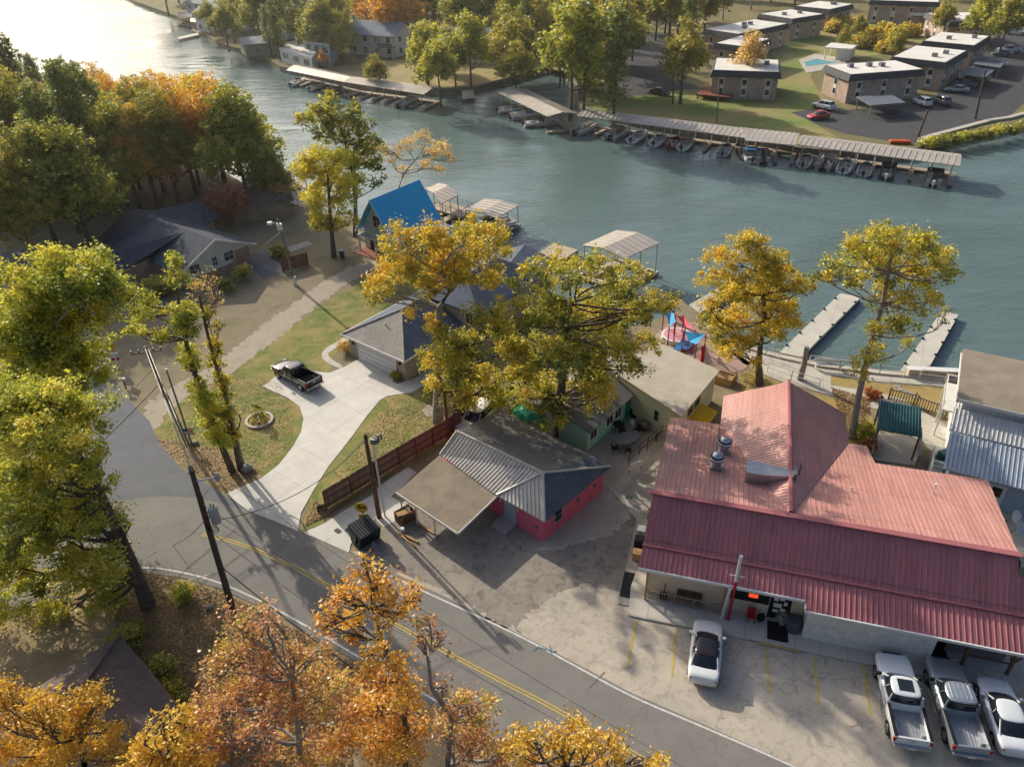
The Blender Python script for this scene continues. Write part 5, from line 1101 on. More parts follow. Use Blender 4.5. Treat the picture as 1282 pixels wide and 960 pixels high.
# pool
b = MB(); P = [G(1000, 76), G(1010, 92), G(1057, 84), G(1060, 74), G(1020, 68)]; b.prism(P, 0, .1); b.build('pool_terrace', SEAW, kind='structure')
b = MB(); P = [G(1007, 78, .1), G(1009, 83, .1), G(1048, 79, .1), G(1022, 74, .1)]; b.prism(P, .1, .115); tag(b.build('swimming_pool', M('pool_water', (.05, .33, .36), (.06, .36, .4), .1)), 'turquoise swimming pool on a pale terrace in the courtyard of flats', 'swimming pool')
q = [G(1032, 59.5, 2.8), G(1067, 61.5, 2.8), G(1074, 56, 2.8), G(1041, 53.5, 2.8)]; t = root('pool_house', 'small white roofed pool house beside the turquoise pool', 'pool house', q[0])
b = MB(); b.slab(q, .25); b.build('roof', RWHITE, t); c = sum(q, Vector())/4; I = [p.lerp(c, .12) for p in q]; b = MB(); b.prism([I[0].lerp(I[1], .45), I[1], I[2], I[3].lerp(I[2], .45)], 0, 2.5); b.build('wall', FPALE, t)
for p in I: b = MB(); b.box(p.x-.12, p.x+.12, p.y-.12, p.y+.12, 0, 2.5); b.build('post', TRIM, t)
# condominium houses on the far left shore
def gable_house(name, label, ctr, deg, L, Wd, zt, rise, wall, roof, wins=3, storeys=2, cat='house'):
    fr = Fr(ctr.x, ctr.y, deg); t = root(name, label, cat, ctr)
    b = MB(fr); b.prism([(-L/2, -Wd/2), (L/2, -Wd/2), (L/2, Wd/2), (-L/2, Wd/2)], 0, zt); b.build('wall', wall, t)
    b = MB(fr); b.slab([(-L/2-.6, -Wd/2-.6, zt), (L/2+.6, -Wd/2-.6, zt), (L/2+.6, 0, zt+rise), (-L/2-.6, 0, zt+rise)], .2); b.slab([(-L/2-.6, 0, zt+rise), (L/2+.6, 0, zt+rise), (L/2+.6, Wd/2+.6, zt), (-L/2-.6, Wd/2+.6, zt)], .2); b.build('roof', roof, t)
    b = MB(fr)
    for x in (-L/2+.01, L/2-.01): b.face([(x, -Wd/2, zt), (x, Wd/2, zt), (x, 0, zt+rise-.2)])
    b.build('gable', wall, t)
    for s in range(storeys):
        for k in range(wins):
            window_on(t, fr, -L/2+L*(k+.5)/wins, .9+s*2.7, 1.2, 1.2, -Wd/2, 'v-', TRIM, GLASS, .1, 0)
        for k in range(2): window_on(t, fr, -Wd/2+Wd*(k+.5)/2, .9+s*2.7, 1.2, 1.2, L/2, 'u+', TRIM, GLASS, .1, 0)
    b = MB(fr); b.box(L/2-4.5, L/2+.3, -Wd/2-1.6, -Wd/2-.01, 2.6, 2.8); o = b.build('balcony', BRICKD, t)
    b = MB(fr); b.box(L/2-4.5, L/2+.3, -Wd/2-1.62, -Wd/2-1.55, 2.8, 3.7); b.build('balcony_railing', GREYM, o)
    for u in (L/2-4.4, L/2-2, L/2+.1): b = MB(fr); b.box(u-.1, u+.1, -Wd/2-1.6, -Wd/2-1.45, 0, 5.2); b.build('balcony_post', TRIM, t)
    return t
CON = M('condo_render', (.82, .78, .7), (.74, .70, .62), .85); SLR = M('slate_roof', (.22, .26, .31), (.18, .22, .27), .85, 0, .4, 4, .25)
gable_house('condominium', 'white two storey condominium with slate gable roof and stacked balconies above the far dock', G(480, 66), -28, 15, 10, 5.2, 2.6, CON, SLR, 4)
gable_house('condominium', 'cream two storey condominium half hidden behind the green trees', G(598, 74), -20, 15, 10, 5.0, 2.4, CON, SLR, 4)
gable_house('brick_house', 'low house with slate roof set back behind the inlet lawn', G(668, 60), -5, 20, 12, 3.2, 3, BRICKD, SLR, 4, 1)
gable_house('boathouse', 'low shed with a pale grey roof right at the far waterline', G(336, 66), 25, 13, 8, 3.2, 1.2, M('beige_shed', (.42, .37, .28)), M('pale_shed_roof', (.34, .36, .38), (.28, .3, .32), .6), 2, 1)
gable_house('waterfront_house', 'white waterfront house with stepped terraces, far upper shore', G(284, 38), -30, 14, 11, 5.4, 2.4, TRIM, M('sage_roof', (.24, .28, .24), (.2, .24, .2), .8), 4)
gable_house('waterfront_house', 'white two storey house behind the stepped one, nearest the wooded point', G(268, 24), -30, 13, 10, 5.4, 2.0, TRIM, M('grey_roof', (.28, .29, .3), (.22, .23, .24), .8), 4)
def flathouse(label, px, z, mat, name='flat_roofed_house'):
    q = [G(x, y, z) for x, y in px]; c = sum(q, Vector())/4; t = root(name, label, 'house', (c.x, c.y, 0)); b = MB(); b.prism(q, -.5, z); b.build('wall', mat, t)
    b = MB(); b.prism([p.lerp(c, -.03) for p in q], z, z+.25); b.build('roof', RWHITE, t)
    fr = Fr(q[0].x, q[0].y, math.degrees(math.atan2(q[1].y-q[0].y, q[1].x-q[0].x))); L = (q[1]-q[0]).length
    for k in range(3): window_on(t, fr, L*(k+.5)/3, z-1.7, L*.16, 1.1, 0, 'v-', GREYM, GLASS, .08, 0)
    return t
flathouse('white flat roofed waterfront house with terraces, beside the blue one', [(350, 62), (390, 74), (402, 60), (366, 50)], 3.0, TRIM)
flathouse('pale blue flat roofed house at the foot of the round green tree', [(380, 52), (412, 58), (420, 46), (388, 41)], 5.0, M('sky_blue_render', (.42, .55, .62), (.38, .5, .57), .8))
for lab, px in (('tiny covered dock below the wooded point, far shore', [(222, 20), (240, 22), (242, 17), (224, 15)]), ('small pale dock roof beside the terraced waterfront houses', [(238, 27), (256, 30), (258, 25), (241, 23)])):
    covered_dock(lab, px[::-1], 2.2, 2, fingers=False, seams=False)
deck('jetty', 'long low jetty reaching out from the terraced houses', [(222, 47), (248, 41), (249, 44), (224, 49.5)], -.4, SEAW, cat='jetty')
deck('jetty', 'short white jetty beside the waterfront shed', [(302, 64), (318, 61), (320, 65), (304, 67)], -.4, SEAW, cat='jetty')
deck('landing_stage', 'small square landing stage off the lawn corner near the inlet', [(578, 110), (592, 108), (594, 122), (579, 124)], -.3, SEAW, cat='landing')
deck('footbridge', 'footbridge crossing the head of the inlet', [(686, 80), (716, 83), (716, 90), (686, 86)], .4, SEAW, rail=True, cat='bridge')
deck('overlook_deck', 'rusty red timber deck in front of the brick flats', [(872, 118), (914, 122), (924, 113), (880, 109)], 1.0, M('rust_wood', (.30, .09, .05), (.24, .07, .04)), rail=True)
b = MB(); P = G(1126, 180); b.cbox((P.x, P.y, .35), (3.4, 1.1, .5), R(-10)); tag(b.build('rowing_boat', M('orange_hull', (.7, .12, .02), (.62, .1, .02), .5), bevel=.2), 'upturned orange boat lying on the bank beside the longest dock', 'boat')
# ================================================================== TREES
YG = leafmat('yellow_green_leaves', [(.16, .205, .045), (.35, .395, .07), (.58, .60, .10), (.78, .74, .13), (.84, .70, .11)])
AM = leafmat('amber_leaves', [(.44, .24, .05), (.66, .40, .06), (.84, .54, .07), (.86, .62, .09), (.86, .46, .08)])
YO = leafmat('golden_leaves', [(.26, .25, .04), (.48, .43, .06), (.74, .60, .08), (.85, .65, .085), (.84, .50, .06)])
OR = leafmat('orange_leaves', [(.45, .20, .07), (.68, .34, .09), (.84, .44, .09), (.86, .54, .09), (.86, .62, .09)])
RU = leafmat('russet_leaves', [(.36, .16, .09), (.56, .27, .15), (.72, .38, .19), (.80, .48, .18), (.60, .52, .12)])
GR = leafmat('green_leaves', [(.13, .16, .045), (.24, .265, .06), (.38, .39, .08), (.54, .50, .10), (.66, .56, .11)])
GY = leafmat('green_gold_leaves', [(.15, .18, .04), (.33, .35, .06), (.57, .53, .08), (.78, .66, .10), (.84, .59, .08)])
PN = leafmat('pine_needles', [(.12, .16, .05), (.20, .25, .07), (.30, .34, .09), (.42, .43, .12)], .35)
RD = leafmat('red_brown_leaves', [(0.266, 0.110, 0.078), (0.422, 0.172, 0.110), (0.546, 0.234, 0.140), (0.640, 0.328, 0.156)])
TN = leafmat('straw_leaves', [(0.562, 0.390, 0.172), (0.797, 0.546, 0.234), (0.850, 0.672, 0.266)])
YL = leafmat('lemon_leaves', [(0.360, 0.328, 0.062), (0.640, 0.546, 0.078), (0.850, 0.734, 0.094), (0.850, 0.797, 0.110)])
def leaves(blobs, size, dens, clump=.45, flat=.8, sig=.5, seed=0):
    """blobs: (x, y, z, r). leaf quads gathered in clumps that fill the outer part of each blob"""
    g = np.random.default_rng(seed); VV = []; TT = []
    for bi, (x, y, z, r) in enumerate(blobs):
        n_leaf = int(1.75*dens*4*math.pi*r*r/(size*size)); nc = max(4, int(2.6*(r/clump)**2)); per = max(3, n_leaf//nc)
        d = g.normal(size=(nc, 3)); d /= np.linalg.norm(d, axis=1)[:, None]; d[:, 2] = np.where(d[:, 2] < -.8, -d[:, 2]*.7, d[:, 2])
        rad = r*(.25+.87*g.random(nc)**.6); c = np.array([x, y, z])+d*rad[:, None]*np.array([1, 1, flat])
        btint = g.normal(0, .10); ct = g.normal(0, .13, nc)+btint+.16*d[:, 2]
        cs = clump*(.6+.8*g.random(nc))
        P = np.repeat(c, per, 0)+g.normal(size=(nc*per, 3))*np.repeat(cs, per)[:, None]*sig*np.array([1, 1, .75])
        T = np.clip(.5+np.repeat(ct, per)+g.normal(0, .13, nc*per), .02, .98); VV.append(P); TT.append(T)
    P = np.concatenate(VV); T = np.concatenate(TT); n = len(P)
    nrm = g.normal(size=(n, 3)); nrm[:, 2] = np.abs(nrm[:, 2])+.5; nrm /= np.linalg.norm(nrm, axis=1)[:, None]
    a = np.cross(nrm, g.normal(size=(n, 3))); a /= np.linalg.norm(a, axis=1)[:, None]; b = np.cross(nrm, a)
    s = size*(.42+1.25*g.random(n)**1.7)[:, None]*.5
    bend = nrm*s*.35
    V = np.stack([P-a*s*1.25+bend, P-b*s*.72, P+a*s*1.25+bend, P+b*s*.72], 1).reshape(-1, 3)
    return V, T
def leafmesh(name, V, T, mat):
    n = len(T); me = bpy.data.meshes.new(name); me.vertices.add(n*4); me.vertices.foreach_set('co', V.astype(np.float32).ravel())
    me.loops.add(n*4); me.loops.foreach_set('vertex_index', np.arange(n*4, dtype=np.int32)); me.polygons.add(n)
    me.polygons.foreach_set('loop_start', np.arange(0, n*4, 4, dtype=np.int32)); me.polygons.foreach_set('loop_total', np.full(n, 4, dtype=np.int32))
    me.update(); at = me.attributes.new('tint', 'FLOAT', 'FACE'); at.data.foreach_set('value', T.astype(np.float32)); me.materials.append(mat); return me
def limb(mb, p, q, r0, r1, n=6, bendy=.12, seg=5):
    p, q = Vector(p), Vector(q); L = (q-p).length; pts = []; rs = []
    o = Vector((random.gauss(0, 1), random.gauss(0, 1), random.gauss(0, .5)))*L*bendy
    o2 = Vector((random.gauss(0, 1), random.gauss(0, 1), random.gauss(0, .5)))*L*bendy*.4
    for i in range(seg+1):
        k = i/seg; pts.append(p.lerp(q, k)+o*math.sin(k*math.pi)+o2*math.sin(k*2*math.pi)+Vector((0, 0, -.05*L*math.sin(k*math.pi)))); rs.append(r0+(r1-r0)*k**.8)
    mb.tube(pts, rs, n, False); return pts
TREESEED = [100]
def tree(name, label, trunkpath, blobs, mat, size=.24, dens=1.25, bark=BARK, r0=.32, clump=.5, cat='tree', group=None, twigs=3, limbs=True, flat=.85, sig=.5):
    if size < .33: size *= .8 if size < .2 else .68
    TREESEED[0] += 1; random.seed(TREESEED[0]); base = Vector(trunkpath[0]); t = root(name, label, cat, base, group)
    b = MB(); n = len(trunkpath); rs = [r0*(1-.62*i/(n-1)) for i in range(n)]; rs[0] *= 1.25
    b.tube(trunkpath, rs, 9, False)
    if limbs:
        TP = [Vector(p) for p in trunkpath[1:]]
        for (x, y, z, r) in blobs:
            q = Vector((x, y, z)); c = [p for p in TP if p.z < z+.5] or TP[:1]; s = min(c, key=lambda p: (p-q).length+abs(p.z-(z-1.5))*.4)
            i = trunkpath_index(trunkpath, s); pts = limb(b, s, q, min(rs[i]*.6, .05+r*.055), .035)
            for k in range(twigs):
                d = Vector((random.gauss(0, 1), random.gauss(0, 1), random.gauss(.3, .7))).normalized(); limb(b, pts[random.randint(2, 4)], q+d*r*.85, .045, .012, 4, .1, 3)
    b.build('trunk', bark, t, True)
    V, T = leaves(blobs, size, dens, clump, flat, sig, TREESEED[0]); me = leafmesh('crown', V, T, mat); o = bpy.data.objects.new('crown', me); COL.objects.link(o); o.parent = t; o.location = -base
    return t
def trunkpath_index(tp, s):
    return min(range(len(tp)), key=lambda i: (Vector(tp[i])-s).length)
def lobes(base, L, dj=.45, dup=.5):
    """surveyed crown lobes (px, py, rpx) put at the tree's own distance, spread in depth about the trunk"""
    xs = [l[0] for l in L]; half = (max(xs)-min(xs))/2; out = []
    for l in L:
        px, py, rp = l[:3]; dy = l[3] if len(l) > 3 else random.uniform(-dj, dj)*half*base.y/F
        p, t = GP(px, py, base.y+dy); r = rp/F*t
        out.append((p.x, p.y, p.z, r))
        if random.random() < dup:
            p, t = GP(px+random.uniform(-8, 8), py+random.uniform(-6, 6), base.y+dy+random.choice((-1, 1))*half*.5*base.y/F); out.append((p.x, p.y, p.z, r*.85))
    return out
def path(base, P):
    return [base]+[GP(x, y, base.y)[0] for x, y in P]
random.seed(3)
# --- big oaks at the left
B_ = G(186, 758); tree('oak_tree', 'large leaning oak with yellow green crown, thick dark trunk beside the road bend', path(B_, [(170, 715), (156, 683), (125, 617), (90, 558), (60, 520)]),
    lobes(B_, [(50, 535, 40), (15, 560, 40), (82, 560, 26), (60, 600, 42), (20, 640, 46), (88, 650, 38), (60, 700, 46), (105, 705, 30), (20, 740, 44), (70, 765, 32), (108, 625, 22), (150, 688, 12), (121, 575, 12), (-20, 600, 45), (-20, 700, 45), (148, 640, 9), (15, 790, 30), (125, 730, 26), (40, 660, 40), (118, 600, 16, -2), (105, 650, 24, -2), (130, 700, 18, -2), (140, 725, 16, -2.5), (100, 560, 22, -1), (112, 530, 22), (100, 505, 26), (60, 500, 34), (128, 505, 14), (25, 515, 38), (140, 600, 10), (150, 655, 9), (0, 500, 40), (100, 590, 20), (130, 760, 18), (-30, 780, 40)], .35, .6), YG, .24, 1.05, BARK, .42, .55)
B_ = G(90, 622); tree('oak_tree', 'tall yellow green oak behind the leaning one, its crown top level with the dark roof', path(B_, [(96, 560), (99, 500), (92, 450), (80, 410)]),
    lobes(B_, [(92, 345, 34), (138, 352, 24), (50, 378, 36), (22, 425, 38), (88, 412, 36), (60, 468, 38), (128, 392, 20), (20, 350, 22), (0, 480, 40), (110, 470, 24), (60, 520, 32), (95, 455, 30), (115, 330, 20), (70, 330, 22), (152, 372, 12), (45, 440, 34), (110, 370, 34), (70, 390, 40), (35, 400, 40), (110, 430, 28), (130, 360, 26), (75, 355, 36), (0, 390, 30), (30, 510, 36), (75, 500, 30)], .4, .6), YG, .26, 1.15, BARKL, .4, .6)
# --- ivy clad pair
B_ = G(291, 590); tree('ivy_tree', 'ivy covered leaning trunk with tufted top, nearer the power pole', path(B_, [(270, 540), (255, 505), (245, 470), (232, 425), (225, 390), (219, 340)]),
    lobes(B_, [(219, 327, 11), (220, 345, 12), (184, 383, 19), (224, 390, 17), (173, 414, 9), (206, 424, 12), (232, 412, 12), (236, 438, 11), (243, 460, 11), (248, 482, 12), (255, 505, 12), (262, 528, 11), (270, 548, 9), (178, 395, 12), (160, 412, 8), (240, 392, 9), (239, 448, 13), (250, 492, 14), (258, 515, 14), (266, 538, 12), (228, 402, 13), (262, 512, 12), (275, 552, 9)], .25, .8), YG, .2, 1.1, BARK, .24, .35, twigs=2)
B_ = G(301, 588); tree('ivy_tree', 'ivy covered trunk with sparse bare golden top, nearer the driveway', path(B_, [(292, 545), (283, 500), (268, 450), (258, 410), (250, 372)]),
    lobes(B_, [(268, 430, 9), (273, 458, 10), (279, 482, 10), (283, 508, 10), (287, 532, 9), (290, 552, 7), (272, 408, 7), (262, 395, 8), (276, 470, 11), (281, 495, 12), (285, 520, 12), (288, 542, 10), (270, 444, 10)], .2, .7), GY, .2, .9, BARK, .2, .35, twigs=2)
B_ = G(304, 580); tree('bare_tree', 'thin half bare tree with pale twigs and few golden leaves beside the ivy trunks', path(B_, [(285, 500), (268, 430), (258, 390)]),
    lobes(B_, [(250, 365, 18), (268, 380, 14), (238, 385, 14), (262, 350, 12), (275, 405, 10)], .3, .2), TN, .15, .16, BARKL, .11, .5, twigs=9)
# --- centre
B_ = G(548, 528); tree('maple_tree', 'golden orange tree rising over the garage roof', path(B_, [(549, 470), (551, 420), (550, 384), (565, 362), (574, 350)]),
    lobes(B_, [(500, 303, 22), (536, 300, 24), (472, 360, 15), (485, 340, 20), (590, 287, 20), (618, 300, 22), (556, 332, 28), (600, 330, 24), (520, 340, 20), (630, 318, 13), (560, 302, 20), (585, 310, 22), (505, 325, 18), (465, 372, 10), (540, 355, 18), (490, 285, 9), (575, 350, 20), (610, 350, 18), (535, 405, 13), (518, 390, 9), (550, 408, 12)], .5, .4), YO, .26, 1.0, BARKL, .42, .5)
B_ = G(572, 540); tree('maple_tree', 'darker bronze green tree below the golden one, leaning over the wooden fence', path(B_, [(572, 500), (575, 460), (585, 430)]),
    lobes(B_, [(556, 430, 22), (545, 455, 18), (570, 465, 26), (605, 470, 26), (640, 440, 22), (592, 430, 24), (582, 498, 18), (560, 490, 14), (620, 490, 18), (625, 415, 20), (600, 400, 18), (540, 480, 10), (532, 440, 9), (645, 470, 18)], .5, .5), GY, .25, 1.1, BARK, .35, .5)
B_ = G(700, 545); tree('oak_tree', 'wide spreading green gold oak over the mint house', path(B_, [(702, 500), (705, 450), (712, 410), (715, 380)]),
    lobes(B_, [(700, 345, 32), (660, 350, 24), (740, 340, 30), (788, 348, 22), (640, 395, 26), (690, 395, 34), (745, 392, 34), (795, 395, 24), (838, 382, 11), (672, 440, 30), (722, 445, 34), (772, 440, 30), (812, 428, 18), (700, 490, 30), (745, 498, 20), (722, 525, 20), (692, 525, 16), (800, 465, 14), (655, 470, 22), (842, 372, 8), (815, 375, 14), (765, 365, 24), (640, 425, 18), (680, 500, 24), (745, 470, 26), (660, 500, 16)], .5, .5), GY, .26, .95, BARK, .45, .5)
B_ = G(655, 520); tree('young_tree', 'small bright yellow bush tree behind the far corner of the pink roof', path(B_, [(655, 500), (650, 480)]), lobes(B_, [(628, 505, 12), (615, 512, 10), (640, 495, 12), (650, 510, 10)], .3, .5), YG, .2, 1.1, BARK, .12, .35)
# --- lakeside pair
B_ = G(951, 482); tree('oak_tree', 'round golden green tree with ivy trunk between the plaza and the red roof', path(B_, [(950, 455), (952, 430), (958, 400), (955, 370), (945, 340)]),
    lobes(B_, [(932, 312, 20), (905, 328, 22), (963, 325, 20), (985, 348, 20), (920, 358, 26), (950, 375, 28), (888, 385, 14), (895, 405, 18), (925, 405, 24), (978, 378, 18), (965, 410, 20), (915, 437, 16), (930, 432, 16), (945, 300, 14), (960, 350, 24), (890, 350, 14), (1003, 358, 12), (983, 400, 14), (900, 425, 12), (950, 452, 8), (948, 470, 7)], .5, .5), YO, .25, 1.05, BARK, .32, .5)
B_ = G(1066, 548); tree('oak_tree', 'tall leaning lakeside tree with a speckled crown in front of the piers', path(B_, [(1074, 500), (1083, 460), (1092, 420), (1105, 380), (1112, 340), (1118, 310)]),
    lobes(B_, [(1110, 292, 20), (1072, 312, 20), (1150, 305, 24), (1180, 325, 18), (1030, 350, 11), (1052, 340, 15), (1100, 332, 30), (1148, 345, 26), (1188, 345, 11), (1110, 372, 24), (1150, 380, 20), (1078, 352, 16), (1130, 405, 18), (1172, 372, 12), (1095, 412, 12), (1082, 445, 14), (1075, 468, 12), (1100, 440, 10), (1040, 330, 9), (1125, 315, 24), (1018, 345, 8), (1135, 430, 9), (1180, 395, 8)], .5, .4), GY, .24, .85, BARKL, .28, .45)
b = MB(); p0, p1 = G(1001, 475), GP(1010, 434, G(1001, 475).y)[0]; b.tube([p0, p0.lerp(p1, .5)+Vector((.1, 0, 0)), p1], [.32, .27, .22], 9); tag(b.build('tree_stump', BARKL, smooth=True), 'tall bare tree stump standing at the root of the shaded pier', 'stump')
# --- left shore trees
B_ = G(418, 322); tree('yellow_tree', 'bright lemon yellow tree left of the blue roof', path(B_, [(415, 290), (412, 250), (410, 215)]),
    lobes(B_, [(400, 195, 18), (385, 218, 20), (415, 222, 22), (398, 250, 20), (425, 255, 18), (410, 280, 16), (378, 200, 10), (438, 275, 10), (435, 235, 14), (395, 275, 12), (425, 195, 14)], .5, .6), YL, .32, 1.0, BARK, .3, .6)
B_ = G(445, 296); tree('oak_tree', 'green tree at the water behind the lemon yellow one', path(B_, [(445, 250), (440, 210), (432, 180)]),
    lobes(B_, [(402, 145, 18), (440, 145, 18), (420, 168, 22), (460, 160, 14), (382, 152, 12), (455, 188, 18), (435, 205, 20), (470, 205, 12), (465, 180, 12), (445, 225, 12), (475, 225, 8), (415, 130, 12), (445, 170, 18)], .5, .5), GR, .34, 1.0, BARK, .3, .6)
B_ = G(500, 268); tree('thin_tree', 'airy straw coloured tree beside the blue roof ridge', path(B_, [(498, 240), (505, 218), (520, 200)]),
    lobes(B_, [(508, 182, 13), (545, 188, 14), (562, 198, 9), (528, 176, 12), (530, 208, 10), (490, 198, 11), (480, 185, 9), (505, 215, 9), (550, 212, 8)], .5, .3), TN, .30, .5, BARKL, .2, .6, twigs=6)
# --- foreground
B_ = Vector((-6.0, 19.4, 0)); tree('maple_tree', 'orange gold maple reaching over the road, crown top against the asphalt', path(B_, [(508, 930), (506, 890), (498, 850), (478, 800), (466, 760)]),
    lobes(B_, [(455, 700, 8), (450, 716, 12), (480, 716, 13), (430, 742, 15), (468, 748, 20), (498, 745, 16), (410, 765, 13), (448, 775, 18), (488, 772, 16), (510, 765, 11), (445, 798, 12), (478, 850, 20), (492, 878, 24), (455, 895, 24), (520, 915, 24), (475, 930, 26), (468, 730, 13), (500, 895, 20), (430, 925, 22), (405, 780, 9), (520, 745, 9), (470, 820, 15, -1.2), (495, 840, 16, -1.5), (510, 870, 18, -1.5), (500, 950, 26, -1.5), (455, 850, 16, -1.5)], .35, .35), OR, .16, .72, BARK, .15, .34, sig=.65)
B_ = Vector((-2.2, 18.6, 0)); tree('maple_tree', 'thin russet tree with crooked bare limb over the lower edge line', path(B_, [(560, 960), (565, 900), (540, 860), (535, 820)]),
    lobes(B_, [(538, 782, 14), (552, 800, 10), (528, 800, 10), (575, 885, 18), (600, 905, 20), (560, 905, 16), (590, 930, 22), (620, 945, 20), (612, 880, 14), (585, 870, 12), (555, 860, 9), (640, 935, 16)], .35, .3), RU, .15, .6, BARKL, .16, .34, twigs=5, sig=.65)
B_ = Vector((-13.0, 18.5, 0)); tree('maple_tree', 'broad russet and olive maple filling the lower middle, pale branches showing', path(B_, [(370, 1000), (375, 930), (370, 880), (365, 850)]),
    lobes(B_, [(300, 785, 20), (288, 818, 26), (330, 802, 24), (345, 838, 28), (385, 845, 28), (302, 862, 30), (348, 885, 32), (398, 890, 30), (265, 885, 24), (312, 925, 32), (360, 940, 32), (415, 930, 30), (242, 895, 16), (368, 820, 20), (425, 855, 20), (270, 845, 20), (330, 765, 12), (400, 815, 14), (285, 770, 12), (260, 925, 26), (395, 950, 26), (340, 860, 26), (318, 830, 24), (430, 895, 20)], .35, .4), RU, .155, .5, BARKL, .2, .34, twigs=5, sig=.62)
B_ = Vector((-24.5, 20.5, 0)); tree('maple_tree', 'bright yellow orange maple over the brown roof corner', path(B_, [(110, 1010), (105, 950), (100, 920)]),
    lobes(B_, [(20, 878, 22), (60, 885, 24), (100, 870, 18), (40, 915, 30), (90, 925, 30), (128, 880, 12), (135, 935, 26), (165, 952, 20), (10, 945, 28), (110, 895, 22), (60, 950, 28), (-10, 900, 24), (140, 908, 14), (0, 868, 16), (125, 860, 10)], .35, .4), AM, .16, .85, BARK, .3, .34, sig=.6)
B_ = Vector((-17.5, 17.2, 0)); tree('maple_tree', 'yellow gold maple crown along the bottom edge between the roof and the russet maple', path(B_, [(215, 1020), (212, 970), (210, 940)]),
    lobes(B_, [(190, 935, 20), (215, 915, 18), (240, 935, 22), (215, 950, 24), (180, 960, 22), (255, 960, 24), (200, 900, 8), (230, 900, 12)], .35, .4), AM, .16, .75, BARK, .25, .34, sig=.6)
B_ = Vector((3.4, 17.0, 0)); tree('maple_tree', 'golden tree tops at the bottom edge beside the yellow centre line', path(B_, [(720, 1040), (715, 985), (710, 960)]),
    lobes(B_, [(655, 925, 16), (690, 920, 16), (715, 910, 16), (735, 930, 20), (762, 922, 14), (700, 945, 24), (740, 955, 22), (775, 945, 12), (660, 950, 20), (822, 955, 13), (640, 940, 14), (810, 965, 14)], .35, .4), AM, .15, .75, BARK, .22, .32, sig=.6)
# --- small garden trees and shrubs
def shrub(name, label, px, r, h, mat, size=.14, dens=1.2, group=None, blobs=None):
    p = G(*px); t = root(name, label, 'shrub', p, group); TREESEED[0] += 1; random.seed(TREESEED[0])
    bl = blobs or [(p.x+random.uniform(-.45, .45)*r, p.y+random.uniform(-.45, .45)*r, h*(.35+.4*random.random()), r*.6) for _ in range(5)]
    b = MB()
    for x, y, z, rr in bl: limb(b, p+Vector((random.uniform(-.1, .1), random.uniform(-.1, .1), 0)), (x, y, z), .035, .01, 4, .1, 3)
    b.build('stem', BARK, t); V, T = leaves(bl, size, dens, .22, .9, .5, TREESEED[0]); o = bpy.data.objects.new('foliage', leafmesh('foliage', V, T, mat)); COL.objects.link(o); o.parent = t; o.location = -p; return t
shrub('small_tree', 'small rusty red tree at the corner of the dark roofed house', (288, 282), 3.6, 5.2, RD, .3, .8)
shrub('shrub', 'tufted bright green shrub on the leafy bank by the power pole', (229, 750), .9, 1.0, YG, .12, 1)
shrub('hedge', 'dark green hedge along the edge of the brown roof, upper part', (172, 812), 1.5, 1.9, GR, .14, 1.4)
shrub('hedge', 'dark green hedge along the edge of the brown roof, lower part', (196, 850), 1.4, 1.7, GR, .14, 1.3)
shrub('shrub', 'low olive shrub on the bank below the brown roof hedge', (214, 872), 1.2, 1.2, GY, .14, .8)
shrub('shrub', 'dried ornamental grass clump in the planting bed beside the garage door', (434, 440), .9, 1.0, TN, .12, 1)
shrub('shrub', 'small green shrub in the notch of the driveway by the garage corner', (497, 474), .5, .7, GR, .1, 1.3)
shrub('shrub', 'rounded shrub against the front wall of the dark roofed house', (200, 368), 2.0, 2.2, GR, .2, 1.2)
shrub('shrub', 'green bush at the right brick corner of the dark roofed house', (304, 352), 1.2, 2.0, GR, .2, 1.1)
shrub('shrub', 'low green bush below the gable windows of the dark roofed house', (283, 364), 1.2, 1.5, GR, .2, 1.1)
shrub('shrub', 'bush in shade by the short brown fence', (352, 322), 1.6, 1.3, GR, .25, 1.1)
shrub('shrub', 'yellow green bush by the corner of the red roof near the teal shelter', (1077, 548), 1.0, 1.5, YG, .14, 1)
shrub('small_tree', 'small green tree with golden tips beside the concrete circle by the fence', (543, 500), 1.2, 2.6, GY, .2, 1.2)
shrub('shrub', 'low green plant outside the storefront next to the papered door', (981, 777), .45, .8, GR, .08, 1)
# ------------------------------------------------------------------ forest: one tree of each kind, then individual copies
def proto_tree(kind, hgt, rad, mat, size, dens, bark, seed, n=11):
    random.seed(seed); bl = []
    if kind == 'pine':
        for i in range(n):
            k = i/(n-1); z = hgt*((.36 if seed < 0 else .27)+(.61 if seed < 0 else .70)*k); rr = rad*(1-.6*k); a = random.uniform(0, 6.28); q = rr*random.uniform(.3, .75)*(0 if i == n-1 else 1); bl.append((math.cos(a)*q, math.sin(a)*q, z, rad*random.uniform(.38, .56)))
    else:
        for i in range(n):
            a = i*2.4+random.uniform(-.4, .4); k = random.random(); q = rad*math.sqrt(k)*.72; z = hgt*(.26+.60*(1-k*.6)*random.uniform(.6, 1.0)); bl.append((math.cos(a)*q, math.sin(a)*q, z, rad*random.uniform(.38, .54)))
        bl.append((0, 0, hgt*.86, rad*.5))
    return bl, [(0, 0, 0), (.1, .05, hgt*.25), (-.1, .1, hgt*.5), (0, 0, hgt*.72)]
PROTO = {}
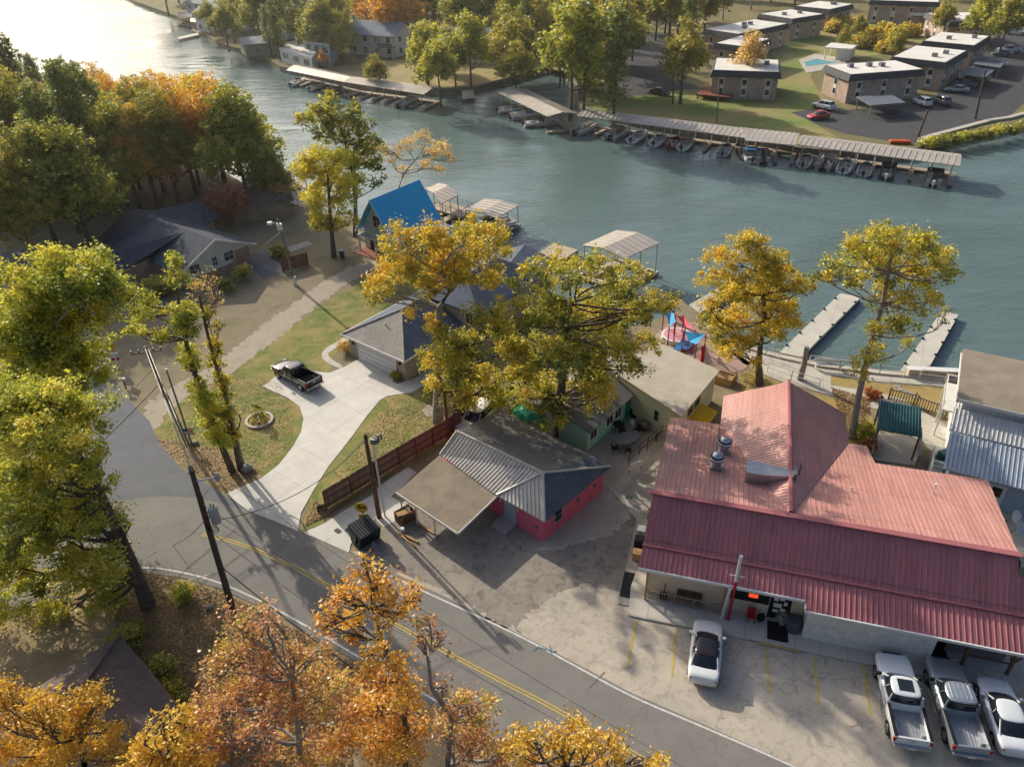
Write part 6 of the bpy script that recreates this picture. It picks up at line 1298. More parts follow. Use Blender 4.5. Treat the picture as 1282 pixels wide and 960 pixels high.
KINDSPEC = {
 'pine_a': ('pine_tree', 'pine', 22, 4.2, PN, .55, .75, BARKP), 'pine_b': ('pine_tree', 'pine', 24, 3.6, PN, .55, .7, BARKP),
 'green': ('oak_tree', 'oak', 17, 6.0, GR, .55, .8, BARK), 'gold': ('maple_tree', 'oak', 15, 5.2, leafmat('olive_gold_leaves', [(.18, .20, .045), (.34, .34, .065), (.52, .46, .085), (.70, .55, .10)]), .5, .8, BARK),
 'yellow': ('yellow_tree', 'oak', 14, 4.8, YL, .5, .7, BARK), 'orange': ('maple_tree', 'oak', 14, 4.8, OR, .5, .7, BARK), 'russet': ('maple_tree', 'oak', 13, 4.6, OR, .5, .6, BARKL),
 'mix': ('oak_tree', 'oak', 17, 5.6, leafmat('lime_green_leaves', [(.17, .20, .045), (.35, .385, .07), (.56, .54, .09), (.76, .67, .10)]), .55, .75, BARK), 'straw': ('thin_tree', 'oak', 11, 4.0, TN, .45, .4, BARKL)}
def forest_tree(kind, top, hh=None, sc=1.0, near=False, label=None, group=None, ground=None):
    """a tree whose top is surveyed at pixel top; it stands on the ground under that point"""
    key = kind+('n' if near else ''); nm, form, hg, rd, mat, size, dens, bark = KINDSPEC[kind]
    k = (hh or hg)/hg
    if near: size = size*.62
    p = G(top[0], top[1], hg*k) if ground is None else G(*ground); p = Vector((p.x, p.y, 0))
    if key not in PROTO:
        bl, tp = proto_tree(form, hg, rd, mat, size, dens, bark, hash(kind) % 1 + len(PROTO)*17+5, 17 if not near else 24)
        t = tree(nm, label, tp, bl, mat, size, dens, bark, .3, .8 if not near else .6, group=group, twigs=1 if not near else 3); PROTO[key] = t
    else:
        t = copy_tree(PROTO[key]); t['label'] = label
        if group: t['group'] = group
        elif 'group' in t: del t['group']
    place(t, p, random.uniform(0, 6.28), (k*sc*random.uniform(.9, 1.1), k*sc*random.uniform(.9, 1.1), k)); return t
random.seed(21)
PT = [('mix', (118, 318), 17, 'yellow green oak in the yard left of the dark roofed house'), ('green', (78, 322), 17, 'green oak in the shaded yard in front of the cabin'), ('gold', (50, 345), 16, 'olive gold oak by the west lot'), ('pine_a', (100, 292), 19, 'pine rising just left of the dark roof corner'), ('green', (150, 272), 11, 'small green tree pressed against the back of the dark roof'), ('mix', (176, 262), 15.8, 'yellow green tree behind the middle of the dark roof'), ('orange', (200, 262), 14.8, 'orange tree with a pale trunk above the dark roof'), ('gold', (116, 252), 14.8, 'olive gold tree between the oaks of the point'), ('green', (80, 245), 14.0, 'dense green tree in the shade of the point'), ('mix', (45, 250), 18.5, 'yellow green tree over the cabin'), ('gold', (250, 232), 11.0, 'olive tree below the orange maples'), ('orange', (285, 245), 17.8, 'orange tree under the yellow green crowns of the point'), ('mix', (222, 228), 13.2, 'lime green tree among the maples of the point'), ('pine_b', (165, 222), 13.2, 'slender pine among the maples of the point'), ('green', (130, 215), 15.8, 'green crown behind the middle pine'), ('russet', (118, 166), 10.2, 'faded russet tree at the water of the wooded point'), ('yellow', (92, 152), 11.2, 'pale yellow tree against the bright water, wooded point'), ('straw', (134, 150), 11, 'thin straw tree sticking up over the water glare'), ('pine_a', (68, 172), 14.2, 'pine on the wooded point, nearest the corner of the photo'),
      ('pine_b', (104, 200), 16.0, 'pine standing second in from the water on the wooded point'), ('russet', (152, 190), 13.2, 'dull red maple whose top meets the water glare'), ('russet', (186, 200), 13.5, 'russet maple between two orange ones near the water'), ('orange', (212, 204), 14.8, 'orange maple between russet and yellow trees'),
      ('russet', (238, 208), 14.5, 'rust red maple next to the water, beside a yellow tree'), ('yellow', (268, 216), 15.5, 'yellow tree at the edge of the glare'), ('mix', (300, 220), 14.5, 'yellow green tree nearest the open water'), ('mix', (326, 230), 9.0, 'yellow green tree leaning to the water at the edge of the point'),
      ('pine_b', (58, 215), 21.0, 'tall pine over the white cabin'), ('green', (98, 232), 13.5, 'green oak on the wooded point behind two pines'), ('pine_a', (140, 236), 18.0, 'full pine in the middle of the wooded point'), ('orange', (176, 238), 14.0, 'orange crown glimpsed between pines'), ('gold', (206, 240), 16.8, 'olive gold tree in the shaded interior of the point'),
      ('orange', (246, 244), 17.2, 'orange tree above the rusty little tree'), ('green', (344, 262), 8.5, 'dark green tree standing at the end of the wooded point'), ('mix', (312, 256), 17.2, 'leafy tree behind the end one on the point'), ('pine_a', (128, 262), 20.0, 'pine with pale forked trunk beside the dark roofed house'), ('green', (92, 262), 15.0, 'shaded green oak left of the forked pine'),
      ('mix', (160, 258), 14.2, 'yellow green oak right behind the dark roofed house'), ('gold', (226, 258), 16.8, 'small olive gold tree behind the rusty one'), ('pine_a', (10, 262), 19.5, 'pine cut by the photo edge, upper one'), ('mix', (-30, 290), 17, 'oak at the photo edge above the lot'), ('pine_b', (30, 190), 19.0, 'slim pine in the far corner of the point'), ('gold', (60, 262), 19.5, 'olive tree over the shaded yard'),
      ('green', (20, 215), 21.0, 'green oak among the corner pines'), ('orange', (8, 180), 16.8, 'dull orange tree among the corner pines'), ('straw', (352, 262), 7, 'small straw tree by the left dock'), ('pine_b', (-40, 230), 17.8, 'pine beyond the photo corner')]
for kd, gp, hh, lab in PT: forest_tree(kd, None, hh, .95, True, lab, None, gp)
b0c = G(8, 262); gable_house('cabin', 'pale cabin with a row of windows seen under the trees at the photo edge', b0c, 20, 9, 6, 2.6, 1.4, TRIM, SLR, 3, 1)
# named trees across the lake
FT = [('green', (418, 10), 12, 1.0, 'round topped dark green tree above the pale blue house'), ('mix', (528, 33), 12, .9, 'yellow green tree in front of the condominium, left of the pair'), ('mix', (585, 12), 16, 1.0, 'large yellow green tree between two condominiums'), ('green', (640, 8), 15, .9, 'green tree right of the large yellow green one'),
      ('gold', (745, 42), 13, .8, 'golden tree on the bank by the inlet mouth'), ('gold', (768, 45), 12, .7, 'golden tree standing just behind the bank tree'), ('gold', (862, 22), 16, .85, 'tall gold green tree on the far lawn, left of the bare one'), ('straw', (945, 38), 12, .9, 'golden orange thin tree in front of the white roofs'), ('green', (845, 60), 8, .6, 'small green tree below the tall gold one'),
      ('pine_a', (735, 5), 20, 1.1, 'bright green pine above the bank, left one'), ('pine_b', (775, 12), 20, 1.2, 'bright green pine above the bank, right one'), ('gold', (680, 0), 14, .9, 'amber tree over the inlet house'), ('green', (655, 28), 12, .8, 'tree with a dark trunk beside the inlet house'), ('russet', (402, 62), 5, .8, 'small bright red tree beside the condominium'),
      ('green', (1080, 15), 8, .7, 'small tree between the courtyard blocks'), ('gold', (1128, 35), 8, .7, 'golden shrub tree in the courtyard'), ('gold', (1060, 30), 7, .7, 'yellow courtyard shrub near the pool house'), ('mix', (1245, -15), 14, 1, 'tree at the top edge behind the last block'), ('green', (1275, -10), 14, 1, 'green tree at the top corner'), ('gold', (1190, -5), 11, .8, 'tree between the last two blocks at the top'), ('mix', (1262, 8), 10, .8, 'loose tree over the grass at the top corner')]
for kd, tp, hh, sc, lab in FT: forest_tree(kd, tp, hh, sc, False, lab)
WOODS = {'pine_a': 'tall pine in the woods across the lake', 'pine_b': 'slender pine in the woods across the lake', 'green': 'green broadleaf tree in the woods across the lake', 'gold': 'golden green tree in the woods across the lake', 'mix': 'yellow green tree in the woods across the lake', 'orange': 'orange tree in the woods across the lake', 'yellow': 'yellow tree in the woods across the lake', 'russet': 'russet tree in the woods across the lake'}
def wood(x0, y0, x1, y1, n, kinds, hh=16):
    for i in range(n):
        x = x0+(x1-x0)*(i+.5+random.uniform(-.4, .4))/n; y = y0+(y1-y0)*(i+.5)/n+random.uniform(-7, 7); kd = random.choice(kinds)
        forest_tree(kd, (x, y), hh*random.uniform(.8, 1.2), 1.0, False, WOODS[kd], 'woods across the lake: '+KINDSPEC[kd][0].replace('_', ' ')+'s, '+kd.replace('_', ' '))
K1 = ['pine_a', 'pine_b', 'green', 'gold', 'mix', 'russet', 'orange']; K2 = ['pine_a', 'pine_b', 'pine_a', 'green', 'mix']
wood(190, -50, 330, -40, 10, ['green', 'pine_a', 'gold']); wood(300, -18, 430, -14, 12, K2, 14); wood(318, 2, 400, 0, 5, ['pine_a', 'green'], 12); wood(240, -66, 640, -68, 24, K1); wood(425, -34, 640, -30, 16, K1, 15); wood(425, -36, 640, -36, 14, K1); wood(620, -40, 900, -44, 18, K1); wood(620, -14, 700, -14, 6, K1, 14)
wood(690, -8, 800, -10, 10, ['pine_a', 'green', 'mix', 'gold', 'pine_b'], 18); wood(640, 8, 690, 10, 3, ['green', 'gold'], 11); wood(800, -16, 870, -18, 6, ['pine_a', 'gold', 'green'], 14); wood(870, -52, 1080, -52, 12, ['green', 'gold', 'russet'], 12); wood(1080, -60, 1330, -62, 13, ['green', 'gold', 'mix'], 12); wood(180, -80, 1340, -84, 48, K1); wood(100, -96, 1400, -98, 40, K1)
wood(870, -20, 895, -10, 2, ['green', 'gold'], 10); wood(528, 20, 560, 30, 3, ['green', 'mix'], 12); wood(440, 60, 470, 66, 1, ['gold'], 8); wood(535, 40, 575, 52, 3, ['mix', 'green', 'gold'], 12); wood(625, 40, 650, 44, 2, ['gold', 'green'], 10); wood(700, 46, 735, 60, 2, ['gold', 'mix'], 11); wood(250, -6, 300, -2, 4, ['pine_a', 'green'], 11); wood(610, 14, 655, 30, 4, ['green', 'mix', 'gold'], 12); wood(395, 22, 430, 18, 3, ['green', 'gold'], 9)
# reeds and hedge plants along the bank of the far lot, and the courtyard shrubs
for i in range(9):
    x = 1160+i*15; y = 184-i*2.6; p = G(x, y); r = 1.5
    t = shrub('bank_shrub', 'low bright green shrub on the bank below the far lot kerb', (x, y), 1.7, .9, YG if i % 3 == 0 else GR, .3, .9, 'green shrubs along the bank of the far lot')
for i, (x, y) in enumerate([(1040, 40), (1068, 38), (1110, 45), (1125, 52), (1140, 46), (1105, 60), (1112, 66), (1052, 35), (1090, 50), (1075, 60)]):
    shrub('courtyard_shrub', 'tawny shrub on the courtyard lawn between the flats', (x, y), 3.2, 2.6, GY if i % 2 else YO, .5, .9, 'tawny shrubs on the courtyard lawn')
# grass tufts: scattered blades over the near lawns and leaf litter
def scatter(name, polys, n, size, mat, seed, h=.05):
    g = np.random.default_rng(seed); pts = []
    for px in polys:
        P = [G(*p) for p in px]; x0, x1 = min(p.x for p in P), max(p.x for p in P); y0, y1 = min(p.y for p in P), max(p.y for p in P); c = 0
        X = np.array([p.x for p in P]); Y = np.array([p.y for p in P])
        while c < n//len(polys):
            x = g.uniform(x0, x1, 4000); y = g.uniform(y0, y1, 4000); ins = np.zeros(4000, bool); j = len(P)-1
            for i in range(len(P)):
                q = ((Y[i] > y) != (Y[j] > y)) & (x < (X[j]-X[i])*(y-Y[i])/(Y[j]-Y[i]+1e-9)+X[i]); ins ^= q; j = i
            k = np.stack([x[ins], y[ins]], 1); pts.append(k); c += len(k)
    P2 = np.concatenate(pts)[:n]; n = len(P2); P3 = np.column_stack([P2, np.full(n, h)+g.random(n)*h]); nr = g.normal(0, .35, (n, 3)); nr[:, 2] = 1; nr /= np.linalg.norm(nr, axis=1)[:, None]
    a = np.cross(nr, g.normal(size=(n, 3))); a /= np.linalg.norm(a, axis=1)[:, None]; b = np.cross(nr, a); s = size*(.6+.8*g.random(n))[:, None]*.5
    V = np.stack([P3-a*s, P3-b*s*.7, P3+a*s, P3+b*s*.7], 1).reshape(-1, 3); o = bpy.data.objects.new(name, leafmesh(name, V, g.random(n), mat)); COL.objects.link(o); o['kind'] = 'stuff'; return o
FALL = leafmat('fallen_leaf_mix', [(.28, .16, .06), (.42, .26, .09), (.5, .34, .12), (.34, .2, .1), (.22, .13, .07)], .1)
scatter('fallen_leaves', [[(130, 725), (184, 718), (278, 740), (353, 778), (450, 835), (440, 960), (230, 960), (150, 794)]], 26000, .12, FALL, 5)
scatter('fallen_leaves', [[(205, 540), (240, 490), (300, 465), (350, 480), (372, 520), (360, 570), (290, 612), (230, 570)], [(420, 600), (470, 520), (590, 480), (560, 545)], [(330, 440), (430, 370), (500, 345), (440, 440), (350, 470)]], 9000, .1, FALL, 15)
scatter('fallen_leaves', [[(196, 548), (270, 560), (330, 590), (284, 618), (215, 572)], [(380, 660), (395, 625), (409, 640), (520, 570), (560, 548), (410, 645)], [(480, 500), (590, 470), (590, 505), (470, 560)]], 6000, .11, FALL, 6)
scatter('fallen_leaves', [[(1040, 485), (1090, 500), (1080, 550), (1060, 550)], [(560, 553), (620, 515), (640, 520), (560, 600)]], 6000, .13, FALL, 8)
# ================================================================== POLES AND WIRES
def pole(label, base, top, r=.16, mat=POLEM, name='utility_pole'):
    """base and top surveyed; leans as in the photograph"""
    g = G(*base); tp = GP(top[0], top[1], g.y)[0]; tp.y = g.y; t = root(name, label, 'utility pole', g)
    b = MB(); b.tube([g-Vector((0, 0, .3)), g.lerp(tp, .5), tp], [r*1.15, r, r*.75], 12); b.build('shaft', mat, t, True); return t, g, tp
def bar(t, name, p, q, r, mat, n=6): b = MB(); b.tube([p, q], r, n); return b.build(name, mat, t)
tA, gA, hA = pole('brown power pole with a grey transformer standing at the road bend', (293, 768), (240, 590), .19)
m = gA.lerp(hA, .70)
b = MB(); c = m+Vector((.55, .05, .25)); b.lathe((c.x, c.y), [(.05, c.z-.62), (.28, c.z-.6), (.29, c.z+.4), (.24, c.z+.52), (.06, c.z+.58)], 20); o = b.build('transformer', M('transformer_grey', (.5, .52, .52), (.42, .44, .44), .45, .2), tA, True)
b = MB(); b.tube([c+Vector((.1, 0, .55)), c+Vector((.12, 0, .85))], [.06, .04], 8); b.tube([c+Vector((-.1, .1, .55)), c+Vector((-.12, .1, .8))], [.05, .03], 8); b.build('bushing', GREYM, o)
b = MB(); b.tube([c+Vector((-.28, 0, -.2)), m+Vector((.1, 0, 0))], .05, 6); b.tube([c+Vector((-.28, 0, .2)), m+Vector((.1, 0, .4))], .05, 6); b.build('bracket', GREYM, tA)
k = gA.lerp(hA, .94); bar(tA, 'crossarm', k, k+Vector((1.25, .1, .15)), .06, TRIM)
b = MB(); q = k+Vector((1.3, .1, .1)); b.lathe((q.x, q.y), [(.05, q.z-.25), (.16, q.z-.1), (.12, q.z+.05), (.17, q.z+.15), (.05, q.z+.35)], 12); b.build('insulator', M('pale_porcelain', (.5, .5, .46), (.4, .4, .38), .3), tA, True)
b = MB(); q = hA+Vector((0, 0, .0)); b.lathe((q.x, q.y), [(.06, q.z), (.14, q.z+.1), (.14, q.z+.3), (.05, q.z+.45)], 12); b.build('insulator', GREYM, tA, True)
b = MB()
for i in range(4):
    pts = [m+Vector((.2+.35*math.cos(a*.7+i), .25*math.sin(a*.7+i), -.35-.12*i+.35*math.sin(a*.5+i*.8))) for a in range(9)]; b.tube(pts, .022, 5)
pts = [hA+Vector((.25*math.cos(a), .25*math.sin(a), -.25+.05*a)) for a in range(8)]; b.tube(pts, .02, 5)
b.build('cable_loop', WIREB, tA)
b = MB(); b.tube([m+Vector((.22, -.1, .3)), gA.lerp(hA, .85)+Vector((.25, -.1, 0)), k+Vector((1.2, .1, -.1))], .02, 5); b.tube([gA.lerp(hA, .28)+Vector((.18, -.05, 0)), gA.lerp(hA, .66)+Vector((.2, -.08, 0))], .045, 6); b.build('riser', GREYM, tA)
tB, gB, hB = pole('tall weathered power pole with crossarm at the upper road, small flag on it', (235, 556), (181, 434), .17, POLEG)
k = hB-Vector((0, 0, .5)); bar(tB, 'crossarm', k-Vector((1.1, .3, 0)), k+Vector((1.1, .3, 0)), .07, POLEG)
b = MB()
for s in (-1, -.5, .5, 1): q = k+Vector((1.05*s, .28*s, .05)); b.lathe((q.x, q.y), [(.05, q.z), (.08, q.z+.1), (.04, q.z+.25)], 8)
b.build('insulator', GREYM, tB)
g2 = G(240, 556); h2 = GP(208, 462, g2.y)[0]; t2 = root('steel_pole', 'thin pale steel pole right beside the weathered power pole', 'pole', g2); b = MB(); b.tube([g2, h2], [.09, .07], 10); b.build('shaft', GREYM, t2, True)
b = MB(); q = gB.lerp(hB, .16); 
for i in range(7):
    z0 = q.z-.32+i*.09; b.box(q.x+.3, q.x+1.1, q.y-.30, q.y-.28, z0, z0+.088); b.mi = 1-b.mi
fl = b.build('flag', [M('flag_red', (.5, .06, .08), (.42, .05, .07), .8), TRIM]); tag(fl, 'small red and white striped flag on the power pole by the upper road', 'flag')
b = MB(); b.box(q.x+.29, q.x+.64, q.y-.315, q.y-.265, q.z+.02, q.z+.31); b.build('canton', M('flag_blue', (.06, .1, .3), (.05, .08, .25), .8), fl)
b = MB(); b.cyl((q.x+.27, q.y-.29), .02, q.z-.6, q.z+.4, 6); b.build('flag_staff', GREYM, fl)
tC, gC, hC = pole('brown pole with a white conduit standing beside the dumpster and yellow sign', (475, 648), (457, 543), .17, WOOD)
b = MB(); e0 = gC+Vector((.42, .1, 0)); e1 = hC+Vector((.40, .1, -.9)); b.tube([e0, e1, e1+Vector((-.1, 0, .35)), e1+Vector((.25, 0, .55))], .07, 8); b.build('conduit', TRIM, tC, True)
b = MB(); q = hC+Vector((.5, 0, -.6)); b.box(q.x-.2, q.x+.25, q.y-.15, q.y+.15, q.z-.25, q.z+.15); b.cyl((q.x+.35, q.y), .09, q.z-.2, q.z+.5, 8); b.cyl((q.x+.55, q.y+.1), .07, q.z, q.z+.55, 8); b.build('service_box', GREYM, tC)
tD, gD, hD = pole('short brown service pole standing at the wooden fence', (561, 547), (556, 489), .13, WOOD)
tE, gE, hE = pole('thin grey pole with a floodlight in the yard by the dirt track', (370, 357), (347, 274), .12, POLEG)
q = hE-Vector((0, 0, .5)); b = MB(); b.tube([q, q+Vector((-.7, -.2, .1))], .04, 6); b.box(q.x-1.1, q.x-.6, q.y-.5, q.y-.05, q.z-.05, q.z+.25); b.cyl((q.x+.1, q.y), .3, q.z-.8, q.z-.1, 10); b.build('floodlight', TRIM, tE)
b = MB(); b.cyl((gE.x, gE.y), .2, 0, 1.1, 10); b.build('pole_guard', TRIM, tE)
tF, gF, hF = pole('brown utility pole behind the far lot kerb, nearest the water', (1149, 171), (1162, 138), .2); tG, gG, hG = pole('tall utility pole at the corner of the far parking lot', (1221, 149), (1234, 88), .2)
pole('slim dark pole on the far lawn under the tall gold tree', (842, 131), (844, 90), .15); pole('slim pale pole on the far lawn by the bare tree', (897, 153), (901, 105), .14, POLEG)
pole('pale pole rising between the pool and the courtyard shrubs', (1068, 55), (1071, 38), .2, POLEG); pole('grey pole at the top edge behind the pines', (905, 26), (906, 4), .2, POLEG)
WN = [0]
def wire(label, p, q, sag=.6, r=.022, mat=WIRE, n=18):
    b = MB(); b.tube([Vector(p).lerp(Vector(q), i/n)-Vector((0, 0, 4*sag*(i/n)*(1-i/n))) for i in range(n+1)], r, 5); return tag(b.build('power_line', mat), label, 'power line')
armA = gA.lerp(hA, .94)+Vector((1.35, .1, .35)); far = lambda px, py, z: G(px, py, z)
def beyond(p, q, k): return Vector(p)+(Vector(q)-Vector(p))*k
q1 = G(880, 960, 7.5); wire('upper bright wire running along the far lane of the road from the pole arm', armA, beyond(armA, q1, 1.35), 1.0, .022)
q2 = G(700, 966, 7.0); p2 = gA.lerp(hA, .62); wire('lower wire running from the transformer pole past the maple tops', p2, beyond(p2, q2, 1.3), .7, .022)
q3 = G(730, 908, 7.6); p3 = gA.lerp(hA, .8); wire('thin wire over the yellow centre line', p3, beyond(p3, q3, 1.4), .9, .02)
q4 = G(660, 870, 7.2); p4 = gA.lerp(hA, .74); wire('thin wire just below the centre line wire', p4, beyond(p4, q4, 1.5), .8, .02)
wire('thick black spliced cable leaving the pole towards the maple', gA.lerp(hA, .36)+Vector((.1, 0, 0)), G(640, 968, 4.0), .8, .035, WIREB)
b = MB(); 
for px, py in ((290, 706), (304, 715), (314, 722)): q = G(px, py, 3.7); b.cbox(tuple(q), (.5, .14, .14), -.6)
wire('wire linking the two power poles, outer one', hA+Vector((.35, 0, .1)), gB.lerp(hB, .97)+Vector((.15, .1, 0)), .25, .045); wire('wire linking the tops of the two power poles', hA+Vector((0, 0, .3)), hB+Vector((0, 0, -.1)), .3, .045)
wire('cable crossing the driveway from the transformer to the pole by the dumpster', m+Vector((.3, 0, -.2)), hC+Vector((.2, 0, -.3)), 1.4, .025, WIREB)
wire('white guy wire from the pole by the dumpster over the lawn', hC-Vector((0, 0, .3)), G(418, 590), 0, .03, TRIM); wire('pale anchor wire at the foot of the transformer pole', gA.lerp(hA, .33), G(231, 728), 0, .03, TRIM)
wire('guy wire of the yard floodlight pole', hE-Vector((0, 0, 1.6)), G(318, 318), 0, .04, TRIM); wire('white anchor wire of the short pole at the fence', hD-Vector((0, 0, .6)), G(541, 520), 0, .025, TRIM)
wire('dark cable from the transformer down to the left over the road', m, G(216, 682), .3, .02, WIREB)
for i, (lab, dx, dz) in enumerate((('uppermost of four wires leaving the tall pole crossarm over the upper road', -1.0, 0), ('second of four wires leaving the tall pole crossarm over the upper road', -.4, -.5), ('third of four wires leaving the tall pole over the upper road', .2, -1.6), ('lowest of four wires leaving the tall pole over the upper road', .3, -3.0))):
    p = hB+Vector((dx, -.2*i, dz-.3)); q = G(40, 540+i*28, 9-i*1.1); wire(lab, p, beyond(p, q, 1.6), .5, .03, WIRE if i < 3 else WIREB)
# ================================================================== FENCES AND RAILS
def board_fence(name, label, pts, h, mat=FENCEM, post=2.4, rails=True, face=1, cat='fence'):
    P = [G(*p) for p in pts]; t = root(name, label, cat, P[0]); b = MB(); rl = MB(); ps = MB(); g = np.random.default_rng(3)
    for a, c in zip(P, P[1:]):
        d = (c-a); L = d.length; d.normalize(); n = Vector((d.y, -d.x, 0))*face; k = 0
        while k < L-.05:
            w = min(.14, L-k); hh = h+g.uniform(-.03, .03); o = g.uniform(-.006, .006); p0 = a+d*k+n*o; p1 = a+d*(k+w-.012)+n*o
            b.prism([p0, p1, p1-n*.02, p0-n*.02] if face < 0 else [p0-n*.02, p1-n*.02, p1, p0], .03, hh); k += .14
        m_ = int(L/post)+1
        for i in range(m_+1):
            p = a.lerp(c, i/m_)+n*.09; ps.cbox((p.x, p.y, h*.5+.02), (.1, .1, h+.04), math.atan2(d.y, d.x))
        if rails:
            for z in (.35, h*.55, h-.25): q = (a+c)/2+n*.045; rl.cbox((q.x, q.y, z), (L, .045, .09), math.atan2(d.y, d.x))
    b.build('boards', mat, t); ps.build('post', WOOD, t, kind='structure'); 
    if rails: rl.build('rail', WOOD, t)
    return t
board_fence('wooden_fence', 'long brown board fence between the garage lawn and the pink house yard', [(408, 637.5), (500, 582), (562, 546), (594, 520), (612, 490)], 1.85)
board_fence('wooden_fence', 'tall weathered board fence glimpsed under the wide oak', [(655, 462), (698, 432), (760, 402)], 2.2, DECKM)
board_fence('wooden_fence', 'short reddish brown fence panel beside the yard floodlight', [(354, 341), (386, 332)], 1.7, M('red_brown_boards', (.24, .11, .07), (.17, .08, .055), .85), 1.8, False)
board_fence('wooden_fence', 'short fence stub with stone rubble at the driveway corner', [(398, 640), (408, 637)], .6)
def picket(label, a, c, h, mat, name='picket_fence', z0=0.0):
    a, c = G(*a), G(*c); t = root(name, label, 'railing', a); d = (c-a); L = d.length; d.normalize(); n = int(L/.22); b = MB()
    for i in range(n+1): p = a+d*(L*i/n); b.cbox((p.x, p.y, z0+h/2), (.09, .03, h), math.atan2(d.y, d.x))
    b.build('pickets', mat, t); b = MB(); q = (a+c)/2
    for z in (.15, h-.1): b.cbox((q.x, q.y, z0+z), (L, .06, .08), math.atan2(d.y, d.x))
    b.build('rail', mat, t); b = MB()
    for p in (a, c): b.cbox((p.x, p.y, z0+h/2+.1), (.16, .16, h+.2), math.atan2(d.y, d.x))
    b.build('post', mat, t); return t
PKT = M('picket_brown', (.33, .25, .17), (.25, .18, .125), .8)
picket('brown picket fence on the lakeside lawn, piece nearer the leaning tree', (1112, 500), (1143, 507), 1.15, PKT); picket('brown picket fence on the lakeside lawn, piece nearer the white lake house', (1146, 510), (1183, 523), 1.15, PKT)
def railing(label, pts, h=1.0, mat=WHITEM, z0=.2, step=1.9, rails=(.5, 1.0), name='railing'):
    P = [G(*p) for p in pts]; t = root(name, label, 'railing', P[0]); b = MB(); rl = MB()
    for a, c in zip(P, P[1:]):
        L = (c-a).length; n = max(1, int(L/step))
        for i in range(n+1): p = a.lerp(c, i/n); b.tube([(p.x, p.y, z0), (p.x, p.y, z0+h)], .035, 6)
        for k in rails: rl.tube([(a.x, a.y, z0+h*k), (c.x, c.y, z0+h*k)], .03, 6)
    b.build('post', mat, t, kind='structure'); rl.build('rail', mat, t); return t
railing('white pipe railing along the seawall from the plaza to the first pier', [(912, 436), (958, 447), (974, 452)]); railing('white pipe railing along the seawall between the two piers', [(1012, 458), (1050, 464), (1100, 471), (1130, 475)])
railing('white pipe railing along the seawall beside the white lake house', [(1150, 476), (1182, 480)]); railing('thin black railing beside the patio walk, pink house side', [(787, 583), (800, 570), (840, 535)], 1.0, BLACK, .05, 1.2); railing('thin dark railing on the patio edge facing the red roof', [(810, 566), (822, 553), (846, 530)], 1.0, WOOD, .05, 1.0)
railing('white rail at the edge of the lower lake walk', [(960, 466), (990, 476), (1025, 487)], 1.0, WHITEM, .05)
# ================================================================== YARD AND STREET OBJECTS
p = G(475, 690); du = (G(505, 668)-G(470, 690)).normalized(); fr = Fr(G(452, 690).x, G(452, 690).y, math.degrees(math.atan2(du.y, du.x))-0)
t = root('dumpster', 'dark green steel dumpster with black ribbed lids beside the brown pole', 'dumpster', fr.o)
b = MB(fr); b.loft([[(0, .12, .12), (1.75, .12, .12), (1.75, 1.2, .12), (0, 1.2, .12)], [(0, -.12, .95), (1.75, -.12, .95), (1.75, 1.35, 1.05), (0, 1.35, 1.05)], [(0, -.12, 1.2), (1.75, -.12, 1.2), (1.75, 1.35, 1.5), (0, 1.35, 1.5)]]); b.build('bin_body', DARKGR, t)
b = MB(fr)
for i in range(2): u0 = .02+i*.87; b.slab([(u0, -.2, 1.24), (u0+.84, -.2, 1.24), (u0+.84, 1.38, 1.58), (u0, 1.38, 1.58)], .05)
b.build('lid', BLACK, t); b = MB(fr)
for i in range(8): u = .12+i*.215; b.slab([(u, -.1, 1.30), (u+.06, -.1, 1.30), (u+.06, 1.3, 1.61), (u, 1.3, 1.61)], .05)
b.build('lid_rib', M('grey_plastic', (.13, .14, .15), (.1, .11, .12), .45), t); b = MB(fr); b.box(-.16, 0, .3, .5, .6, .95); b.box(1.75, 1.91, .3, .5, .6, .95); b.build('lifting_pocket', DARKGR, t)
fr = Fr(G(503, 660).x, G(503, 660).y, 40); t = root('bin_store', 'open wooden crate holding junk, between the dumpster and the carport', 'crate', fr.o)
b = MB(fr)
for a_, c_2 in (((0, 0), (1.3, .06)), ((0, .84), (1.3, .9)), ((0, .07), (.06, .83)), ((1.24, .07), (1.3, .83))):
    for k in range(4): b.box(a_[0], c_2[0], a_[1], c_2[1], .08+k*.22, .26+k*.22)
b.build('crate_side', WOOD, t); b = MB(fr); b.box(.08, 1.22, .08, .82, .05, .3); b.cbox((.5, .45, .6), (.7, .4, .5), .4, .2); b.cbox((.95, .5, .8), (.4, .3, .3), .9, .3); b.build('junk', GREYM, t); b = MB(fr); b.slab([(-.1, .2, 1.02), (.9, -.1, 1.0), (1.0, .35, 1.03), (0, .6, 1.05)], .04); b.build('lid_board', WOODL, t)
for i, (a_, c_2, lab) in enumerate((((500, 668), (524, 680), 'longer pale timber lying on the asphalt by the dumpster'), ((503, 672), (520, 686), 'shorter pale timber lying on the asphalt by the dumpster'))):
    a_, c_2 = G(*a_), G(*c_2); d = c_2-a_; q = (a_+c_2)/2; b = MB(); b.cbox((q.x, q.y, .12), (d.length, .16, .12), math.atan2(d.y, d.x)); tag(b.build('timber', WOODL, bevel=.015), lab, 'timber')
a_, c_2 = G(517, 652), G(548, 672); d = c_2-a_; q = (a_+c_2)/2; b = MB(); b.cbox((q.x, q.y, .1), (d.length, .14, .12), math.atan2(d.y, d.x)); tag(b.build('kerb_timber', WOODL, bevel=.015), 'pale parking stop timber below the carport edge', 'timber')
q = G(504, 666); b = MB(); b.cbox((q.x, q.y, .22), (.34, .34, .34), .4); tag(b.build('bucket', TRIM, bevel=.06), 'small white bucket beside the dumpster', 'bucket')
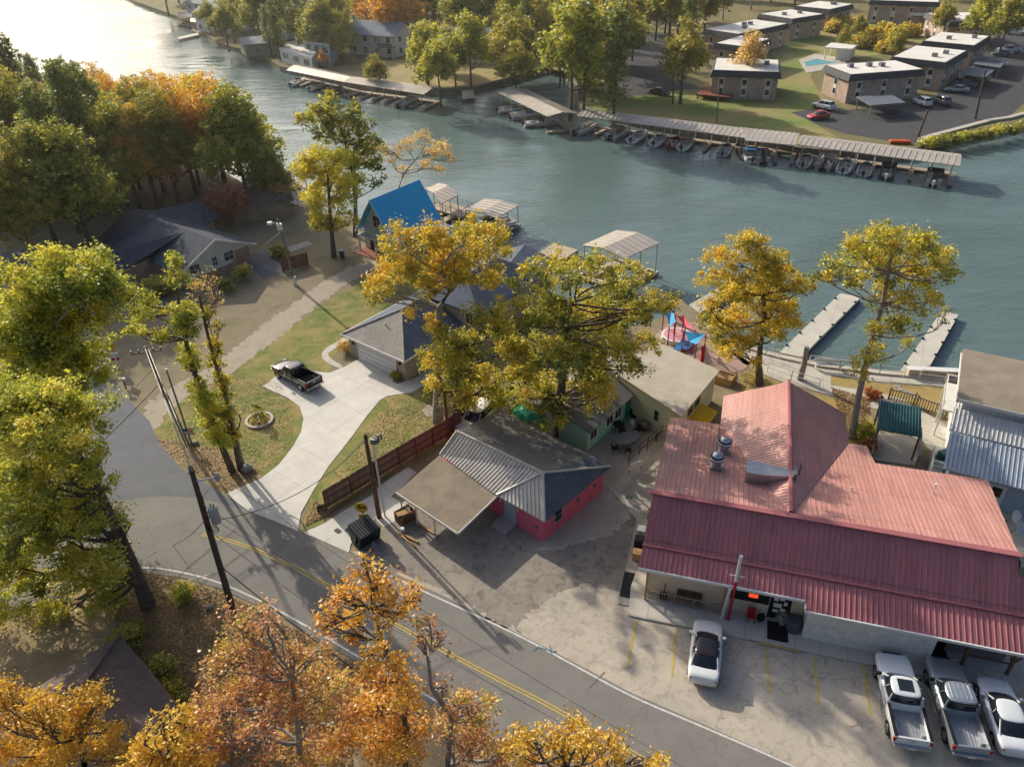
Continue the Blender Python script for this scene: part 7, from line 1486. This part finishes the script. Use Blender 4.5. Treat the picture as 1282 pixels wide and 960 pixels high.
# yellow warning sign
q = G(459, 663); t = root('warning_sign', 'yellow warning sign with a small plate under it, beside the brown pole', 'road sign', q)
b = MB(); b.tube([(q.x, q.y, 0), (q.x-.1, q.y, 2.5)], .035, 6); b.build('sign_post', WOOD, t)
zc = 2.25; f = Fr(q.x-.1, q.y-.06, -8); b = MB(f); n = 8; b.loft([[(.5*math.cos(2*math.pi*(k+.5)/n), y_, zc+.5*math.sin(2*math.pi*(k+.5)/n)) for k in range(n)] for y_ in (0, .03)]); b.build('sign_plate', YEL, t); b = MB(f); b.box(-.3, .3, 0, .03, 1.2, 1.62); b.build('sign_plate', YEL, t)
b = MB(f); b.tube([(-.22, -.012, zc+.12), (-.05, -.012, zc-.12), (.02, -.012, zc+.05), (.2, -.012, zc+.05)], .045, 5); b.face([(.16, -.02, zc+.2), (.16, -.02, zc-.1), (.36, -.02, zc+.05)]); b.box(-.2, -.12, -.02, -.002, zc+.05, zc+.3); b.build('arrow_mark', BLACK, t)
# painted word and marks on the road
cu = bpy.data.curves.new('road_word', 'FONT'); cu.body = 'LOCATE'; cu.size = 1.1; cu.extrude = 0; o = bpy.data.objects.new('road_word', cu); COL.objects.link(o); a_, c_2 = G(590, 779), G(624, 797); d = c_2-a_
o.location = (a_.x, a_.y, .056); bpy.context.view_layer.update(); w_ = o.dimensions.x; k = d.length/w_; o.rotation_euler = (0, 0, math.atan2(d.y, d.x)); o.scale = (k, k*1.15, 1); cu.materials.append(LOCP); tag(o, 'faded hand painted word on the asphalt inside the white edge line', 'road marking'); o['kind'] = 'structure'
dg = bpy.context.evaluated_depsgraph_get(); me = bpy.data.meshes.new_from_object(o.evaluated_get(dg)); n_ = bpy.data.objects.new('road_word', me); n_.matrix_world = o.matrix_world.copy(); n_.location = o.location; n_.rotation_euler = o.rotation_euler; n_.scale = o.scale; bpy.data.objects.remove(o); COL.objects.link(n_); n_.name = 'road_word'; n_['kind'] = 'structure'; n_['label'] = 'faded white painted word on the road by the edge line'
strip('survey_mark', [(668, 815), (674, 810), (683, 814)], .08, BLUEP, 10); strip('survey_mark', [(682, 812), (690, 816), (697, 815)], .07, BLUEP, 10); strip('survey_mark', [(688, 808), (691, 820)], .07, BLUEP, 10); strip('survey_mark', [(645, 788), (652, 792)], .06, BLUEP, 10)
strip('road_joint', [(737, 861), (757, 841)], .05, LOCP, 9); strip('stop_tick', [(184, 698), (197, 690)], .07, LOCP, 9)
for i, (x, y) in enumerate(((423, 665), (437, 664))): q = G(x, y); b = MB(); b.cbox((q.x, q.y, .064), (.5, .35, .03), -.7); tag(b.build('meter_cover', BLACK), ('dark meter cover in the second driveway, nearer the road edge', 'dark meter cover in the second driveway, nearer the sign')[i], 'cover')
# stains and patches
def patch(name, x, y, r, mat, lev, ar=1.0):
    q = G(x, y); P = [(q.x+math.cos(a*.5236)*r*(1+random.uniform(-.25, .25)), q.y+math.sin(a*.5236)*r*ar*(1+random.uniform(-.25, .25))) for a in range(12)]; return sheet(name, None, mat, lev, 1, None, P)
DS = asphalt('tar_patch_asphalt', (.11, .10, .09), (.17, .15, .135), .3, 0); PS_ = M('pale_patch', (.6, .5, .4), (.5, .42, .33), .9); TS = M('stain_dark', (.17, .15, .125), (.24, .21, .17), .9, 0, 1.4, 14, .4)
patch('pale_patch', 1064, 903, .33, PS_, 9)
patch('concrete_circle', 541, 514, 1.0, CONC3, 9)
# garden ring with a small shrub
q = G(325, 527); t = root('planter_ring', 'ring of pale edging stones on the lawn around a small dark shrub', 'planter', q); b = MB()
b.loft([[(q.x+math.cos(a)*r_, q.y+math.sin(a)*r_, z_) for r_, z_ in ((1.0, 0), (1.0, .2), (1.22, .2), (1.22, 0))] for a in [2*math.pi*k/28 for k in range(29)]], caps=False); b.build('edging', SEAW, t); b = MB(); b.cyl((q.x, q.y), 1.0, 0, .08, 20); b.build('soil', SOIL, t)
shrub('shrub', 'small dark upright shrub inside the pale planter ring', (325, 527), .6, 1.7, GR, .12, 1.2, None, [(q.x, q.y, .6, .45), (q.x+.1, q.y, 1.1, .4), (q.x-.1, q.y+.1, 1.6, .3)])
shrub('shrub', 'low golden ground plant at the rim inside the planter ring', (330, 530), .5, .4, YO, .1, .8, None, [(q.x-.5, q.y-.3, .2, .3), (q.x+.5, q.y-.3, .2, .3), (q.x+.3, q.y+.5, .2, .3)])
def rock(label, px, r, mat=STONE):
    q = G(*px); g = random.Random(int(px[0])); b = MB(); rings = []
    for i in range(6):
        th = math.pi*i/5; rings.append([(q.x+r*math.sin(th)*math.cos(2*math.pi*k/9)*g.uniform(.8, 1.15)+1e-3*math.cos(k), q.y+r*math.sin(th)*math.sin(2*math.pi*k/9)*g.uniform(.8, 1.15)+1e-3*math.sin(k), r*.55-r*.7*math.cos(th)) for k in range(9)])
    b.loft(rings); return tag(b.build('boulder', mat), label, 'boulder')
rock('grey boulder at the foot of the ivy covered trees', (310, 589), .5); rock('small pale rock at the foot of the upper road pole', (245, 556), .28); rock('pale boulder in the shade of the big oak bank', (262, 761), .25)
# litter, mailbox, sign by the upper road
q = G(158, 487); t = root('mailbox', 'white mailbox lying low beside the upper road', 'mailbox', q); b = MB(); b.box(q.x-.3, q.x+.3, q.y-.15, q.y+.15, .95, 1.25); b.build('box', TRIM, t, bevel=.08); b = MB(); b.box(q.x-.05, q.x+.05, q.y-.05, q.y+.05, 0, .95); b.build('post', WOOD, t)
q = G(150, 462); t = root('warning_sign', 'yellow sign with a white and red panel under it at the upper road', 'road sign', q); b = MB(); b.tube([(q.x, q.y, 0), (q.x, q.y, 2.9)], .05, 6); b.build('sign_post', GREYM, t)
b = MB(); f = Fr(q.x, q.y-.08, 10); b = MB(f); b.loft([[(.55*math.cos(math.pi/2*k), y_, 2.6+.55*math.sin(math.pi/2*k)) for k in range(4)] for y_ in (0, .04)]); b.build('sign_plate', YEL, t); b = MB(f); b.box(-.4, .4, 0, .04, 1.1, 1.9); o = b.build('lower_panel', TRIM, t); b = MB(f); b.box(-.4, -.1, -.02, -.003, 1.1, 1.35); b.box(.1, .4, -.02, -.003, 1.1, 1.35); b.build('red_corner', RED, o)
# porch furniture
f = Fr(RF.p(3.2, -3.5).x, RF.p(3.2, -3.5).y, -17, .14); t = root('porch_bench', 'brown wooden bench on the left porch of the restaurant', 'bench', f.o)
b = MB(f); b.box(-.8, .8, -.25, .2, .42, .48); b.build('seat', WOOD, t); b = MB(f); [b.box(-.8, .8, .2, .24, .52+i*.12, .60+i*.12) for i in range(4)]; b.build('backrest', WOOD, t)
for x, y in ((-.75, -.2), (.68, -.2), (-.75, .14), (.68, .14)): b = MB(f); b.box(x, x+.07, y, y+.07, 0, .42); b.build('leg', WOOD, t)
q = RF.p(1.6, -3.5, .14); b = MB(); b.cyl((q.x, q.y), .22, q.z, q.z+.35, 12, .3); b.tube([(q.x, q.y, q.z+.3), (q.x+.05, q.y+.1, q.z+1.3)], .03, 5); tag(b.build('smoker_pot', BLACK), 'dark round pot with an upright rod beside the porch bench', 'pot')
q = RF.p(7.1, -3.8, .14); f = Fr(q.x, q.y, -10, .14); t = root('red_chair', 'small red chair outside the storefront window', 'chair', q); b = MB(f); b.box(-.25, .25, -.25, .25, .4, .46); b.build('seat', RED, t); b = MB(f); b.box(-.25, .25, .22, .27, .46, .95); b.build('backrest', RED, t)
for x, y in ((-.23, -.23), (.19, -.23), (-.23, .19), (.19, .19)): b = MB(f); b.box(x, x+.04, y, y+.04, 0, .4); b.build('leg', BLACK, t)
q = RF.p(7.7, -3.7, .14); b = MB(); b.cbox((q.x, q.y, .5), (.4, .3, .5), .2); tag(b.build('side_table', BLACK, bevel=.03), 'small black table next to the red chair', 'table')
for (u, v, w, l, lab) in ((8.75, -4.25, .62, .72, 'black doormat in front of the papered front door'), (-.85, -2.9, .45, 1.1, 'dark mat on the side path at the corner of the restaurant'), (18.0, -3.5, .5, .4, 'black mat at the door under the right hand porch')):
    b = MB(RF); z = .145 if u > 0 else .105; b.box(u-w, u+w, v-l, v+l, z, z+.02) if u > 8 else b.box(u-w*.8, u+w*.8, v-l, v+l, z, z+.02); tag(b.build('doormat', BLACK), lab, 'doormat')
q = RF.p(9.65, -3.8, .14); t = root('water_tank', 'dark round planter barrel at the corner of the annex wall', 'barrel', q); b = MB(); b.lathe((q.x, q.y), [(.42, .14), (.5, .6), (.44, 1.05), (.3, 1.06)], 18); b.build('barrel', M('slate_barrel', (.1, .12, .14), (.08, .09, .11), .6), t, True)
q = RF.p(8.95+.05, -3.55, .14); b = MB(); b.lathe((q.x, q.y), [(.2, .14), (.32, .6), (.33, .62)], 12); tag(b.build('flower_pot', M('pale_pot', (.42, .38, .32))), 'pale flower pot next to the round barrel', 'pot'); shrub('potted_flowers', 'white flowers growing in the pot beside the barrel', (977, 774), .35, .9, leafmat('flower_mix', [(.1, .14, .04), (.5, .5, .4), (.6, .6, .55)]), .08, 1.2, None, [(q.x, q.y, .8, .38)])
g0_ = RF.p(5.75, -4.1, .14); h0_ = GP(928, 696, g0_.y)[0]; t = root('sign_pole', 'slanting red and white pole rising in front of the porch roof', 'pole', g0_)
b = MB(); b.tube([g0_, g0_.lerp(h0_, .62)], [.1, .09], 10); b.build('red_section', RED, t, True); b = MB(); b.tube([g0_.lerp(h0_, .62), h0_], [.11, .11], 10); b.build('white_section', TRIM, t, True)
g1_ = RF.p(5.35, -4.1, .14); b = MB(); b.tube([g1_, g1_.lerp(h0_, .5)-Vector((.05, 0, 0))], [.12, .10], 10); b.build('white_brace', WHITEM, t, True); b = MB(); b.cbox(tuple(g0_.lerp(h0_, .70)), (.9, .05, .05), -.3); b.build('cross_bar', TRIM, t)
# utilities at the left wall of the restaurant
for (u, v, w, h, mt, lab) in ((-.6, 1.6, .3, 1.0, WHITEM, 'white utility box beside the left wall of the restaurant'), (-.6, .7, .35, .9, BLACK, 'black bin beside the left wall of the restaurant'), (-.6, -.4, .3, .7, WOODL, 'brown wooden box beside the left wall of the restaurant')):
    b = MB(RF); b.box(u-w, u+w, v-.3, v+.3, .1, .1+h); tag(b.build('storage_box', mt, bevel=.03), lab, 'box')
# dishes, bollard
for (px, z, lab) in (((1263, 650), 3.6, 'upper of the two white satellite dishes at the red roof end'), ((1268, 664), 3.4, 'lower of the two white satellite dishes at the red roof end')):
    q = G(px[0], px[1], z); t = root('satellite_dish', lab, 'satellite dish', q); d = Vector((.35, -.75, .55)).normalized(); a_ = d.cross(Vector((0, 0, 1))).normalized(); e_ = a_.cross(d); c = q+Vector((.3, 0, .25)); b = MB()
    b.loft([[tuple(c+d*(.16*(r_/.45)**2)+(a_*math.cos(2*math.pi*k/16)+e_*math.sin(2*math.pi*k/16))*r_) for k in range(16)] for r_ in (.02, .2, .36, .45)], caps=False); b.build('reflector', WHITEM, t, True); b = MB(); b.tube([c, q, q-Vector((.2, 0, .3))], .035, 6); b.tube([c-e_*.4+d*.1, c+d*.5], .018, 5); b.build('bracket', GREYM, t)
q = G(1247, 620); b = MB(); b.tube([(q.x, q.y, 0), (q.x, q.y, .95), (q.x, q.y, 1.05)], [.1, .1, .05], 12); tag(b.build('bollard', YEL, smooth=True), 'yellow bollard between the red roof and the blue grey wall', 'bollard')
# patio furniture
q = G(785, 556); t = root('patio_table', 'oval grey patio table in the middle of the patio', 'table', q); f = Fr(q.x, q.y, 35); b = MB(f); b.prism([(1.25*math.cos(k*math.pi/12), .7*math.sin(k*math.pi/12)) for k in range(24)], .70, .75); b.build('tabletop', M('slate_top', (.24, .25, .28), (.2, .21, .24), .4), t)
for x, y in ((-.8, -.3), (.8, -.3), (-.8, .3), (.8, .3)): b = MB(f); b.tube([(x*1.1, y*1.1, 0), (x, y, .7)], .03, 6); b.build('leg', BLACK, t)
def patio_chair(lab, x, y, ang):
    q = G(x, y); f = Fr(q.x, q.y, ang); t = root('patio_chair', lab, 'chair', q, 'chairs around the oval patio table'); b = MB(f); b.box(-.25, .25, -.25, .25, .4, .46); b.build('seat', CLOTHB, t); b = MB(f); b.loft([[(-.25, .22, .46), (.25, .22, .46), (.25, .27, .46), (-.25, .27, .46)], [(-.24, .34, .95), (.24, .34, .95), (.24, .38, .95), (-.24, .38, .95)]]); b.build('backrest', CLOTHB, t)
    for sx in (-.23, .23):
        for sy in (-.22, .22): b = MB(f); b.tube([(sx, sy, 0), (sx, sy, .4)], .02, 5); b.build('leg', BLACK, t)
patio_chair('dark chair at the end of the oval table by the mint house', 770, 566, 100); patio_chair('dark chair on the fire pit side of the oval table', 796, 544, -60); patio_chair('dark chair at the far end of the oval table', 779, 543, 10); patio_chair('dark chair pulled up on the pink house side of the table', 786, 568, 170); patio_chair('dark chair standing by the mint house door', 773, 533, 60)
q = G(806, 537); t = root('fire_pit_table', 'round fire pit table in front of the corner sofa', 'fire pit', q); b = MB(); b.cyl((q.x, q.y), .32, 0, .5, 16); b.build('base', BLACK, t); b = MB(); b.cyl((q.x, q.y), .6, .5, .56, 20); b.build('tabletop', M('bronze_top', (.25, .17, .13), (.2, .14, .1), .5), t); b = MB(); b.cyl((q.x, q.y), .22, .565, .6, 14); b.build('burner', STONE, t)
q = G(813, 522); f = Fr(q.x, q.y, -40); t = root('corner_sofa', 'L shaped black outdoor sofa against the cream hall wall', 'sofa', q); b = MB(f); b.box(-1.2, 1.9, .0, .8, .05, .42); b.box(-1.2, -.4, -1.0, -.01, .05, .42); b.build('seat', CLOTHB, t, bevel=.04); b = MB(f); b.box(-1.2, 1.9, .8, 1.0, .05, .85); b.box(-1.4, -1.21, -1.0, 1.0, .05, .85); b.build('backrest', BLACK, t, bevel=.04); b = MB(f)
for i in range(4): b.box(-1.0+i*.72, -.4+i*.72, .55, .78, .43, .8)
b.build('cushion', M('charcoal_cushion', (.06, .06, .07), (.05, .05, .055), .9), t, bevel=.05)
for (x, y, lab) in ((791, 533, 'small white cube light beside the patio sofa'), (829, 534, 'white pot at the end of the patio sofa')): q = G(x, y); b = MB(); b.cbox((q.x, q.y, .3), (.36, .36, .6), .6); tag(b.build('white_cube', TRIM, bevel=.05), lab, 'cube')
q = G(772, 540); t = root('kettle_grill', 'dark kettle grill by the mint house windows', 'grill', q); b = MB(); b.sphere((q.x, q.y, .8), .32, 14, 8, .85); b.build('kettle', BLACK, t, True)
for k in range(3): a = k*2.1; b = MB(); b.tube([(q.x+.12*math.cos(a), q.y+.12*math.sin(a), .6), (q.x+.32*math.cos(a), q.y+.32*math.sin(a), 0)], .02, 5); b.build('leg', BLACK, t)
q = G(795, 590); t = root('white_sign_board', 'white board sign on the railing at the end of the patio walk', 'sign', q); b = MB(); f = Fr(q.x, q.y, 25); b = MB(f); b.box(-.6, .6, -.03, 0, .35, .95); b.build('board', TRIM, t); b = MB(f); b.box(-.58, -.53, 0, .05, 0, .95); b.box(.53, .58, 0, .05, 0, .95); b.build('post', BLACK, t)
q = G(787, 632); t = root('yard_sign', 'small blue and yellow yard sign in the dark yard by the patio walk', 'sign', q); b = MB(); b.box(q.x-.25, q.x+.25, q.y-.02, q.y, .6, 1.0); b.build('sign_plate', M('sign_blue', (.12, .45, .6), (.1, .4, .55), .6), t); b = MB(); b.box(q.x-.15, q.x+.15, q.y-.035, q.y-.021, .75, .9); b.build('sign_patch', YEL, t); b = MB(); b.tube([(q.x, q.y+.01, 0), (q.x, q.y+.01, .6)], .02, 5); b.build('post', WOOD, t)
b = MB(); P = [G(775, 640), G(800, 650)]; b.prism([G(762, 612), G(766, 607), G(818, 660), G(812, 668)], 0.03, .12); b.build('cross_path', CONC2, kind='structure')
# patio umbrellas under the oak, shade sails of the water park
def umbrella(lab, px, z, r, mat, name='patio_umbrella'):
    q = G(px[0], px[1], z); t = root(name, lab, 'umbrella', (q.x, q.y, 0)); b = MB(); n = 8; b.loft([[(q.x+math.cos(2*math.pi*k/n)*rr, q.y+math.sin(2*math.pi*k/n)*rr, zz) for k in range(n)] for rr, zz in ((r, z-.45), (r*.5, z-.12), (.04, z+.1))], caps=False); b.build('canopy', mat, t); b = MB(); b.cyl((q.x, q.y), .03, 0, z, 8); b.build('pole', GREYM, t); b = MB(); b.cyl((q.x, q.y), .3, 0, .08, 12); b.build('base', BLACK, t)
umbrella('white umbrella glimpsed through the wide oak, upper one', (708, 440), 2.4, 1.5, TRIM); umbrella('white umbrella beside the cream hall roof', (752, 450), 2.4, 1.6, TRIM); umbrella('teal umbrella under the wide oak', (729, 455), 2.2, 1.1, M('teal_cloth', (.02, .3, .32))); umbrella('green umbrella behind the pink roof', (662, 510), 2.4, 1.4, M('green_cloth', (.03, .36, .2), (.03, .3, .17)))
umbrella('pale umbrella behind the pink roof ridge', (690, 508), 2.2, 1.3, M('pale_cloth', (.55, .53, .48)))
def sail(lab, pts, mat):
    P = [G(x, y, z) for x, y, z in pts]; c = sum(P, Vector())/len(P); t = root('shade_sail', lab, 'shade sail', (c.x, c.y, 0)); b = MB(); n = 6
    e = []
    for i in range(len(P)):
        a, d = P[i], P[(i+1) % len(P)]
        for k in range(n): s = k/n; e.append(a.lerp(d, s).lerp(c, .14*math.sin(math.pi*s)))
    cc = c-Vector((0, 0, .15))
    for i in range(len(e)): b.face([cc, e[i], e[(i+1) % len(e)]])
    b.build('fabric', mat, t)
    for p in P: b = MB(); b.cyl((p.x, p.y), .06, 0, p.z+.1, 8); b.build('mast', RED, t)
LBL = M('sky_blue_fabric', (.06, .38, .68), (.05, .33, .6), .6); RDF = M('crimson_fabric', (.62, .04, .10), (.55, .03, .08), .6)
sail('bright blue shade sail over the plaza, next to the red post', [(856, 414, 2.6), (884, 418, 2.2), (872, 432, 2.6), (862, 428, 2.2)], LBL); sail('small blue shade sail at the water park edge behind the oak leaves', [(832, 384, 2.8), (842, 380, 2.4), (846, 404, 2.6), (838, 410, 2.4)], LBL); sail('crimson curved shade sail beside the blue one', [(846, 394, 2.8), (856, 396, 2.4), (870, 414, 2.6), (858, 410, 2.2)], RDF)
q = G(846, 424); t = root('splash_pool', 'round white splash basin with pink rim in the water park', 'splash pool', q); b = MB(); b.cyl((q.x, q.y), 1.5, .04, .5, 22); b.build('basin', TRIM, t); b = MB(); b.cyl((q.x, q.y), 1.25, .505, .52, 22); b.build('pink_rim', M('pink_mat', (.7, .35, .4)), t)
def redpost(lab, px, h):
    q = G(*px); t = root('totem_post', lab, 'post', q); b = MB(); prof = []
    for i in range(7): z = h*i/7; prof += [(.16, z), (.24, z+h*.05), (.24, z+h*.09), (.15, z+h*.13)]
    b.lathe((q.x, q.y), [(r_, z) for r_, z in prof]+[(.05, h+.1)], 12); b.build('stacked_body', RED, t, True)
redpost('red ribbed post standing at the corner of the cream hall', (878, 455), 1.9); redpost('red ribbed post by the water behind the wide oak', (841, 402), 3.0)
for i, (x, y, lab) in enumerate(((850, 438, 'blue sun lounger by the splash basin, nearer the hall'), (862, 436, 'blue sun lounger by the splash basin, nearer the plaza tree'))):
    q = G(x, y); f = Fr(q.x, q.y, 50); t = root('sun_lounger', lab, 'sun lounger', q); b = MB(f); b.box(-.95, .4, -.32, .32, .3, .38); b.build('bed', BLUEC, t); b = MB(f); b.slab([(.42, -.32, .38), (1.05, -.32, .75), (1.05, .32, .75), (.42, .32, .38)], .06); b.build('backrest', BLUEC, t)
    for sx in (-.85, .3):
        for sy in (-.28, .28): b = MB(f); b.tube([(sx, sy, 0), (sx, sy, .3)], .02, 5); b.build('leg', TRIM, t)
# timber planter beds near the lake path, bicycles and flower bed rubble by the leaning tree
q = G(902, 476); f = Fr(q.x, q.y, -35); t = root('raised_bed', 'raised timber bed with yellow boards between the hall and the plaza tree', 'planter', q); b = MB(f); b.box(-1.2, 1.2, -.6, -.52, 0, .7); b.box(-1.2, 1.2, .52, .6, 0, .7); b.box(-1.2, -1.12, -.51, .51, 0, .7); b.box(1.12, 1.2, -.51, .51, 0, .7); b.build('board', WOODL, t); b = MB(f); b.box(-1.11, 1.11, -.51, .51, 0, .55); b.build('soil', SOIL, t)
shrub('flower_bed', 'orange flowers in a small bed beside the leaning tree path', (1090, 497), .9, .6, leafmat('bed_flowers', [(.1, .14, .03), (.6, .2, .04), (.5, .1, .05), (.2, .2, .05)]), .12, 1)
shrub('flower_bed', 'red and orange plants at the edge of the red roof by the leaning tree', (1083, 562), .9, .6, leafmat('bed_flowers2', [(.12, .15, .03), (.55, .22, .05), (.4, .12, .05)]), .12, 1)
for i, (x, y) in enumerate(((1123, 484), (1128, 488), (1134, 491), (1140, 494), (1147, 497))): q = G(x, y); b = MB(); b.cyl((q.x, q.y), .28, .04, .09, 9); tag(b.build('stepping_stone', STONE), 'pale stepping stone in the dry lakeside lawn', 'stepping stone', 'stepping stones across the lakeside lawn')
q = G(1036, 463); f = Fr(q.x, q.y, -10); t = root('dock_bench', 'white bench on the seawall between the stump and the leaning tree', 'bench', q); b = MB(f); b.box(-1.3, 1.3, -.2, .2, .62, .68); b.build('seat', TRIM, t); b = MB(f); b.box(-1.3, 1.3, .2, .25, .75, 1.1); b.build('backrest', TRIM, t)
for sx in (-1.1, 1.1): b = MB(f); b.box(sx-.05, sx+.05, -.18, .18, .22, .62); b.build('leg', TRIM, t)
q = G(1166, 471); f = Fr(q.x, q.y, -8); t = root('storage_bench', 'dark slatted storage bench on the seawall near the open pier', 'bench', q); b = MB(f); b.box(-2.2, 2.2, -.3, .3, .24, .75); b.build('body', DECKM, t); b = MB(f); b.box(-2.25, 2.25, -.34, .34, .76, .82); b.build('lid', TRIM, t)
q = G(1196, 548); f = Fr(q.x, q.y, 60); t = root('pot_plant', 'pot with a red flowering plant by the steps of the white lake house', 'plant', q); b = MB(f); b.lathe((0, 0), [(.2, 0), (.3, .45), (.31, .47)], 12); b.build('pot', BLACK, t); V, T = leaves([(q.x, q.y, .65, .4)], .1, 1.3, .2, .9, .5, 3); o = bpy.data.objects.new('foliage', leafmesh('foliage', V, T, leafmat('red_blooms', [(.1, .12, .03), (.6, .04, .05), (.7, .06, .06)]))); COL.objects.link(o); o.parent = t; o.location = -q
q = G(1181, 573); f = Fr(q.x, q.y, 20); b = MB(f); b.box(-.5, .5, -.3, .3, .02, .7); tag(b.build('cooler_box', M('teal_box', (.1, .25, .28)), bevel=.05), 'teal storage box beside the teal shelter and the white house', 'box')
for (x, y, lab) in ((316, 316, 'dark blue wheelie bin near the brick porch of the blue roofed house'),):
    pass
q = G(429, 323); f = Fr(q.x, q.y, 10); t = root('wheelie_bin', 'dark blue wheelie bin beside the lemon yellow tree trunk', 'bin', q); b = MB(f); b.loft([[(-.25, -.3, .05), (.25, -.3, .05), (.25, .3, .05), (-.25, .3, .05)], [(-.32, -.38, 1.0), (.32, -.38, 1.0), (.32, .38, 1.0), (-.32, .38, 1.0)]]); b.build('bin_body', M('navy_plastic', (.05, .07, .13), (.04, .06, .11), .5), t); b = MB(f); b.box(-.35, .35, -.42, .42, 1.005, 1.08); b.build('lid', M('navy_plastic', ()), t)
sheet('yard_path', [(352, 312), (385, 302), (392, 306), (358, 318)], CONC3, 6); sheet('garden_court', [(300, 322), (335, 315), (368, 335), (330, 350)], ROADB, 5)

# ================================================================== LATE DAY HAZE OVER THE LAKE
b = MB(); b.box(-1500, 1500, 45, 2600, WZ-1, 32)
m = bpy.data.materials.new('haze'); m.use_nodes = True; nt = m.node_tree; nt.nodes.clear(); vs = nd(nt, 'ShaderNodeVolumeScatter'); vs.inputs['Density'].default_value = .0002; vs.inputs['Anisotropy'].default_value = .45; vs.inputs['Color'].default_value = (1, .97, .92, 1)
o = nd(nt, 'ShaderNodeOutputMaterial'); nt.links.new(vs.outputs[0], o.inputs['Volume']); hz = b.build('haze', m, kind='stuff'); SC.cycles.volume_bounces = 0
